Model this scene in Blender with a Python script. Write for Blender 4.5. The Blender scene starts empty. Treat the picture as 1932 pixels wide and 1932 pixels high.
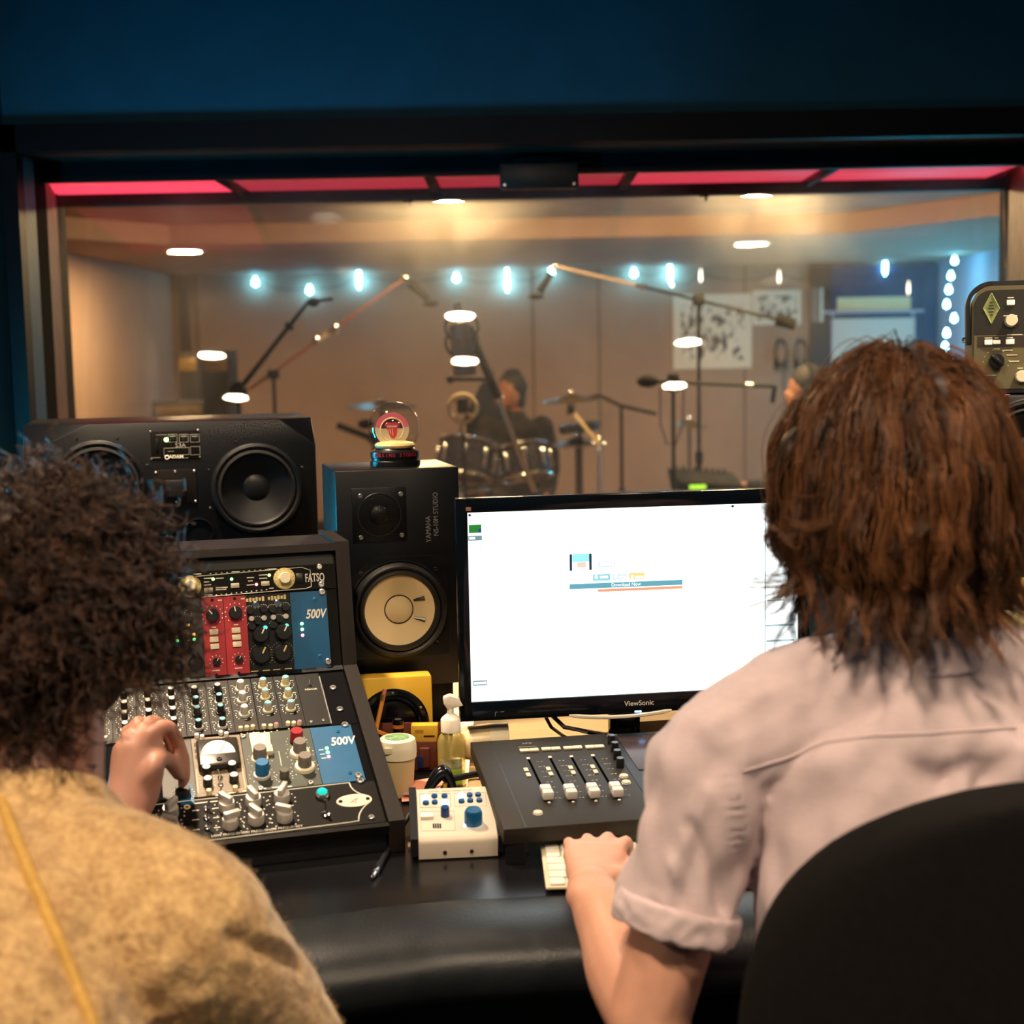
import bpy, bmesh, math, random
import numpy as np
from mathutils import Matrix, Vector, noise as mnoise
from mathutils.bvhtree import BVHTree

random.seed(7)
rng = np.random.default_rng(7)
SC = bpy.context.scene
COL = SC.collection
R_ = math.radians

# ---------------------------------------------------------------- camera
FPX, ZC, PITCH, ROLL = 2600.0, 1.40, math.atan(284 / 2600.0), 0.018
_F = np.array([0, math.cos(PITCH), -math.sin(PITCH)])
_U0 = np.array([0, math.sin(PITCH), math.cos(PITCH)])
_R0 = np.array([1.0, 0, 0])
_R = _R0 * math.cos(ROLL) - _U0 * math.sin(ROLL)
_U = _U0 * math.cos(ROLL) + _R0 * math.sin(ROLL)
_C = np.array([0, 0, ZC])
cam_d = bpy.data.cameras.new('camera')
cam = bpy.data.objects.new('camera', cam_d)
COL.objects.link(cam)
cam_d.sensor_width = 36.0
cam_d.lens = FPX / 1932.0 * 36.0
cam_d.clip_start = 0.05
cam_d.clip_end = 60
cam.matrix_world = Matrix(((_R[0], _U[0], -_F[0], 0), (_R[1], _U[1], -_F[1], 0), (_R[2], _U[2], -_F[2], ZC), (0, 0, 0, 1)))
cam_d.dof.use_dof = True
cam_d.dof.focus_distance = 2.2
cam_d.dof.aperture_fstop = 4.0
SC.camera = cam

# ---------------------------------------------------------------- world, colour management
w = bpy.data.worlds.new('world')
SC.world = w
w.use_nodes = True
w.node_tree.nodes['Background'].inputs[0].default_value = (0.02, 0.03, 0.05, 1)
w.node_tree.nodes['Background'].inputs[1].default_value = 0.05
SC.view_settings.view_transform = 'Standard'
SC.view_settings.look = 'None'
SC.view_settings.gamma = 1.0
SC.view_settings.use_curve_mapping = False
SC.view_settings.exposure = 0.35
SC.cycles.caustics_reflective = False
SC.cycles.caustics_refractive = False
SC.cycles.sample_clamp_indirect = 4.0
SC.cycles.max_bounces = 6
SC.cycles.adaptive_threshold = 0.025
SC.cycles.diffuse_bounces = 3
SC.cycles.glossy_bounces = 3
SC.cycles.transmission_bounces = 5
SC.cycles.transparent_max_bounces = 12

# light levels, given by lamps in and out of view
LAMP_CONTROL = 330.0      # ceiling downlights of the control room
LAMP_CONSOLE = 1900.0      # downlights above the console
LAMP_MIDDLE = 560.0       # the downlight between the two seated men
LAMP_SOFFIT = 380.0       # downlights in the live room soffit
LAMP_LIVE = 300.0          # dome lamps on the live room ceiling
BLUE_WASH = 420.0          # unseen blue light bar on the side wall, placed for this wash
BLUE_LIVE = 420.0          # blue light bar in the live room
SCREEN = 1.5
WARM = (1.0, 0.76, 0.52)
WARM_LIVE = (1.0, 0.68, 0.32)

# ---------------------------------------------------------------- helpers
def ray(x, y):
    return _F + _R * (x - 966) / FPX - _U * (y - 966) / FPX

def at(x, y, Y):
    """world point seen at photo pixel x, y and standing at world depth Y"""
    d = ray(x, y)
    return _C + d * (Y / d[1])

def atz(x, y, Z):
    d = ray(x, y)
    return _C + d * ((Z - ZC) / d[2])

def lin(r, g, b):
    f = lambda v: (v / 12.92 if v <= 0.04045 else ((v + 0.055) / 1.055) ** 2.4)
    return tuple(f(v / 255.0) for v in (r, g, b))

class Panel:
    """a plane with its own frame: x right, y up along the plane, z out towards the room"""
    def __init__(s, O, ex, ey):
        s.O = np.array(O, float); s.ex = np.array(ex, float); s.ey = np.array(ey, float)
        s.ex /= np.linalg.norm(s.ex)
        s.ey = s.ey - s.ex * (s.ey @ s.ex)
        s.ey /= np.linalg.norm(s.ey)
        s.n = np.cross(s.ex, s.ey)
    def uv(s, px, py, h=0.0):
        d = ray(px, py)
        t = ((s.O + s.n * h - _C) @ s.n) / (d @ s.n)
        q = _C + d * t - s.O
        return np.array([q @ s.ex, q @ s.ey])
    def M(s, a=0.0, b=0.0, c=0.0):
        o = s.O + s.ex * a + s.ey * b + s.n * c
        return Matrix(((s.ex[0], s.ey[0], s.n[0], o[0]), (s.ex[1], s.ey[1], s.n[1], o[1]), (s.ex[2], s.ey[2], s.n[2], o[2]), (0, 0, 0, 1)))

def yaw_panel(O, deg, tilt=0.0):
    a, t = R_(deg), R_(tilt)
    u = np.array([math.cos(a), math.sin(a), 0]); v = np.array([-math.sin(a), math.cos(a), 0]); z = np.array([0, 0, 1.0])
    return Panel(O, u, v * math.sin(t) + z * math.cos(t))

def T(x=0, y=0, z=0): return Matrix.Translation((x, y, z))
def RX(d): return Matrix.Rotation(R_(d), 4, 'X')
def RY(d): return Matrix.Rotation(R_(d), 4, 'Y')
def RZ(d): return Matrix.Rotation(R_(d), 4, 'Z')
def S(x, y, z): return Matrix.Diagonal((x, y, z, 1))

def smooth_path(pts, k=6):
    P = [np.array(p, float) for p in pts]; n = len(P); out = []
    for i in range(n - 1):
        p0, p1, p2, p3 = P[max(i - 1, 0)], P[i], P[i + 1], P[min(i + 2, n - 1)]
        for j in range(k):
            t = j / k; out.append(0.5 * ((2 * p1) + (-p0 + p2) * t + (2 * p0 - 5 * p1 + 4 * p2 - p3) * t * t + (-p0 + 3 * p1 - 3 * p2 + p3) * t ** 3))
    return out + [P[-1]]

# ---- materials
_mats = {}
def mat(name, col, rough=0.5, metal=0.0, emit=None, es=0.0, nz=None, bump=None, spec=0.5, coat=0.0, trans=0.0, ior=1.45, sheen=0.0, col2=None, stretch=None, alpha=None):
    if name in _mats: return _mats[name]
    m = bpy.data.materials.new(name); m.use_nodes = True
    nt = m.node_tree; b = nt.nodes['Principled BSDF']; L = nt.links
    b.inputs['Base Color'].default_value = (*col, 1)
    b.inputs['Roughness'].default_value = rough
    b.inputs['Metallic'].default_value = metal
    b.inputs['Specular IOR Level'].default_value = spec
    b.inputs['Coat Weight'].default_value = coat
    b.inputs['Transmission Weight'].default_value = trans
    b.inputs['IOR'].default_value = ior
    if sheen:
        b.inputs['Sheen Weight'].default_value = sheen
        b.inputs['Sheen Roughness'].default_value = 0.5
    if emit is not None:
        b.inputs['Emission Color'].default_value = (*emit, 1)
        b.inputs['Emission Strength'].default_value = es
    if alpha is not None: b.inputs['Alpha'].default_value = alpha
    tc = nt.nodes.new('ShaderNodeTexCoord')
    src = tc.outputs['Object']
    if stretch:
        mp = nt.nodes.new('ShaderNodeMapping'); mp.inputs['Scale'].default_value = stretch
        L.new(src, mp.inputs['Vector']); src = mp.outputs['Vector']
    if nz:
        n = nt.nodes.new('ShaderNodeTexNoise'); n.inputs['Scale'].default_value = nz[0]; n.inputs['Detail'].default_value = 5
        L.new(src, n.inputs['Vector'])
        r = nt.nodes.new('ShaderNodeValToRGB')
        r.color_ramp.elements[0].position = 0.3; r.color_ramp.elements[1].position = 0.7
        c2 = col2 if col2 else tuple(v * (1 - nz[1]) for v in col)
        r.color_ramp.elements[0].color = (*c2, 1); r.color_ramp.elements[1].color = (*col, 1)
        L.new(n.outputs['Fac'], r.inputs['Fac']); L.new(r.outputs['Color'], b.inputs['Base Color'])
        if len(nz) > 2:
            mr = nt.nodes.new('ShaderNodeMapRange'); mr.inputs['To Min'].default_value = max(0.02, rough - nz[2]); mr.inputs['To Max'].default_value = min(1, rough + nz[2])
            L.new(n.outputs['Fac'], mr.inputs['Value']); L.new(mr.outputs['Result'], b.inputs['Roughness'])
    if bump:
        n2 = nt.nodes.new('ShaderNodeTexNoise'); n2.inputs['Scale'].default_value = bump[0]; n2.inputs['Detail'].default_value = 4
        L.new(src, n2.inputs['Vector'])
        bp = nt.nodes.new('ShaderNodeBump'); bp.inputs['Strength'].default_value = bump[1]; bp.inputs['Distance'].default_value = bump[2] if len(bump) > 2 else 0.002
        L.new(n2.outputs['Fac'], bp.inputs['Height']); L.new(bp.outputs['Normal'], b.inputs['Normal'])
    _mats[name] = m
    return m

def emat(name, col, s):
    return mat(name, (0.02, 0.02, 0.02), 0.5, emit=col, es=s)

# ---- mesh building
class G:
    def __init__(s): s.v = []; s.f = []
    def add(s, vs, fs, M=None):
        k = len(s.v)
        if M is not None: vs = [M @ Vector(p) for p in vs]
        s.v += [tuple(p) for p in vs]
        s.f += [tuple(i + k for i in f) for f in fs]
        return s
    def box(s, c, d, M=None):
        x, y, z = c; a, b, e = d[0] / 2, d[1] / 2, d[2] / 2
        vs = [(x - a, y - b, z - e), (x + a, y - b, z - e), (x + a, y + b, z - e), (x - a, y + b, z - e), (x - a, y - b, z + e), (x + a, y - b, z + e), (x + a, y + b, z + e), (x - a, y + b, z + e)]
        return s.add(vs, [(0, 3, 2, 1), (4, 5, 6, 7), (0, 1, 5, 4), (1, 2, 6, 5), (2, 3, 7, 6), (3, 0, 4, 7)], M)
    def bbox(s, c, d, bev=0.003, seg=2, M=None):
        bm = bmesh.new(); bmesh.ops.create_cube(bm, size=1)
        for v in bm.verts: v.co = Vector((v.co.x * d[0] + c[0], v.co.y * d[1] + c[1], v.co.z * d[2] + c[2]))
        bmesh.ops.bevel(bm, geom=bm.edges[:], offset=min(bev, min(d) * 0.45), segments=seg, profile=0.5, affect='EDGES')
        return s.bm(bm, M)
    def bm(s, bm, M=None):
        bm.verts.index_update()
        s.add([v.co.copy() for v in bm.verts], [tuple(v.index for v in f.verts) for f in bm.faces], M)
        bm.free(); return s
    def hull(s, pts, M=None, bev=0):
        bm = bmesh.new()
        for p in pts: bm.verts.new(p)
        r = bmesh.ops.convex_hull(bm, input=bm.verts[:])
        bmesh.ops.dissolve_limit(bm, angle_limit=0.01, verts=bm.verts[:], edges=bm.edges[:])
        if bev: bmesh.ops.bevel(bm, geom=bm.edges[:], offset=bev, segments=2, profile=0.5, affect='EDGES')
        return s.bm(bm, M)
    def lathe(s, prof, seg=24, M=None, closed=True):
        vs, fs = [], []
        n = len(prof)
        for (r, z) in prof:
            for k in range(seg):
                a = 2 * math.pi * k / seg
                vs.append((r * math.cos(a), r * math.sin(a), z))
        for i in range(n - 1):
            for k in range(seg):
                k2 = (k + 1) % seg
                fs.append((i * seg + k, i * seg + k2, (i + 1) * seg + k2, (i + 1) * seg + k))
        if closed:
            fs.append(tuple(range(seg - 1, -1, -1))); fs.append(tuple((n - 1) * seg + k for k in range(seg)))
        return s.add(vs, fs, M)
    def cyl(s, r, z0, z1, seg=20, M=None, r1=None):
        return s.lathe([(r, z0), (r if r1 is None else r1, z1)], seg, M)
    def rod(s, p0, p1, r, r1=None, seg=10):
        return s.tube([p0, p1], [r, r if r1 is None else r1], seg)
    def tube(s, pts, r, seg=8, caps=True):
        pts = [np.array(p, float) for p in pts]; n = len(pts)
        rs = [r] * n if np.isscalar(r) else list(r)
        tang = []
        for i in range(n):
            t = pts[min(i + 1, n - 1)] - pts[max(i - 1, 0)]
            tang.append(t / (np.linalg.norm(t) + 1e-9))
        up = np.array([0, 0, 1.0]) if abs(tang[0][2]) < 0.9 else np.array([1.0, 0, 0])
        a = np.cross(tang[0], up); a /= np.linalg.norm(a)
        vs = []
        for i in range(n):
            a = a - tang[i] * (a @ tang[i]); a /= np.linalg.norm(a) + 1e-9
            b = np.cross(tang[i], a)
            for k in range(seg):
                th = 2 * math.pi * k / seg
                vs.append(pts[i] + rs[i] * (a * math.cos(th) + b * math.sin(th)))
        fs = []
        for i in range(n - 1):
            for k in range(seg):
                k2 = (k + 1) % seg
                fs.append((i * seg + k, i * seg + k2, (i + 1) * seg + k2, (i + 1) * seg + k))
        if caps:
            fs.append(tuple(range(seg - 1, -1, -1))); fs.append(tuple((n - 1) * seg + k for k in range(seg)))
        return s.add(vs, fs)
    def prism(s, poly, z0, z1, M=None):
        n = len(poly)
        vs = [(x, y, z0) for x, y in poly] + [(x, y, z1) for x, y in poly]
        fs = [tuple(range(n - 1, -1, -1)), tuple(range(n, 2 * n))] + [(i, (i + 1) % n, n + (i + 1) % n, n + i) for i in range(n)]
        return s.add(vs, fs, M)
    def ball(s, c, r, seg=16, M=None):
        r = (r, r, r) if np.isscalar(r) else r
        n = seg // 2
        vs = [(c[0], c[1], c[2] - r[2])]; fs = []
        for i in range(1, n):
            ph = -math.pi / 2 + math.pi * i / n
            for k in range(seg):
                a = 2 * math.pi * k / seg
                vs.append((c[0] + r[0] * math.cos(ph) * math.cos(a), c[1] + r[1] * math.cos(ph) * math.sin(a), c[2] + r[2] * math.sin(ph)))
        vs.append((c[0], c[1], c[2] + r[2])); top = len(vs) - 1
        for k in range(seg):
            fs.append((0, 1 + (k + 1) % seg, 1 + k))
            fs.append((top, 1 + (n - 2) * seg + k, 1 + (n - 2) * seg + (k + 1) % seg))
        for i in range(n - 2):
            for k in range(seg):
                k2 = (k + 1) % seg
                fs.append((1 + i * seg + k, 1 + i * seg + k2, 1 + (i + 1) * seg + k2, 1 + (i + 1) * seg + k))
        return s.add(vs, fs, M)
    def torus(s, R, r, seg=32, sub=8, M=None):
        vs, fs = [], []
        for i in range(seg):
            a = 2 * math.pi * i / seg
            for k in range(sub):
                b = 2 * math.pi * k / sub
                vs.append(((R + r * math.cos(b)) * math.cos(a), (R + r * math.cos(b)) * math.sin(a), r * math.sin(b)))
        for i in range(seg):
            for k in range(sub):
                fs.append((i * sub + k, ((i + 1) % seg) * sub + k, ((i + 1) % seg) * sub + (k + 1) % sub, i * sub + (k + 1) % sub))
        return s.add(vs, fs, M)
    def mesh(s, name, m, smooth=True, ang=35):
        me = bpy.data.meshes.new(name); me.from_pydata(s.v, [], s.f)
        me.update()
        bm = bmesh.new(); bm.from_mesh(me); bmesh.ops.recalc_face_normals(bm, faces=bm.faces[:]); bm.to_mesh(me); bm.free()
        if smooth:
            me.shade_smooth(); me.set_sharp_from_angle(angle=R_(ang))
        me.materials.append(m)
        return me
    def build(s, name, m, parent=None, M=None, smooth=True, ang=35):
        return link(name, s.mesh(name, m, smooth, ang), parent, M)

def link(name, data, parent=None, M=None):
    o = bpy.data.objects.new(name, data); COL.objects.link(o)
    if parent is not None: o.parent = parent
    if M is not None: o.matrix_basis = M
    return o

def tag(o, label, cat=None, group=None, kind=None):
    o['label'] = label
    if cat: o['category'] = cat
    if group: o['group'] = group
    if kind: o['kind'] = kind
    return o

def thing(name, label, cat, M=None, group=None):
    o = bpy.data.objects.new(name, None); COL.objects.link(o); o.empty_display_size = 0.05
    if M is not None: o.matrix_basis = M
    return tag(o, label, cat, group)

def struct(name, g, m, label, parent=None, smooth=False):
    o = g.build(name, m, parent, None, smooth)
    if parent is None: tag(o, label, None, None, 'structure')
    return o

def text(s, size, m, parent, M, name='lettering', align='CENTER', ext=0.0002, shear=0.0, sx=1.0, bold=0.0):
    c = bpy.data.curves.new(name, 'FONT'); c.body = s; c.size = size; c.align_x = align; c.align_y = 'CENTER'; c.extrude = ext; c.shear = shear; c.offset = bold; c.resolution_u = 3
    o = bpy.data.objects.new('tmp', c); COL.objects.link(o)
    dg = bpy.context.evaluated_depsgraph_get()
    me = bpy.data.meshes.new_from_object(o.evaluated_get(dg))
    bpy.data.objects.remove(o); bpy.data.curves.remove(c)
    me.materials.clear(); me.materials.append(m)
    return link(name, me, parent, M @ S(sx, 1, 1))

# ---- common materials
black = mat('black_plastic', lin(14, 16, 21), 0.42, nz=(30, 0.3, 0.1))
black_gloss = mat('black_gloss', lin(12, 14, 18), 0.12)
panel_black = mat('anodised_black_panel', lin(20, 17, 15), 0.6, nz=(60, 0.35, 0.08), spec=0.15)
white_print = mat('white_print', lin(235, 230, 215), 0.6)
chrome = mat('chrome', (0.8, 0.8, 0.8), 0.15, 1.0)
steel = mat('brushed_steel', (0.6, 0.58, 0.55), 0.32, 1.0)
dark_metal = mat('dark_metal', (0.03, 0.03, 0.032), 0.4, 0.6)
rubber = mat('black_rubber', lin(18, 18, 20), 0.7)
cream = mat('cream_plastic', lin(240, 228, 196), 0.4)

# ================================================================ THE SETTING
blue_wall = mat('blue_wall_paint', lin(9, 76, 102), 0.7, nz=(9, 0.18), bump=(140, 0.15, 0.001))
ceil_m = mat('dark_ceiling_paint', lin(46, 52, 60), 0.85, nz=(12, 0.15))
carpet = mat('charcoal_carpet', lin(34, 34, 38), 0.95, nz=(220, 0.5), bump=(300, 0.6, 0.004))
live_wall_m = mat('taupe_plaster', lin(178, 148, 130), 0.8, nz=(2.2, 0.14), bump=(30, 0.12, 0.003))
live_ceil_m = mat('stained_ceiling_plaster', lin(176, 168, 148), 0.85, nz=(1.6, 0.45), bump=(20, 0.15, 0.003))
trim_black = mat('black_lacquered_trim', lin(6, 9, 17), 0.5, nz=(14, 0.3, 0.06), spec=0.18)
matte_black = mat('matte_black_trim', lin(9, 10, 14), 0.9, spec=0.1)
trim_brown = mat('dark_walnut_trim', lin(58, 44, 40), 0.4, nz=(20, 0.3), stretch=(1, 8, 8))
floor_wood = mat('live_room_floor_boards', lin(120, 84, 58), 0.45, nz=(6, 0.3), stretch=(1, 10, 1))

struct('floor', G().box((0, 1.25, -0.05), (5.2, 5.0, 0.1)), carpet, 'charcoal carpeted control room floor')
struct('ceiling', G().box((0, 1.25, 2.65), (5.2, 5.0, 0.1)), ceil_m, 'dark painted control room ceiling')
def wall_between(name, p, q, z0, z1, th, m, label):
    p, q = np.array(p, float), np.array(q, float)
    d = q - p; L = np.linalg.norm(d); d /= L; n = np.array([-d[1], d[0]])
    poly = [p, q, q + n * th, p + n * th]
    return struct(name, G().prism([tuple(k) for k in poly], z0, z1), m, label)
wall_between('wall_left', (-2.3, -1.25), (-1.316, 3.7), 0, 2.6, 0.1, blue_wall, 'blue painted side wall beside the window')
wall_between('wall_right', (1.75, 3.7), (2.3, -1.25), 0, 2.6, 0.1, blue_wall, 'blue painted side wall beyond the amplifier head')
wall_between('wall_back', (2.4, -1.25), (-2.4, -1.25), 0, 2.6, 0.1, blue_wall, 'blue painted wall behind the chairs')
g = G()
g.box((0.2, 4.075, 2.315), (3.1, 0.75, 0.57)); g.box((0.2, 4.075, 0.42), (3.1, 0.75, 0.84))
g.prism([(-1.5, 3.7), (-1.316, 3.7), (-1.316, 3.71), (-1.5, 4.45)], 0.84, 2.03)
g.prism([(1.47, 3.7), (1.75, 3.7), (1.75, 4.45), (1.6, 4.45)], 0.84, 2.03)
struct('wall_front', g, blue_wall, 'dark blue wall around the studio window')

# ---- control room window: two tilted panes in a deep black frame with glowing red panels between them
glass_m = bpy.data.materials.new('studio_glass'); glass_m.use_nodes = True
nt = glass_m.node_tree; nt.nodes.clear()
o_ = nt.nodes.new('ShaderNodeOutputMaterial'); tr = nt.nodes.new('ShaderNodeBsdfTransparent'); gl = nt.nodes.new('ShaderNodeBsdfGlossy'); gl.inputs['Roughness'].default_value = 0.0
fr = nt.nodes.new('ShaderNodeFresnel'); fr.inputs['IOR'].default_value = 1.5
mx = nt.nodes.new('ShaderNodeMixShader'); df = nt.nodes.new('ShaderNodeBsdfDiffuse'); df.inputs['Color'].default_value = (0.75, 0.72, 0.66, 1)
tl = nt.nodes.new('ShaderNodeBsdfRefraction'); tl.inputs['Color'].default_value = (0.95, 0.92, 0.86, 1); tl.inputs['IOR'].default_value = 1.2; tl.inputs['Roughness'].default_value = 0.8
mdt = nt.nodes.new('ShaderNodeMixShader'); mdt.inputs[0].default_value = 0.85; mx2 = nt.nodes.new('ShaderNodeMixShader')
tcn = nt.nodes.new('ShaderNodeTexCoord'); nzn = nt.nodes.new('ShaderNodeTexNoise'); nzn.inputs['Scale'].default_value = 2.6; nzn.inputs['Detail'].default_value = 8; nzn.inputs['Distortion'].default_value = 0.6
rmp = nt.nodes.new('ShaderNodeMapRange'); rmp.inputs['From Min'].default_value = 0.4; rmp.inputs['From Max'].default_value = 0.75; rmp.inputs['To Min'].default_value = 0.008; rmp.inputs['To Max'].default_value = 0.065
tr.inputs['Color'].default_value = (0.97, 0.97, 0.96, 1)
for a, b in ((tcn.outputs['Object'], nzn.inputs['Vector']), (nzn.outputs['Fac'], rmp.inputs['Value']), (rmp.outputs['Result'], mx2.inputs[0]),
             (fr.outputs[0], mx.inputs[0]), (tr.outputs[0], mx.inputs[1]), (gl.outputs[0], mx.inputs[2]), (df.outputs[0], mdt.inputs[1]), (tl.outputs[0], mdt.inputs[2]),
             (mx.outputs[0], mx2.inputs[1]), (mdt.outputs[0], mx2.inputs[2]), (mx2.outputs[0], o_.inputs['Surface'])):
    nt.links.new(a, b)

win = thing('window_1', 'wide studio window with two tilted panes in a black frame', None); win['kind'] = 'structure'
G().box((0.05, 3.695, 2.0), (2.86, 0.05, 0.07)).build('head_trim', trim_black, win, smooth=False)
G().box((0.05, 3.80, 1.975), (2.86, 0.17, 0.014)).build('head_board', trim_brown, win, smooth=False)
G().box((0.05, 3.90, 1.945), (2.86, 0.035, 0.06)).build('head_stop', trim_black, win, smooth=False)
G().box((0.05, 4.385, 1.9325), (3.1, 0.04, 0.055)).build('head_stop', trim_black, win, smooth=False)
G().box((0.05, 4.14, 1.965), (3.1, 0.46, 0.02)).build('head_board', trim_black, win, smooth=False)
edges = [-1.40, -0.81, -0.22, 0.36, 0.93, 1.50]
redlev = [1.15, 0.34, 0.30, 0.55, 0.62]  # red LED light on the head panels, put in as uneven glow
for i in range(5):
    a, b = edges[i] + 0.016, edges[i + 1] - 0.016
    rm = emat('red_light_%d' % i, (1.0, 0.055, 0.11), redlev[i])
    G().bbox(((a + b) / 2, 4.13, 1.944), (b - a, 0.42, 0.016), 0.004).build('red_glow_panel', rm, win)
for x in edges[1:-1]:
    G().bbox((x, 4.13, 1.936), (0.028, 0.42, 0.03), 0.004).build('panel_divider', trim_black, win)
for x in (-0.30, 0.62):
    gg = G(); gg.rod((x, 4.36, 1.925), (x, 4.36, 1.885), 0.004); gg.rod((x - 0.02, 4.36, 1.9), (x + 0.01, 4.36, 1.9), 0.003)
    gg.build('cable_clip', trim_black, win)
jamb_blue = mat('blue_lit_jamb_paint', lin(70, 136, 180), 0.5, nz=(10, 0.2))  # board's blue deepened in colour for the blue light on it
jamb_pink = mat('worn_brown_jamb', lin(150, 104, 88), 0.6, nz=(24, 0.5), col2=lin(80, 62, 56), stretch=(2, 2, 0.6))
for sgn, (x0, x1, x2, x3, x4) in ((-1, (-1.316, -1.275, -1.271, -1.290, -1.396)), (1, (1.47, 1.43, 1.435, 1.46, 1.56))):
    G().prism([(x0, 3.67), (x1, 3.67), (x1, 3.72), (x0, 3.72)], 0.84, 2.035).build('jamb_trim', trim_black, win, smooth=False)
    e = sgn * 0.02
    G().prism([(x1, 3.72), (x2, 3.79), (x2 + e, 3.79), (x1 + e, 3.72)], 0.84, 1.965).build('jamb_board', jamb_blue, win, smooth=False)
    G().prism([(x2, 3.79), (x3, 3.94), (x3 + e, 3.94), (x2 + e, 3.79)], 0.84, 1.965).build('jamb_stop', matte_black, win, smooth=False)
    G().prism([(x3, 3.94), (x4, 4.36), (x4 + e, 4.36), (x3 + e, 3.94)], 0.84, 1.955).build('jamb_board', jamb_pink, win, smooth=False)
    G().prism([(x4, 4.36), (x4 - sgn * 0.012, 4.40), (x4 + e, 4.41)], 0.84, 1.955).build('jamb_stop', trim_black, win, smooth=False)
G().box((0.05, 4.05, 0.85), (2.9, 0.72, 0.04)).build('window_sill', trim_black, win, smooth=False)
for (Y0, al, x0, x1, zt) in ((3.95, 7.5, -1.36, 1.48, 1.925), (4.30, 8.6, -1.40, 1.55, 1.91)):
    t = math.tan(R_(al)); z0 = 0.86
    gg = G()
    ya, yb = Y0 + (z0 - 1.4) * t, Y0 + (zt - 1.4) * t
    gg.add([(x0, ya, z0), (x1, ya, z0), (x1, yb, zt), (x0, yb, zt), (x0, ya + 0.01, z0), (x1, ya + 0.01, z0), (x1, yb + 0.01, zt), (x0, yb + 0.01, zt)],
           [(0, 1, 2, 3), (4, 5, 6, 7), (0, 1, 5, 4), (2, 3, 7, 6), (0, 3, 7, 4), (1, 2, 6, 5)])
    gg.build('glass_pane', glass_m, win, smooth=False)

# small black box fixed under the middle of the window head
p = at(1017, 340, 3.86)
bx = thing('sensor_box', 'small black box fixed under the middle of the window head', 'box', T(p[0], 3.86, 1.905))
G().bbox((0, 0, 0), (0.216, 0.05, 0.072), 0.006).build('housing', black, bx)
G().bbox((0, 0.0, 0.042), (0.14, 0.04, 0.014), 0.003).build('bracket', trim_black, bx)
for sx in (-1, 1):
    G().cyl(0.004, 0, 0.003, 10, T(sx * 0.095, -0.024, -0.026) @ RX(90)).build('screw', steel, bx)

# ---- live room shell
struct('floor_live', G().box((0.3, 7.9, -0.05), (7.6, 6.9, 0.1)), floor_wood, 'wooden floor of the live room')
struct('ceiling_live', G().box((0.3, 7.9, 2.31), (7.6, 6.9, 0.1)), live_ceil_m, 'stained plaster ceiling of the live room')
struct('wall_live_back', G().box((0.37, 11.36, 1.13), (6.6, 0.12, 2.26)), live_wall_m, 'taupe plaster wall behind the drum kit')
wall_between('wall_live_left', (-2.95, 4.45), (-2.72, 11.3), 0, 2.26, 0.1, live_wall_m, 'taupe side wall beside the dark amplifier cabinets')
lav_wall = mat('pale_blue_plaster', lin(176, 178, 200), 0.8, nz=(2.2, 0.14), bump=(30, 0.12, 0.003))
wall_between('wall_live_right', (3.47, 11.3), (3.75, 4.45), 0, 2.26, 0.1, lav_wall, 'pale side wall with a string of blue lights')
struct('wall_live_front', G().box((-2.25, 4.5, 1.13), (1.5, 0.1, 2.26)).box((2.7, 4.5, 1.13), (2.15, 0.1, 2.26)).box((0.2, 4.5, 2.2), (3.2, 0.1, 0.4)).box((0.2, 4.5, 0.4), (3.2, 0.1, 0.8)), live_wall_m, 'live room side of the window wall')
# dropped soffit along the far wall, bent forward at both ends
inner = [(-2.95, 7.45), (-2.60, 7.85), (-2.05, 8.5), (2.07, 8.5), (2.70, 7.53), (3.75, 6.2)]
outer = [(3.75, 11.4), (-2.95, 11.4)]
struct('trim_1', G().prism(inner + outer, 2.14, 2.262), live_wall_m, 'dropped plaster soffit along the far wall')
struct('baseboard_live', G().box((0.37, 11.29, 0.06), (6.3, 0.02, 0.12)), trim_brown, 'dark baseboard along the far wall')
# shallow pilasters and wall panel joints on the far wall
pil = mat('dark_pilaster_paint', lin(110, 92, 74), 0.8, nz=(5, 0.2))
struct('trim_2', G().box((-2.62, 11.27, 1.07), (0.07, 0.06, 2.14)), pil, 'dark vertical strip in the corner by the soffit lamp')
for i, px in enumerate((372, 1005, 1130, 1405)):
    q = at(px, 600, 11.3)
    tj = struct('trim_%d' % (i + 3), G().box((q[0], 11.297, 1.07), (0.012, 0.008, 2.14)), pil, 'thin vertical joint strip on the far wall'); tj['group'] = 'joint strips on the far wall'
w5 = mat('brown_curtain', lin(82, 62, 44), 0.9, nz=(3, 0.3), stretch=(14, 14, 0.3))
gg = G(); pts = []
N = 44
for i in range(N + 1):
    f = i / N
    y = 5.6 + f * 3.1
    pts.append((-2.80 + 0.03 * (y - 8.5) / 3 + 0.028 * math.sin(f * 60), y))
gg.prism(pts + [(-2.90, 8.72), (-2.93, 5.58)], 0.03, 2.12)
tag(gg.build('curtain', w5, None), 'tall brown curtain hanging along the side wall', 'curtain')

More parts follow.
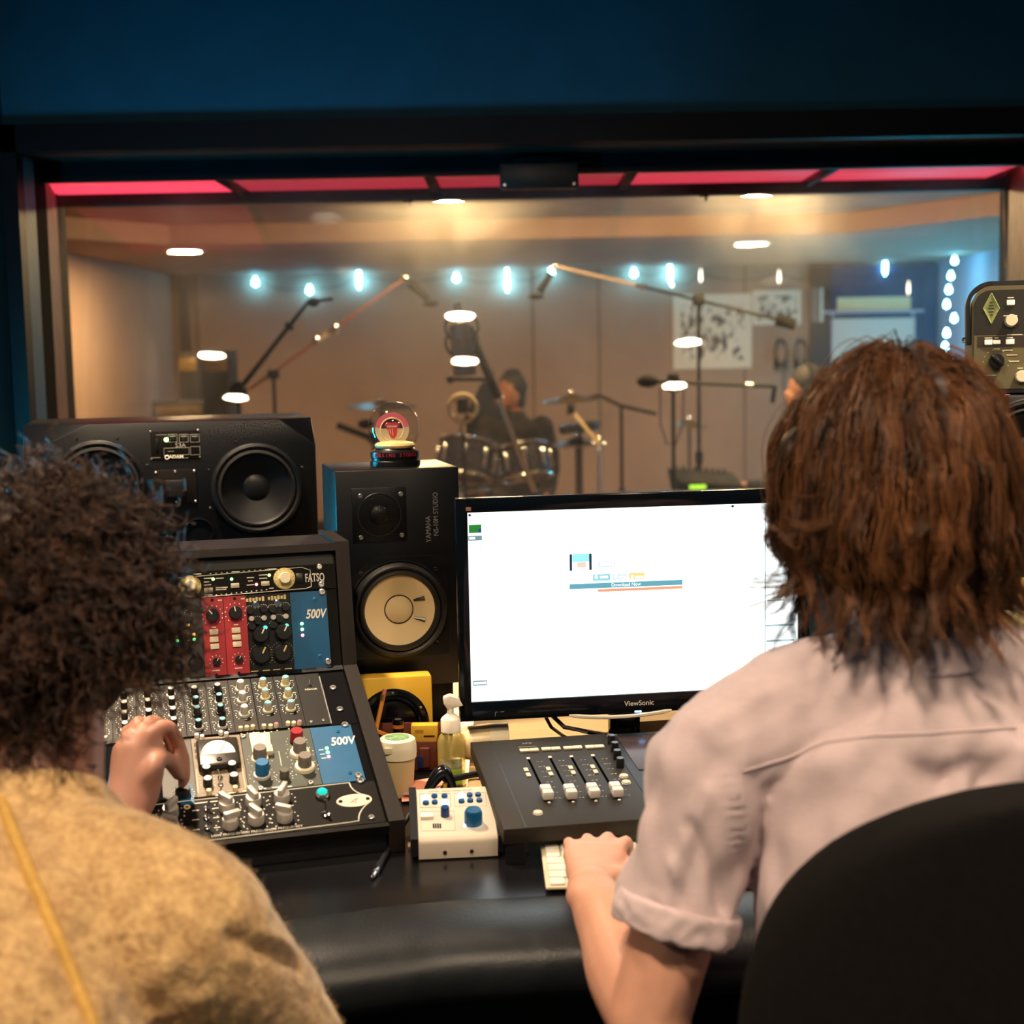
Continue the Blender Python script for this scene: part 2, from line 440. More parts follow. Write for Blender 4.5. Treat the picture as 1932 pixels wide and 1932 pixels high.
# ---- lamps
def downlight(x, y, z, r, s, label, grp, col=WARM):
    t = thing('ceiling_downlight', label, 'lamp', T(x, y, z), grp)
    G().cyl(r, -0.006, -0.002, 28).build('diffuser', emat('warm_lamp_%d' % int(s), col, s), t)
    G().lathe([(r * 1.01, 0), (r * 1.01, -0.012), (r * 1.3, -0.006), (r * 1.34, 0)], 28, closed=False).build('rim', mat('white_enamel', lin(225, 220, 210), 0.4), t)
    return t
def can_light(x, y, label):
    t = thing('cylinder_downlight', label, 'lamp', T(x, y, 2.6), 'cylinder lamps over the console')
    G().cyl(0.066, -0.022, -0.016, 28).build('lamp_disc', emat('console_lamp_%d' % int(LAMP_CONSOLE), WARM, LAMP_CONSOLE), t)
    G().lathe([(0.072, -0.002), (0.076, -0.002), (0.076, -0.13), (0.070, -0.13), (0.070, -0.014)], 32, closed=False).build('can', black, t)
    G().cyl(0.072, -0.014, -0.001, 28).build('cap', black, t)
downlight(-1.78, -0.23, 2.6, 0.078, LAMP_CONTROL, 'recessed ceiling lamp behind the man in the oatmeal sweater', 'control room downlights')
downlight(-0.265, 0.48, 2.6, 0.078, LAMP_MIDDLE, 'recessed ceiling lamp between the two seated men', 'control room downlights')
downlight(1.06, -0.13, 2.6, 0.078, LAMP_CONTROL, 'recessed ceiling lamp behind the black chair', 'control room downlights')
can_light(-0.75, 2.3, 'black cylinder ceiling lamp above the rack console')
can_light(1.30, 2.08, 'black cylinder ceiling lamp above the olive amplifier')
for (px, py, lb) in ((349, 472, 'recessed soffit lamp near the dark corner strip'), (1417, 458, 'recessed soffit lamp above the printed posters')):
    q = atz(px, py, 2.14)
    downlight(q[0], q[1], 2.14, 0.10, LAMP_SOFFIT, lb, 'soffit downlights', WARM_LIVE)
for x, lb in ((-0.28, 'round ceiling lamp above the hanging microphone'), (1.22, 'round ceiling lamp above the horizontal microphone boom')):
    t = thing('dome_lamp', lb, 'lamp', T(x, 6.80, 2.26), 'live room dome lamps')
    G().lathe([(0.15, 0), (0.15, -0.02), (0.13, -0.05), (0.08, -0.075), (0.001, -0.085)], 28).build('shade', emat('dome_glow', WARM_LIVE, LAMP_LIVE), t)
    G().cyl(0.165, -0.018, 0, 28).build('base', mat('white_enamel', lin(225, 220, 210), 0.4), t)
def lightbar(M, L, s, lb):
    t = thing('light_bar', lb, 'lamp', M)
    G().bbox((0, 0, -0.015), (L, 0.06, 0.03), 0.005).build('housing', black, t)
    G().bbox((0, 0, 0.004), (L - 0.03, 0.04, 0.012), 0.004).build('diffuser', emat('blue_led_%d' % int(s), (0.005, 0.50, 0.80), s), t)
lightbar(T(-1.50, 2.75, 0.98) @ RZ(-11) @ RY(90), 0.6, BLUE_WASH, 'unseen upright blue light bar on the blue side wall')
lightbar(T(2.75, 9.3, 0.06) @ RZ(60) @ RX(25), 0.9, BLUE_LIVE, 'blue light bar on the live room floor by the door')

# ================================================================ STUDIO DESK
ZD = 0.74
laminate = mat('black_laminate', lin(20, 20, 23), 0.25, nz=(8, 0.25, 0.08))
leather = mat('black_leather', lin(30, 34, 38), 0.36, nz=(40, 0.3, 0.08), bump=(260, 0.35, 0.0015))
pine = mat('pale_pine', lin(206, 172, 122), 0.5, nz=(7, 0.22), stretch=(1.2, 14, 6))
seam = [(-1.25, 1.345), (-1.1, 1.38), (-0.7, 1.475), (-0.40, 1.55), (-0.25, 1.595), (-0.12, 1.635), (0.05, 1.65), (0.4, 1.655), (0.8, 1.62), (1.3, 1.5)]
desk = thing('studio_desk', 'black studio desk with a padded leather front edge', 'desk', T(0, 0, 0))
G().prism(seam + [(1.3, 2.75), (-1.25, 2.95)], ZD - 0.04, ZD).build('desktop', laminate, desk, smooth=False)
prof = [(0.0, 0.0), (-0.02, 0.004), (-0.06, 0.005), (-0.10, 0.001), (-0.128, -0.010), (-0.143, -0.028), (-0.143, -0.055), (-0.125, -0.075), (-0.08, -0.08), (0.0, -0.07)]
gg = G(); vs = []; fs = []
P = [np.array(q) for q in seam]
fine = []
for i in range(len(P) - 1):
    for k in range(4): fine.append(P[i] + (P[i + 1] - P[i]) * k / 4)
fine.append(P[-1])
fine = [fine[0]] + [0.25 * fine[i - 1] + 0.5 * fine[i] + 0.25 * fine[i + 1] for i in range(1, len(fine) - 1)] + [fine[-1]]
m_ = len(prof)
for i, q in enumerate(fine):
    d = fine[min(i + 1, len(fine) - 1)] - fine[max(i - 1, 0)]; d /= np.linalg.norm(d); nn = np.array([d[1], -d[0]])
    for (o, z) in prof:
        xy = q - nn * o
        vs.append((xy[0], xy[1], ZD + z))
for i in range(len(fine) - 1):
    for k in range(m_):
        k2 = (k + 1) % m_
        fs.append((i * m_ + k, i * m_ + k2, (i + 1) * m_ + k2, (i + 1) * m_ + k))
fs += [tuple(range(m_)), tuple((len(fine) - 1) * m_ + k for k in range(m_))]
gg.add(vs, fs); gg.build('padded_edge', leather, desk, ang=60)
G().prism([(-0.95, 2.12), (1.2, 2.12), (1.2, 2.14), (-0.95, 2.14)], 0.06, ZD - 0.04).build('back_panel', laminate, desk, smooth=False)
for x in (-1.2, 1.15):
    G().box((x, 2.05, 0.35), (0.04, 0.9, 0.70)).build('side_leg', laminate, desk, smooth=False)
# pine board lying on the rear of the desk
g = G(); g.bbox((0.4775, 2.385, ZD + 0.0135), (1.105, 0.76, 0.025), 0.002)
board = thing('pine_board', 'pale pine board lying under the monitor', 'board', T(0, 0, 0))
g.build('plank', pine, board)
gg = G()
gg.tube([(-0.055, 2.005, ZD + 0.0275), (0.0, 2.006, ZD + 0.0275)], 0.002); 
gg.build('edge_strip', mat('pine_edge', lin(226, 196, 140), 0.5), board)
ZP = ZD + 0.026

# ================================================================ RACK CONSOLE
YAW = 16.0
_a = R_(YAW)
UU = np.array([math.cos(_a), math.sin(_a), 0]); VV = np.array([-math.sin(_a), math.cos(_a), 0]); ZZ = np.array([0, 0, 1.0])
SL, TU = R_(22.0), R_(14.0)
A0 = atz(735, 1560, 0.775)
LOW = Panel(A0, UU, VV * math.cos(SL) + ZZ * math.sin(SL))
B0 = LOW.O + LOW.ey * 0.385
UPP = Panel(B0, UU, VV * math.sin(TU) + ZZ * math.cos(TU))
RW = 0.525
rack_m = mat('dark_oak_laminate', lin(30, 24, 20), 0.5, spec=0.3, nz=(16, 0.35), stretch=(6, 1, 1))
rk = thing('rack_console', 'sloped black rack cabinet standing on the desk', 'rack', LOW.M())
# the frame in panel coordinates: right and left boards, plinth, back, top lip
inv = LOW.M().inverted()
def loc(p): return tuple(inv @ Vector(p))
C0 = UPP.O + UPP.ey * 0.198
def board(x0, x1, lift):
    pts = []
    prof3 = [A0 - VV * 0.006 - ZZ * (A0[2] - ZD - 0.001), A0 - VV * 0.006 + ZZ * lift, B0 + (LOW.n + UPP.n) * 0.5 * lift, C0 + UPP.n * lift + UPP.ey * 0.004, C0 + VV * 0.16 + UPP.ey * 0.004, B0 + VV * 0.20 - ZZ * (B0[2] - ZD - 0.001)]
    g = G(); n = len(prof3)
    vs = [loc(p + UU * x0) for p in prof3] + [loc(p + UU * x1) for p in prof3]
    g.add(vs, [tuple(range(n)), tuple(range(n, 2 * n))] + [(i, (i + 1) % n, n + (i + 1) % n, n + i) for i in range(n)])
    return g
board(-0.002, 0.020, 0.010).build('side_board', rack_m, rk, smooth=False)
board(-RW - 0.020, -RW + 0.002, 0.010).build('side_board', rack_m, rk, smooth=False)
g = G()
pl = [A0 + VV * 0.004 - ZZ * (A0[2] - ZD - 0.001), A0 + VV * 0.004 - LOW.n * 0.004, B0 - LOW.n * 0.006, C0 - UPP.n * 0.006, C0 + VV * 0.15, B0 + VV * 0.18 - ZZ * (B0[2] - ZD - 0.001)]
n = len(pl); vs = [loc(p - UU * 0.003) for p in pl] + [loc(p - UU * (RW - 0.003)) for p in pl]
g.add(vs, [tuple(range(n)), tuple(range(n, 2 * n))] + [(i, (i + 1) % n, n + (i + 1) % n, n + i) for i in range(n)])
g.build('carcass', black, rk, smooth=False)
g = G().box((-RW / 2, -0.004, 0.002), (RW - 0.004, 0.008, 0.014)); g.build('front_lip', panel_black, rk, smooth=False)
g = G()
for k in range(1): g.box((0, 0, 0), (RW, 0.012, 0.02), inv @ UPP.M(-RW / 2, 0.194, 0.0))
g.build('top_rail', rack_m, rk, smooth=False)
g = G().box((0, 0, 0), (RW - 0.006, 0.012, 0.012), inv @ LOW.M(-RW / 2, 0.379, 0.0)); g.build('middle_rail', black, rk, smooth=False)

# ---- shared parts
def knob_mesh(name, r, h, m, seg=20, top=None, skirt=None):
    pr = [(r, 0), (r * 0.96, h * 0.85), (r * 0.88, h), (0.0003, h)]
    return G().lathe(pr, seg).mesh(name, m)
K = {}
def knob(parent, xy, r, h, m, cap=None, skirt=None, ptr=None, rot=0, z=0.0, name='knob'):
    key = ('k', r, h, m.name)
    if key not in K: K[key] = G().lathe([(r, 0), (r * 0.97, h * 0.84), (r * 0.87, h), (0.0003, h)], 20).mesh(name, m)
    o = link(name, K[key], parent, T(xy[0], xy[1], z + (skirt[1] if skirt else 0)) @ RZ(rot))
    if skirt:
        key = ('s', skirt[0], skirt[1], skirt[2].name)
        if key not in K: K[key] = G().lathe([(skirt[0], 0), (skirt[0] * 0.95, skirt[1] * 0.8), (skirt[0] * 0.8, skirt[1]), (0.0003, skirt[1])], 24).mesh('skirt', skirt[2])
        link('skirt', K[key], o, T(0, 0, -skirt[1]))
    if cap:
        key = ('c', r, cap.name)
        if key not in K: K[key] = G().cyl(r * 0.8, 0, 0.0009, 18).mesh('cap', cap)
        link('cap', K[key], o, T(0, 0, h))
    if ptr:
        key = ('p', r, h, ptr.name)
        if key not in K: K[key] = G().box((0, r * 0.55, h), (r * 0.16, r * 0.75, 0.0012)).mesh('pointer', ptr)
        link('pointer', K[key], o)
    return o
def dots(parent, c, R, n, m, r=0.0011, a0=-135, a1=135, name='dial_marks'):
    key = ('d', R, n, m.name, r)
    if key not in K:
        g = G()
        for i in range(n):
            a = R_(a0 + (a1 - a0) * i / (n - 1))
            g.cyl(r, 0, 0.0004, 6, T(R * math.sin(a), R * math.cos(a), 0))
        K[key] = g.mesh(name, m)
    return link(name, K[key], parent, T(c[0], c[1], 0.0001))
def button(parent, xy, d, m, name='button', z=0.0, bev=0.0008):
    key = ('b', d, m.name)
    if key not in K: K[key] = G().bbox((0, 0, d[2] / 2), d, bev).mesh(name, m)
    return link(name, K[key], parent, T(xy[0], xy[1], z))
def screw(parent, xy, r=0.004, m=None, z=0.0):
    m = m or steel
    key = ('w', r, m.name)
    if key not in K: K[key] = G().lathe([(r, 0), (r, r * 0.4), (r * 0.75, r * 0.62), (r * 0.45, r * 0.62), (r * 0.4, r * 0.2), (0.0002, r * 0.2)], 14).mesh('screw', m)
    return link('screw', K[key], parent, T(xy[0], xy[1], z))
def led(parent, xy, m, r=0.0022, name='led', z=0.0):
    key = ('l', r, m.name)
    if key not in K: K[key] = G().lathe([(r, 0), (r, r * 0.5), (r * 0.6, r), (0.0002, r * 1.1)], 12).mesh(name, m)
    return link(name, K[key], parent, T(xy[0], xy[1], z))
def nut(parent, xy, r=0.005):
    key = ('n', r)
    if key not in K: K[key] = G().lathe([(r, 0), (r, 0.002), (r * 0.6, 0.003), (r * 0.55, 0.0008), (0.0002, 0.0008)], 6).mesh('jack_socket', chrome)
    return link('jack_socket', K[key], parent, T(xy[0], xy[1], 0))
def plate(parent, pts, m, th=0.004, name='panel', z=0.0):
    return G().prism([tuple(p) for p in pts], z, z + th).build(name, m, parent, smooth=False)
def toggle(parent, xy, a=20, s=1.0):
    key = ('t', s)
    if key not in K:
        g = G().lathe([(0.0042 * s, 0), (0.0042 * s, 0.002 * s), (0.0026 * s, 0.003 * s), (0.0024 * s, 0.005 * s), (0.0003, 0.005 * s)], 10)
        g.tube([(0, 0, 0.004 * s), (0, 0.003 * s, 0.010 * s), (0, 0.0045 * s, 0.014 * s)], [0.0010 * s, 0.0013 * s, 0.0017 * s], 8)
        K[key] = g.mesh('toggle_switch', chrome)
    return link('toggle_switch', K[key], parent, T(xy[0], xy[1], 0) @ RZ(a))

led_g = emat('led_green', (0.2, 1.0, 0.25), 5.0); led_r = emat('led_red', (1.0, 0.12, 0.16), 6.0); led_y = emat('led_amber', (1.0, 0.55, 0.08), 5.0)
led_lime = emat('led_lime', (0.6, 1.0, 0.15), 5.0); led_t = emat('led_teal', (0.05, 0.9, 0.6), 3.0); led_b = emat('led_blue', (0.15, 0.5, 1.0), 6.0)
blue_pan = mat('blue_enamel_panel', lin(4, 88, 134), 0.45, nz=(50, 0.12))
red_pan = mat('red_enamel_panel', lin(178, 44, 54), 0.45, nz=(50, 0.1))
grey_pan = mat('grey_beige_panel', lin(126, 110, 90), 0.45, nz=(50, 0.12))
green_pan = mat('grey_green_panel', lin(60, 67, 60), 0.45, nz=(50, 0.12))
kb_blk = mat('knob_black', lin(22, 22, 24), 0.3)
kb_alu = mat('knob_aluminium', (0.66, 0.62, 0.56), 0.32, 0.3)
kb_grey = mat('knob_grey', lin(120, 112, 104), 0.4)
kb_blue = mat('knob_blue', lin(18, 104, 160), 0.35)
kb_red = mat('knob_red', lin(150, 22, 34), 0.35)
kb_cream = mat('knob_cream', lin(236, 220, 176), 0.4)
kb_tealcap = mat('knob_teal_cap', lin(120, 190, 200), 0.4)
pink_cap = mat('pink_cap', lin(226, 110, 150), 0.4)

def mm(P, x, y, x0, y0, k):   # crop coordinates to photo pixels, then to the panel
    return P.uv(x0 + x / k, y0 + y / k)
u5 = lambda x, y: mm(UPP, x, y, 280, 1030, 4.025)
l6 = lambda x, y: mm(LOW, x, y, 240, 1250, 3.715)

# ---- upper rack: one-space compressor
y_top = u5(1330, 140)[1]; y_f0 = u5(1340, 330)[1]; y_m0 = u5(1400, 935)[1]
XL, XR = -RW + 0.003, -0.004
un = thing('compressor_unit', 'one-space black compressor with cream dials and white lettering', 'audio unit', UPP.M(0, 0, 0.001))
plate(un, [(XL, y_f0 + 0.0008), (XR, y_f0 + 0.0008), (XR, y_top), (XL, y_top)], panel_black)
zt = 0.0041
dial = mat('brass_cream_dial', lin(216, 196, 130), 0.4)
for (x, y) in ((315, 310), (1030, 250)):
    q = u5(x, y); knob(un, q, 0.0095, 0.011, cream, skirt=(0.0175, 0.003, dial), z=zt); dots(un, q, 0.0145, 11, kb_blk, 0.0006).location.z = zt + 0.0030
ym = (y_top + y_f0) / 2
# left half of the unit, mostly behind the man
for x in (-0.47, -0.32):
    knob(un, (x, ym), 0.0095, 0.011, cream, skirt=(0.0175, 0.003, dial), z=zt)
for (x, y) in ((455, 340), (655, 305), (885, 290)): button(un, u5(x, y), (0.013, 0.0075, 0.004), mat('grey_button', lin(186, 176, 156), 0.4), z=zt)
for (x, y, m) in ((490, 255, led_lime), (630, 255, led_g), (915, 225, led_lime), (818, 295, led_r)): led(un, u5(x, y), m, 0.0024, z=zt)
q = u5(1145, 247); button(un, q, (0.012, 0.016, 0.002), kb_blk, z=zt, name='power_switch')
q = u5(1258, 245); text('FATSO', 0.0185, white_print, un, T(q[0] + 0.0005, q[1], zt), sx=0.56, bold=0.0003)
q = u5(1318, 265); text('Jr', 0.008, white_print, un, T(q[0] + 0.001, q[1] - 0.002, zt))
g = G()
r0 = [u5(225, 245), u5(1160, 165), u5(1225, 185), u5(1235, 310), u5(1195, 325), u5(400, 392)]
for a, b in zip(r0[:-1], r0[1:]): g.tube([(a[0], a[1], zt), (b[0], b[1], zt)], 0.0006, 4)
g.build('outline_print', white_print, un)
g = G()
for (x0, x1, y) in ((420, 480, 250), (420, 460, 278), (420, 475, 300), (510, 570, 250), (510, 600, 320), (510, 590, 335), (745, 800, 245), (755, 790, 270), (745, 800, 300), (835, 900, 225), (840, 900, 250), (340, 400, 218), (630, 690, 200), (900, 970, 180), (915, 950, 325), (425, 485, 377)):
    a = u5(x0, y); b = u5(x1, y - 4); g.box(((a[0] + b[0]) / 2, (a[1] + b[1]) / 2, zt), (abs(b[0] - a[0]), 0.0016, 0.0004))
for i in range(11):
    a = u5(515 + i * 38, 375 - i * 4.1); g.box((a[0], a[1], zt), (0.0022, 0.0016, 0.0004)); a = u5(470 + i * 42, 213 - i * 3.2); g.box((a[0], a[1], zt), (0.0026, 0.001, 0.0004))
g.build('scale_print', white_print, un)
for (x, y) in ((1295, 160), (1310, 295)): screw(un, u5(x, y), 0.005, z=zt)

# ---- upper module rack
ur = thing('module_rack', 'upper rack of slim modules, two red and a blue end panel', 'audio unit', UPP.M(0, 0, 0.001))
plate(ur, [(XL, y_m0 - 0.002), (XR, y_m0 - 0.002), (XR, y_f0 - 0.0008), (XL, y_f0 - 0.0008)], panel_black, 0.002, 'chassis')
def col_x(P_, a, b): return (P_(*a)[0] + P_(*b)[0]) / 2
cuts = [col_x(u5, (398, 400), (432, 990)), col_x(u5, (563, 395), (600, 970)), col_x(u5, (735, 385), (775, 955)), col_x(u5, (900, 370), (935, 945)), col_x(u5, (1066, 352), (1110, 930)), col_x(u5, (1345, 340), (1390, 912))]
def module(x0, x1, m, name, lab, y0=None, y1=None, par=None, th=0.004):
    y0 = y_m0 if y0 is None else y0; y1 = y_f0 - 0.002 if y1 is None else y1
    o = plate(par or ur, [(x0 + 0.0004, y0), (x1 - 0.0004, y0), (x1 - 0.0004, y1), (x0 + 0.0004, y1)], m, th, name); o['label'] = lab
    return o
md = module(cuts[0] - (cuts[1] - cuts[0]), cuts[0], mat('charcoal_panel', lin(58, 52, 46), 0.45), 'module', 'charcoal level meter module')
for (x, y, m) in ((300, 600, led_y), (345, 672, led_y), (348, 712, led_g)): led(md, u5(x, y), m, 0.0026, z=0.004)
for (x, y) in ((300, 515),): dots(md, u5(x, y), 0.0055, 9, white_print, 0.0008).location.z = 0.0041
for (x, y) in ((305, 675), (308, 712)): button(md, u5(x, y), (0.005, 0.005, 0.002), cream, z=0.004)
q = u5(355, 890); o = link('jack_socket', G().lathe([(0.0125, 0), (0.0125, 0.003), (0.0105, 0.004), (0.0095, 0.001), (0.0002, 0.001)], 20).mesh('jack_socket', kb_blk), md, T(q[0], q[1], 0.004))
knob(md, u5(335, 797), 0.005, 0.006, kb_blk, z=0.004)
w_ = cuts[1] - cuts[0]
for i in range(2, 8):
    x1 = cuts[0] - w_ * (i - 1)
    if x1 - w_ < XL: break
    md = module(x1 - w_, x1, mat('charcoal_panel', lin(58, 52, 46), 0.45), 'module', 'charcoal module behind the curly head')
    led(md, (x1 - 0.006, y_m0 + 0.062), led_g, 0.0026, z=0.004); led(md, (x1 - 0.006, y_m0 + 0.070), led_y, 0.0026, z=0.004)
    knob(md, (x1 - w_ / 2, y_m0 + 0.10), 0.008, 0.01, kb_blk, ptr=white_print, z=0.004)
for i, (bk, bt, sk) in enumerate((((485, 530), ((495, 655), (497, 712), (503, 765)), (515, 880)), ((658, 510), ((663, 642), (667, 695), (672, 748)), (685, 862)))):
    md = module(cuts[i], cuts[i + 1], red_pan, 'module', 'red enamel preamplifier module')
    q = u5(*bk); knob(md, q, 0.0105, 0.012, kb_blk, ptr=white_print, rot=35 - 25 * i, z=0.004); dots(md, q, 0.0155, 11, white_print, 0.0011).location.z = 0.0041
    for b in bt: button(md, u5(*b), (0.0132, 0.0085, 0.0035), cream, z=0.004)
    q = u5(*sk); knob(md, q, 0.0062, 0.008, kb_blk, ptr=white_print, rot=-30, z=0.004); dots(md, q, 0.0098, 9, white_print, 0.0009).location.z = 0.0041
    xm = (cuts[i] + cuts[i + 1]) / 2
    for yy in (y_f0 - 0.006, y_m0 + 0.005): screw(md, (xm, yy), 0.0024, kb_blk, z=0.004)
    g = G(); g.box((xm, q[1] - 0.0135, 0.0042), (0.012, 0.0016, 0.0004)); g.box((cuts[i + 1] - 0.005, y_f0 - 0.007, 0.0042), (0.006, 0.0016, 0.0004)); g.box((xm, u5(*bk)[1] - 0.0185, 0.0042), (0.007, 0.0016, 0.0004)); g.build('print', white_print, md)
for i, (jk, kn, sm, ld, k1, k2) in enumerate((((818, 450), ((780, 555), (875, 550)), ((770, 495), (872, 485), (828, 575), (785, 615)), (885, 622), (850, 680), (855, 830)), ((983, 437), ((945, 545), (1040, 537)), ((938, 485), (1038, 470), (992, 560), (950, 605)), (1047, 607), (1020, 660), (1015, 815)))):
    md = module(cuts[2 + i], cuts[3 + i], mat('gloss_black_panel', lin(18, 18, 19), 0.3), 'module', 'black equaliser module with round dials')
    nut(md, u5(*jk), 0.0072).location.z = 0.004
    for k_ in kn: knob(md, u5(*k_), 0.0043, 0.006, kb_alu, z=0.004)
    for k_ in sm:
        q = u5(*k_); knob(md, q, 0.0058, 0.008, kb_blk, z=0.004); dots(md, (q[0], q[1] + 0.001), 0.0072, 7, white_print, 0.0007, -70, 70).location.z = 0.0041
    led(md, u5(*ld), led_t, 0.0032, z=0.004)
    knob(md, u5(*k1), 0.0125, 0.013, kb_blk, ptr=white_print, rot=-28, z=0.004)
    q = u5(*k2); knob(md, q, 0.014, 0.012, kb_blk, ptr=dial, rot=-28, z=0.004); dots(md, q, 0.0183, 21, mat('grey_print', lin(160, 156, 146), 0.6), 0.0008).location.z = 0.0041
    g = G()
    for kx in range(6):
        a = u5(748 + i * 165 + kx * 24, 415 - i * 14 - kx * 2.5); g.box((a[0], a[1], 0.0042), (0.0036, 0.005 + 0.002 * (kx % 2), 0.0004))
    for kx in (-0.010, 0.008): g.box(((cuts[2 + i] + cuts[3 + i]) / 2 + kx, y_m0 + 0.006, 0.0042), (0.011, 0.0014, 0.0004))
    g.build('print', dial, md)
md = module(cuts[4], cuts[5], blue_pan, 'module', 'blue power panel with italic lettering')
q = u5(1265, 520); text('500V', 0.020, white_print, md, T(q[0], q[1], 0.0041) , shear=0.25, bold=0.0005, sx=0.74)
for (x, y, m) in ((1162, 592, led_g), (1165, 635, led_g), (1168, 680, led_r)): led(md, u5(x, y), m, 0.0026, z=0.004)
for (x, y) in ((1258, 408), (1300, 840)): screw(md, u5(x, y), 0.003, kb_blue, z=0.004)
for (x, y) in ((1315, 352), (1362, 880)): screw(ur, u5(x, y), 0.0055, z=0.004)

# ---- lower rack, row a: slim equaliser modules
ya0 = l6(1440, 455)[1]; ya1 = 0.371
ra = thing('equaliser_module_rack', 'rack row of slim equaliser modules crowded with small knobs', 'audio unit', LOW.M(0, 0, 0.001))
plate(ra, [(XL, ya0 + 0.001), (XR, ya0 + 0.001), (XR, ya1), (XL, ya1)], matte_black, 0.002, 'chassis')
cols = [((470, 200), (480, 270), (490, 340), (500, 430)), ((632, 180), (645, 250), (655, 325), (667, 420)), ((795, 165), (808, 245), (820, 340)), ((950, 145), (968, 220), (988, 310)), ((1110, 130), (1127, 215), (1147, 300))]
buts = [((487, 520), (525, 530)), ((655, 500), (695, 510)), ((795, 470), (838, 465), (880, 460)), ((958, 455), (1005, 455), (1045, 447)), ((1127, 435), (1167, 435), (1208, 430))]
KH = 0.012
def l6h(x, y, h): return LOW.uv(240 + x / 3.715, 1250 + y / 3.715, h)
xc = [np.mean([l6h(*k_, KH)[0] for k_ in c]) for c in cols]
wm = (xc[4] - xc[0]) / 4
blkA = mat('module_black', lin(18, 16, 15), 0.5, spec=0.3); blkB = mat('module_charcoal', lin(34, 29, 25), 0.5, spec=0.3)
cap_b = mat('knob_cap_blue', lin(110, 170, 190), 0.35); cap_w = mat('knob_cap_white', lin(240, 238, 228), 0.35)
for ci, c in enumerate(cols):
    md = module(xc[ci] - wm / 2, xc[ci] + wm / 2, blkB if ci < 3 else blkA, 'module', 'slim equaliser module with stacked knobs', ya0 + 0.003, ya1 - 0.002, ra)
    for ki, k_ in enumerate(c):
        q = l6h(*k_, KH); q[0] = 0.5 * q[0] + 0.5 * xc[ci]
        if ci < 2: knob(md, q, 0.0052, 0.011, kb_blk, cap=(cap_b if ki != 0 else cap_w), skirt=(0.0075, 0.003, kb_alu if ki in (1, 3) else kb_blk), z=0.004)
        elif ci == 2: knob(md, q, 0.006, 0.012, kb_alu, cap=cap_w, skirt=(0.0088, 0.004, kb_alu), z=0.004)
        else: knob(md, q, 0.0056, 0.012, kb_cream if ki < 2 else kb_alu, cap=kb_tealcap, skirt=(0.0078, 0.003, kb_cream), z=0.004)
        dots(md, (q[0], q[1]), 0.0125, 13, white_print, 0.0009).location.z = 0.0041
    for bi, b in enumerate(buts[ci]):
        q = l6h(*b, 0.006)
        knob(md, q, 0.0034, 0.006, cap_w if ci < 2 else kb_cream, z=0.004, cap=pink_cap if (bi == 2 and ci > 2) else None, name='push_button')
        led(md, (q[0], q[1] - 0.010), mat('led_off_cream', lin(230, 214, 170), 0.4), 0.0013, z=0.004)
    g = G()
    for (dx, dy) in ((-0.012, 0.012), (0.011, 0.010), (0.0, -0.012)): 
        for ki, k_ in enumerate(c):
            q = l6h(*k_, KH); g.box((xc[ci] + dx, q[1] + dy, 0.0042), (0.005, 0.0014, 0.0003))
    g.build('print', mat('teal_print', lin(150, 200, 205), 0.6), md)
for i in range(1, 7):
    x = xc[0] - wm * i
    if x - wm / 2 < XL: break
    md = module(x - wm / 2, x + wm / 2, blkB, 'module', 'slim equaliser module beside the hand', ya0 + 0.003, ya1 - 0.002, ra)
    for ki in range(4):
        q = (x, ya1 - 0.03 - ki * 0.026); knob(md, q, 0.0052, 0.011, kb_blk, cap=cap_w, skirt=(0.0075, 0.003, kb_alu), z=0.004); dots(md, q, 0.0125, 13, white_print, 0.0009).location.z = 0.0041
    for dx in (-0.006, 0.006): knob(md, (x + dx, ya0 + 0.012), 0.0034, 0.006, cap_w, z=0.004, name='push_button')
md = module(xc[4] + wm / 2, col_x(l6, (1345, 120), (1430, 450)), blkA, 'module', 'black power module with a small toggle', ya0 + 0.003, ya1 - 0.002, ra)
toggle(md, l6(1278, 180), 0, 0.7).location.z = 0.004
q = l6(1288, 207); text('POWER', 0.0055, white_print, md, T(q[0], q[1], 0.0041))
for (x, y) in ((1290, 435), (1375, 425)): screw(md, l6(x, y), 0.0026, z=0.004)
g = G(); a, b = l6(1345, 118), l6(1432, 452); g.tube([(a[0], a[1], 0.004), (b[0], b[1], 0.004)], 0.0016, 6); g.build('divider_rail', steel, ra)
for (x, y) in ((1442, 192), (1490, 342)): screw(ra, l6(x, y), 0.0055, z=0.002)

# ---- lower rack, row b
yb0 = l6(1685, 850)[1]; yb1 = ya0 - 0.001
rb = thing('channel_module_rack', 'rack row with a needle meter, grey-green module and blue panel', 'audio unit', LOW.M(0, 0, 0.001))
plate(rb, [(XL, yb0), (XR, yb0), (XR, yb1), (XL, yb1)], matte_black, 0.002, 'chassis')
xb = [col_x(l6, (445, 560), (492, 970)), col_x(l6, (795, 530), (850, 930)), col_x(l6, (1277, 478), (1368, 862)), col_x(l6, (1560, 445), (1672, 830))]
md = module(xb[0] - 0.045, xb[0], mat('charcoal_panel', lin(58, 52, 46), 0.45), 'module', 'charcoal module with a blue dial under the fingertip', yb0 + 0.003, yb1 - 0.002, rb)
qk = LOW.uv(345, 1492, 0.012); qk[0] = max(qk[0], xb[0] - 0.03)
g = G().prism([(qk[0] - 0.004, qk[1] - 0.022), (xb[0] - 0.004, qk[1] - 0.022), (xb[0] - 0.004, qk[1] + 0.022), (qk[0] - 0.004, qk[1] + 0.022)], 0.004, 0.0046); g.build('blue_scale', blue_pan, md, smooth=False)
knob(md, qk, 0.0105, 0.012, kb_blk, ptr=white_print, z=0.004); dots(md, qk, 0.0155, 15, white_print, 0.0010).location.z = 0.0047
md = module(xb[0], xb[1], grey_pan, 'module', 'grey-beige compressor module with a needle meter', yb0 + 0.003, yb1 - 0.002, rb)
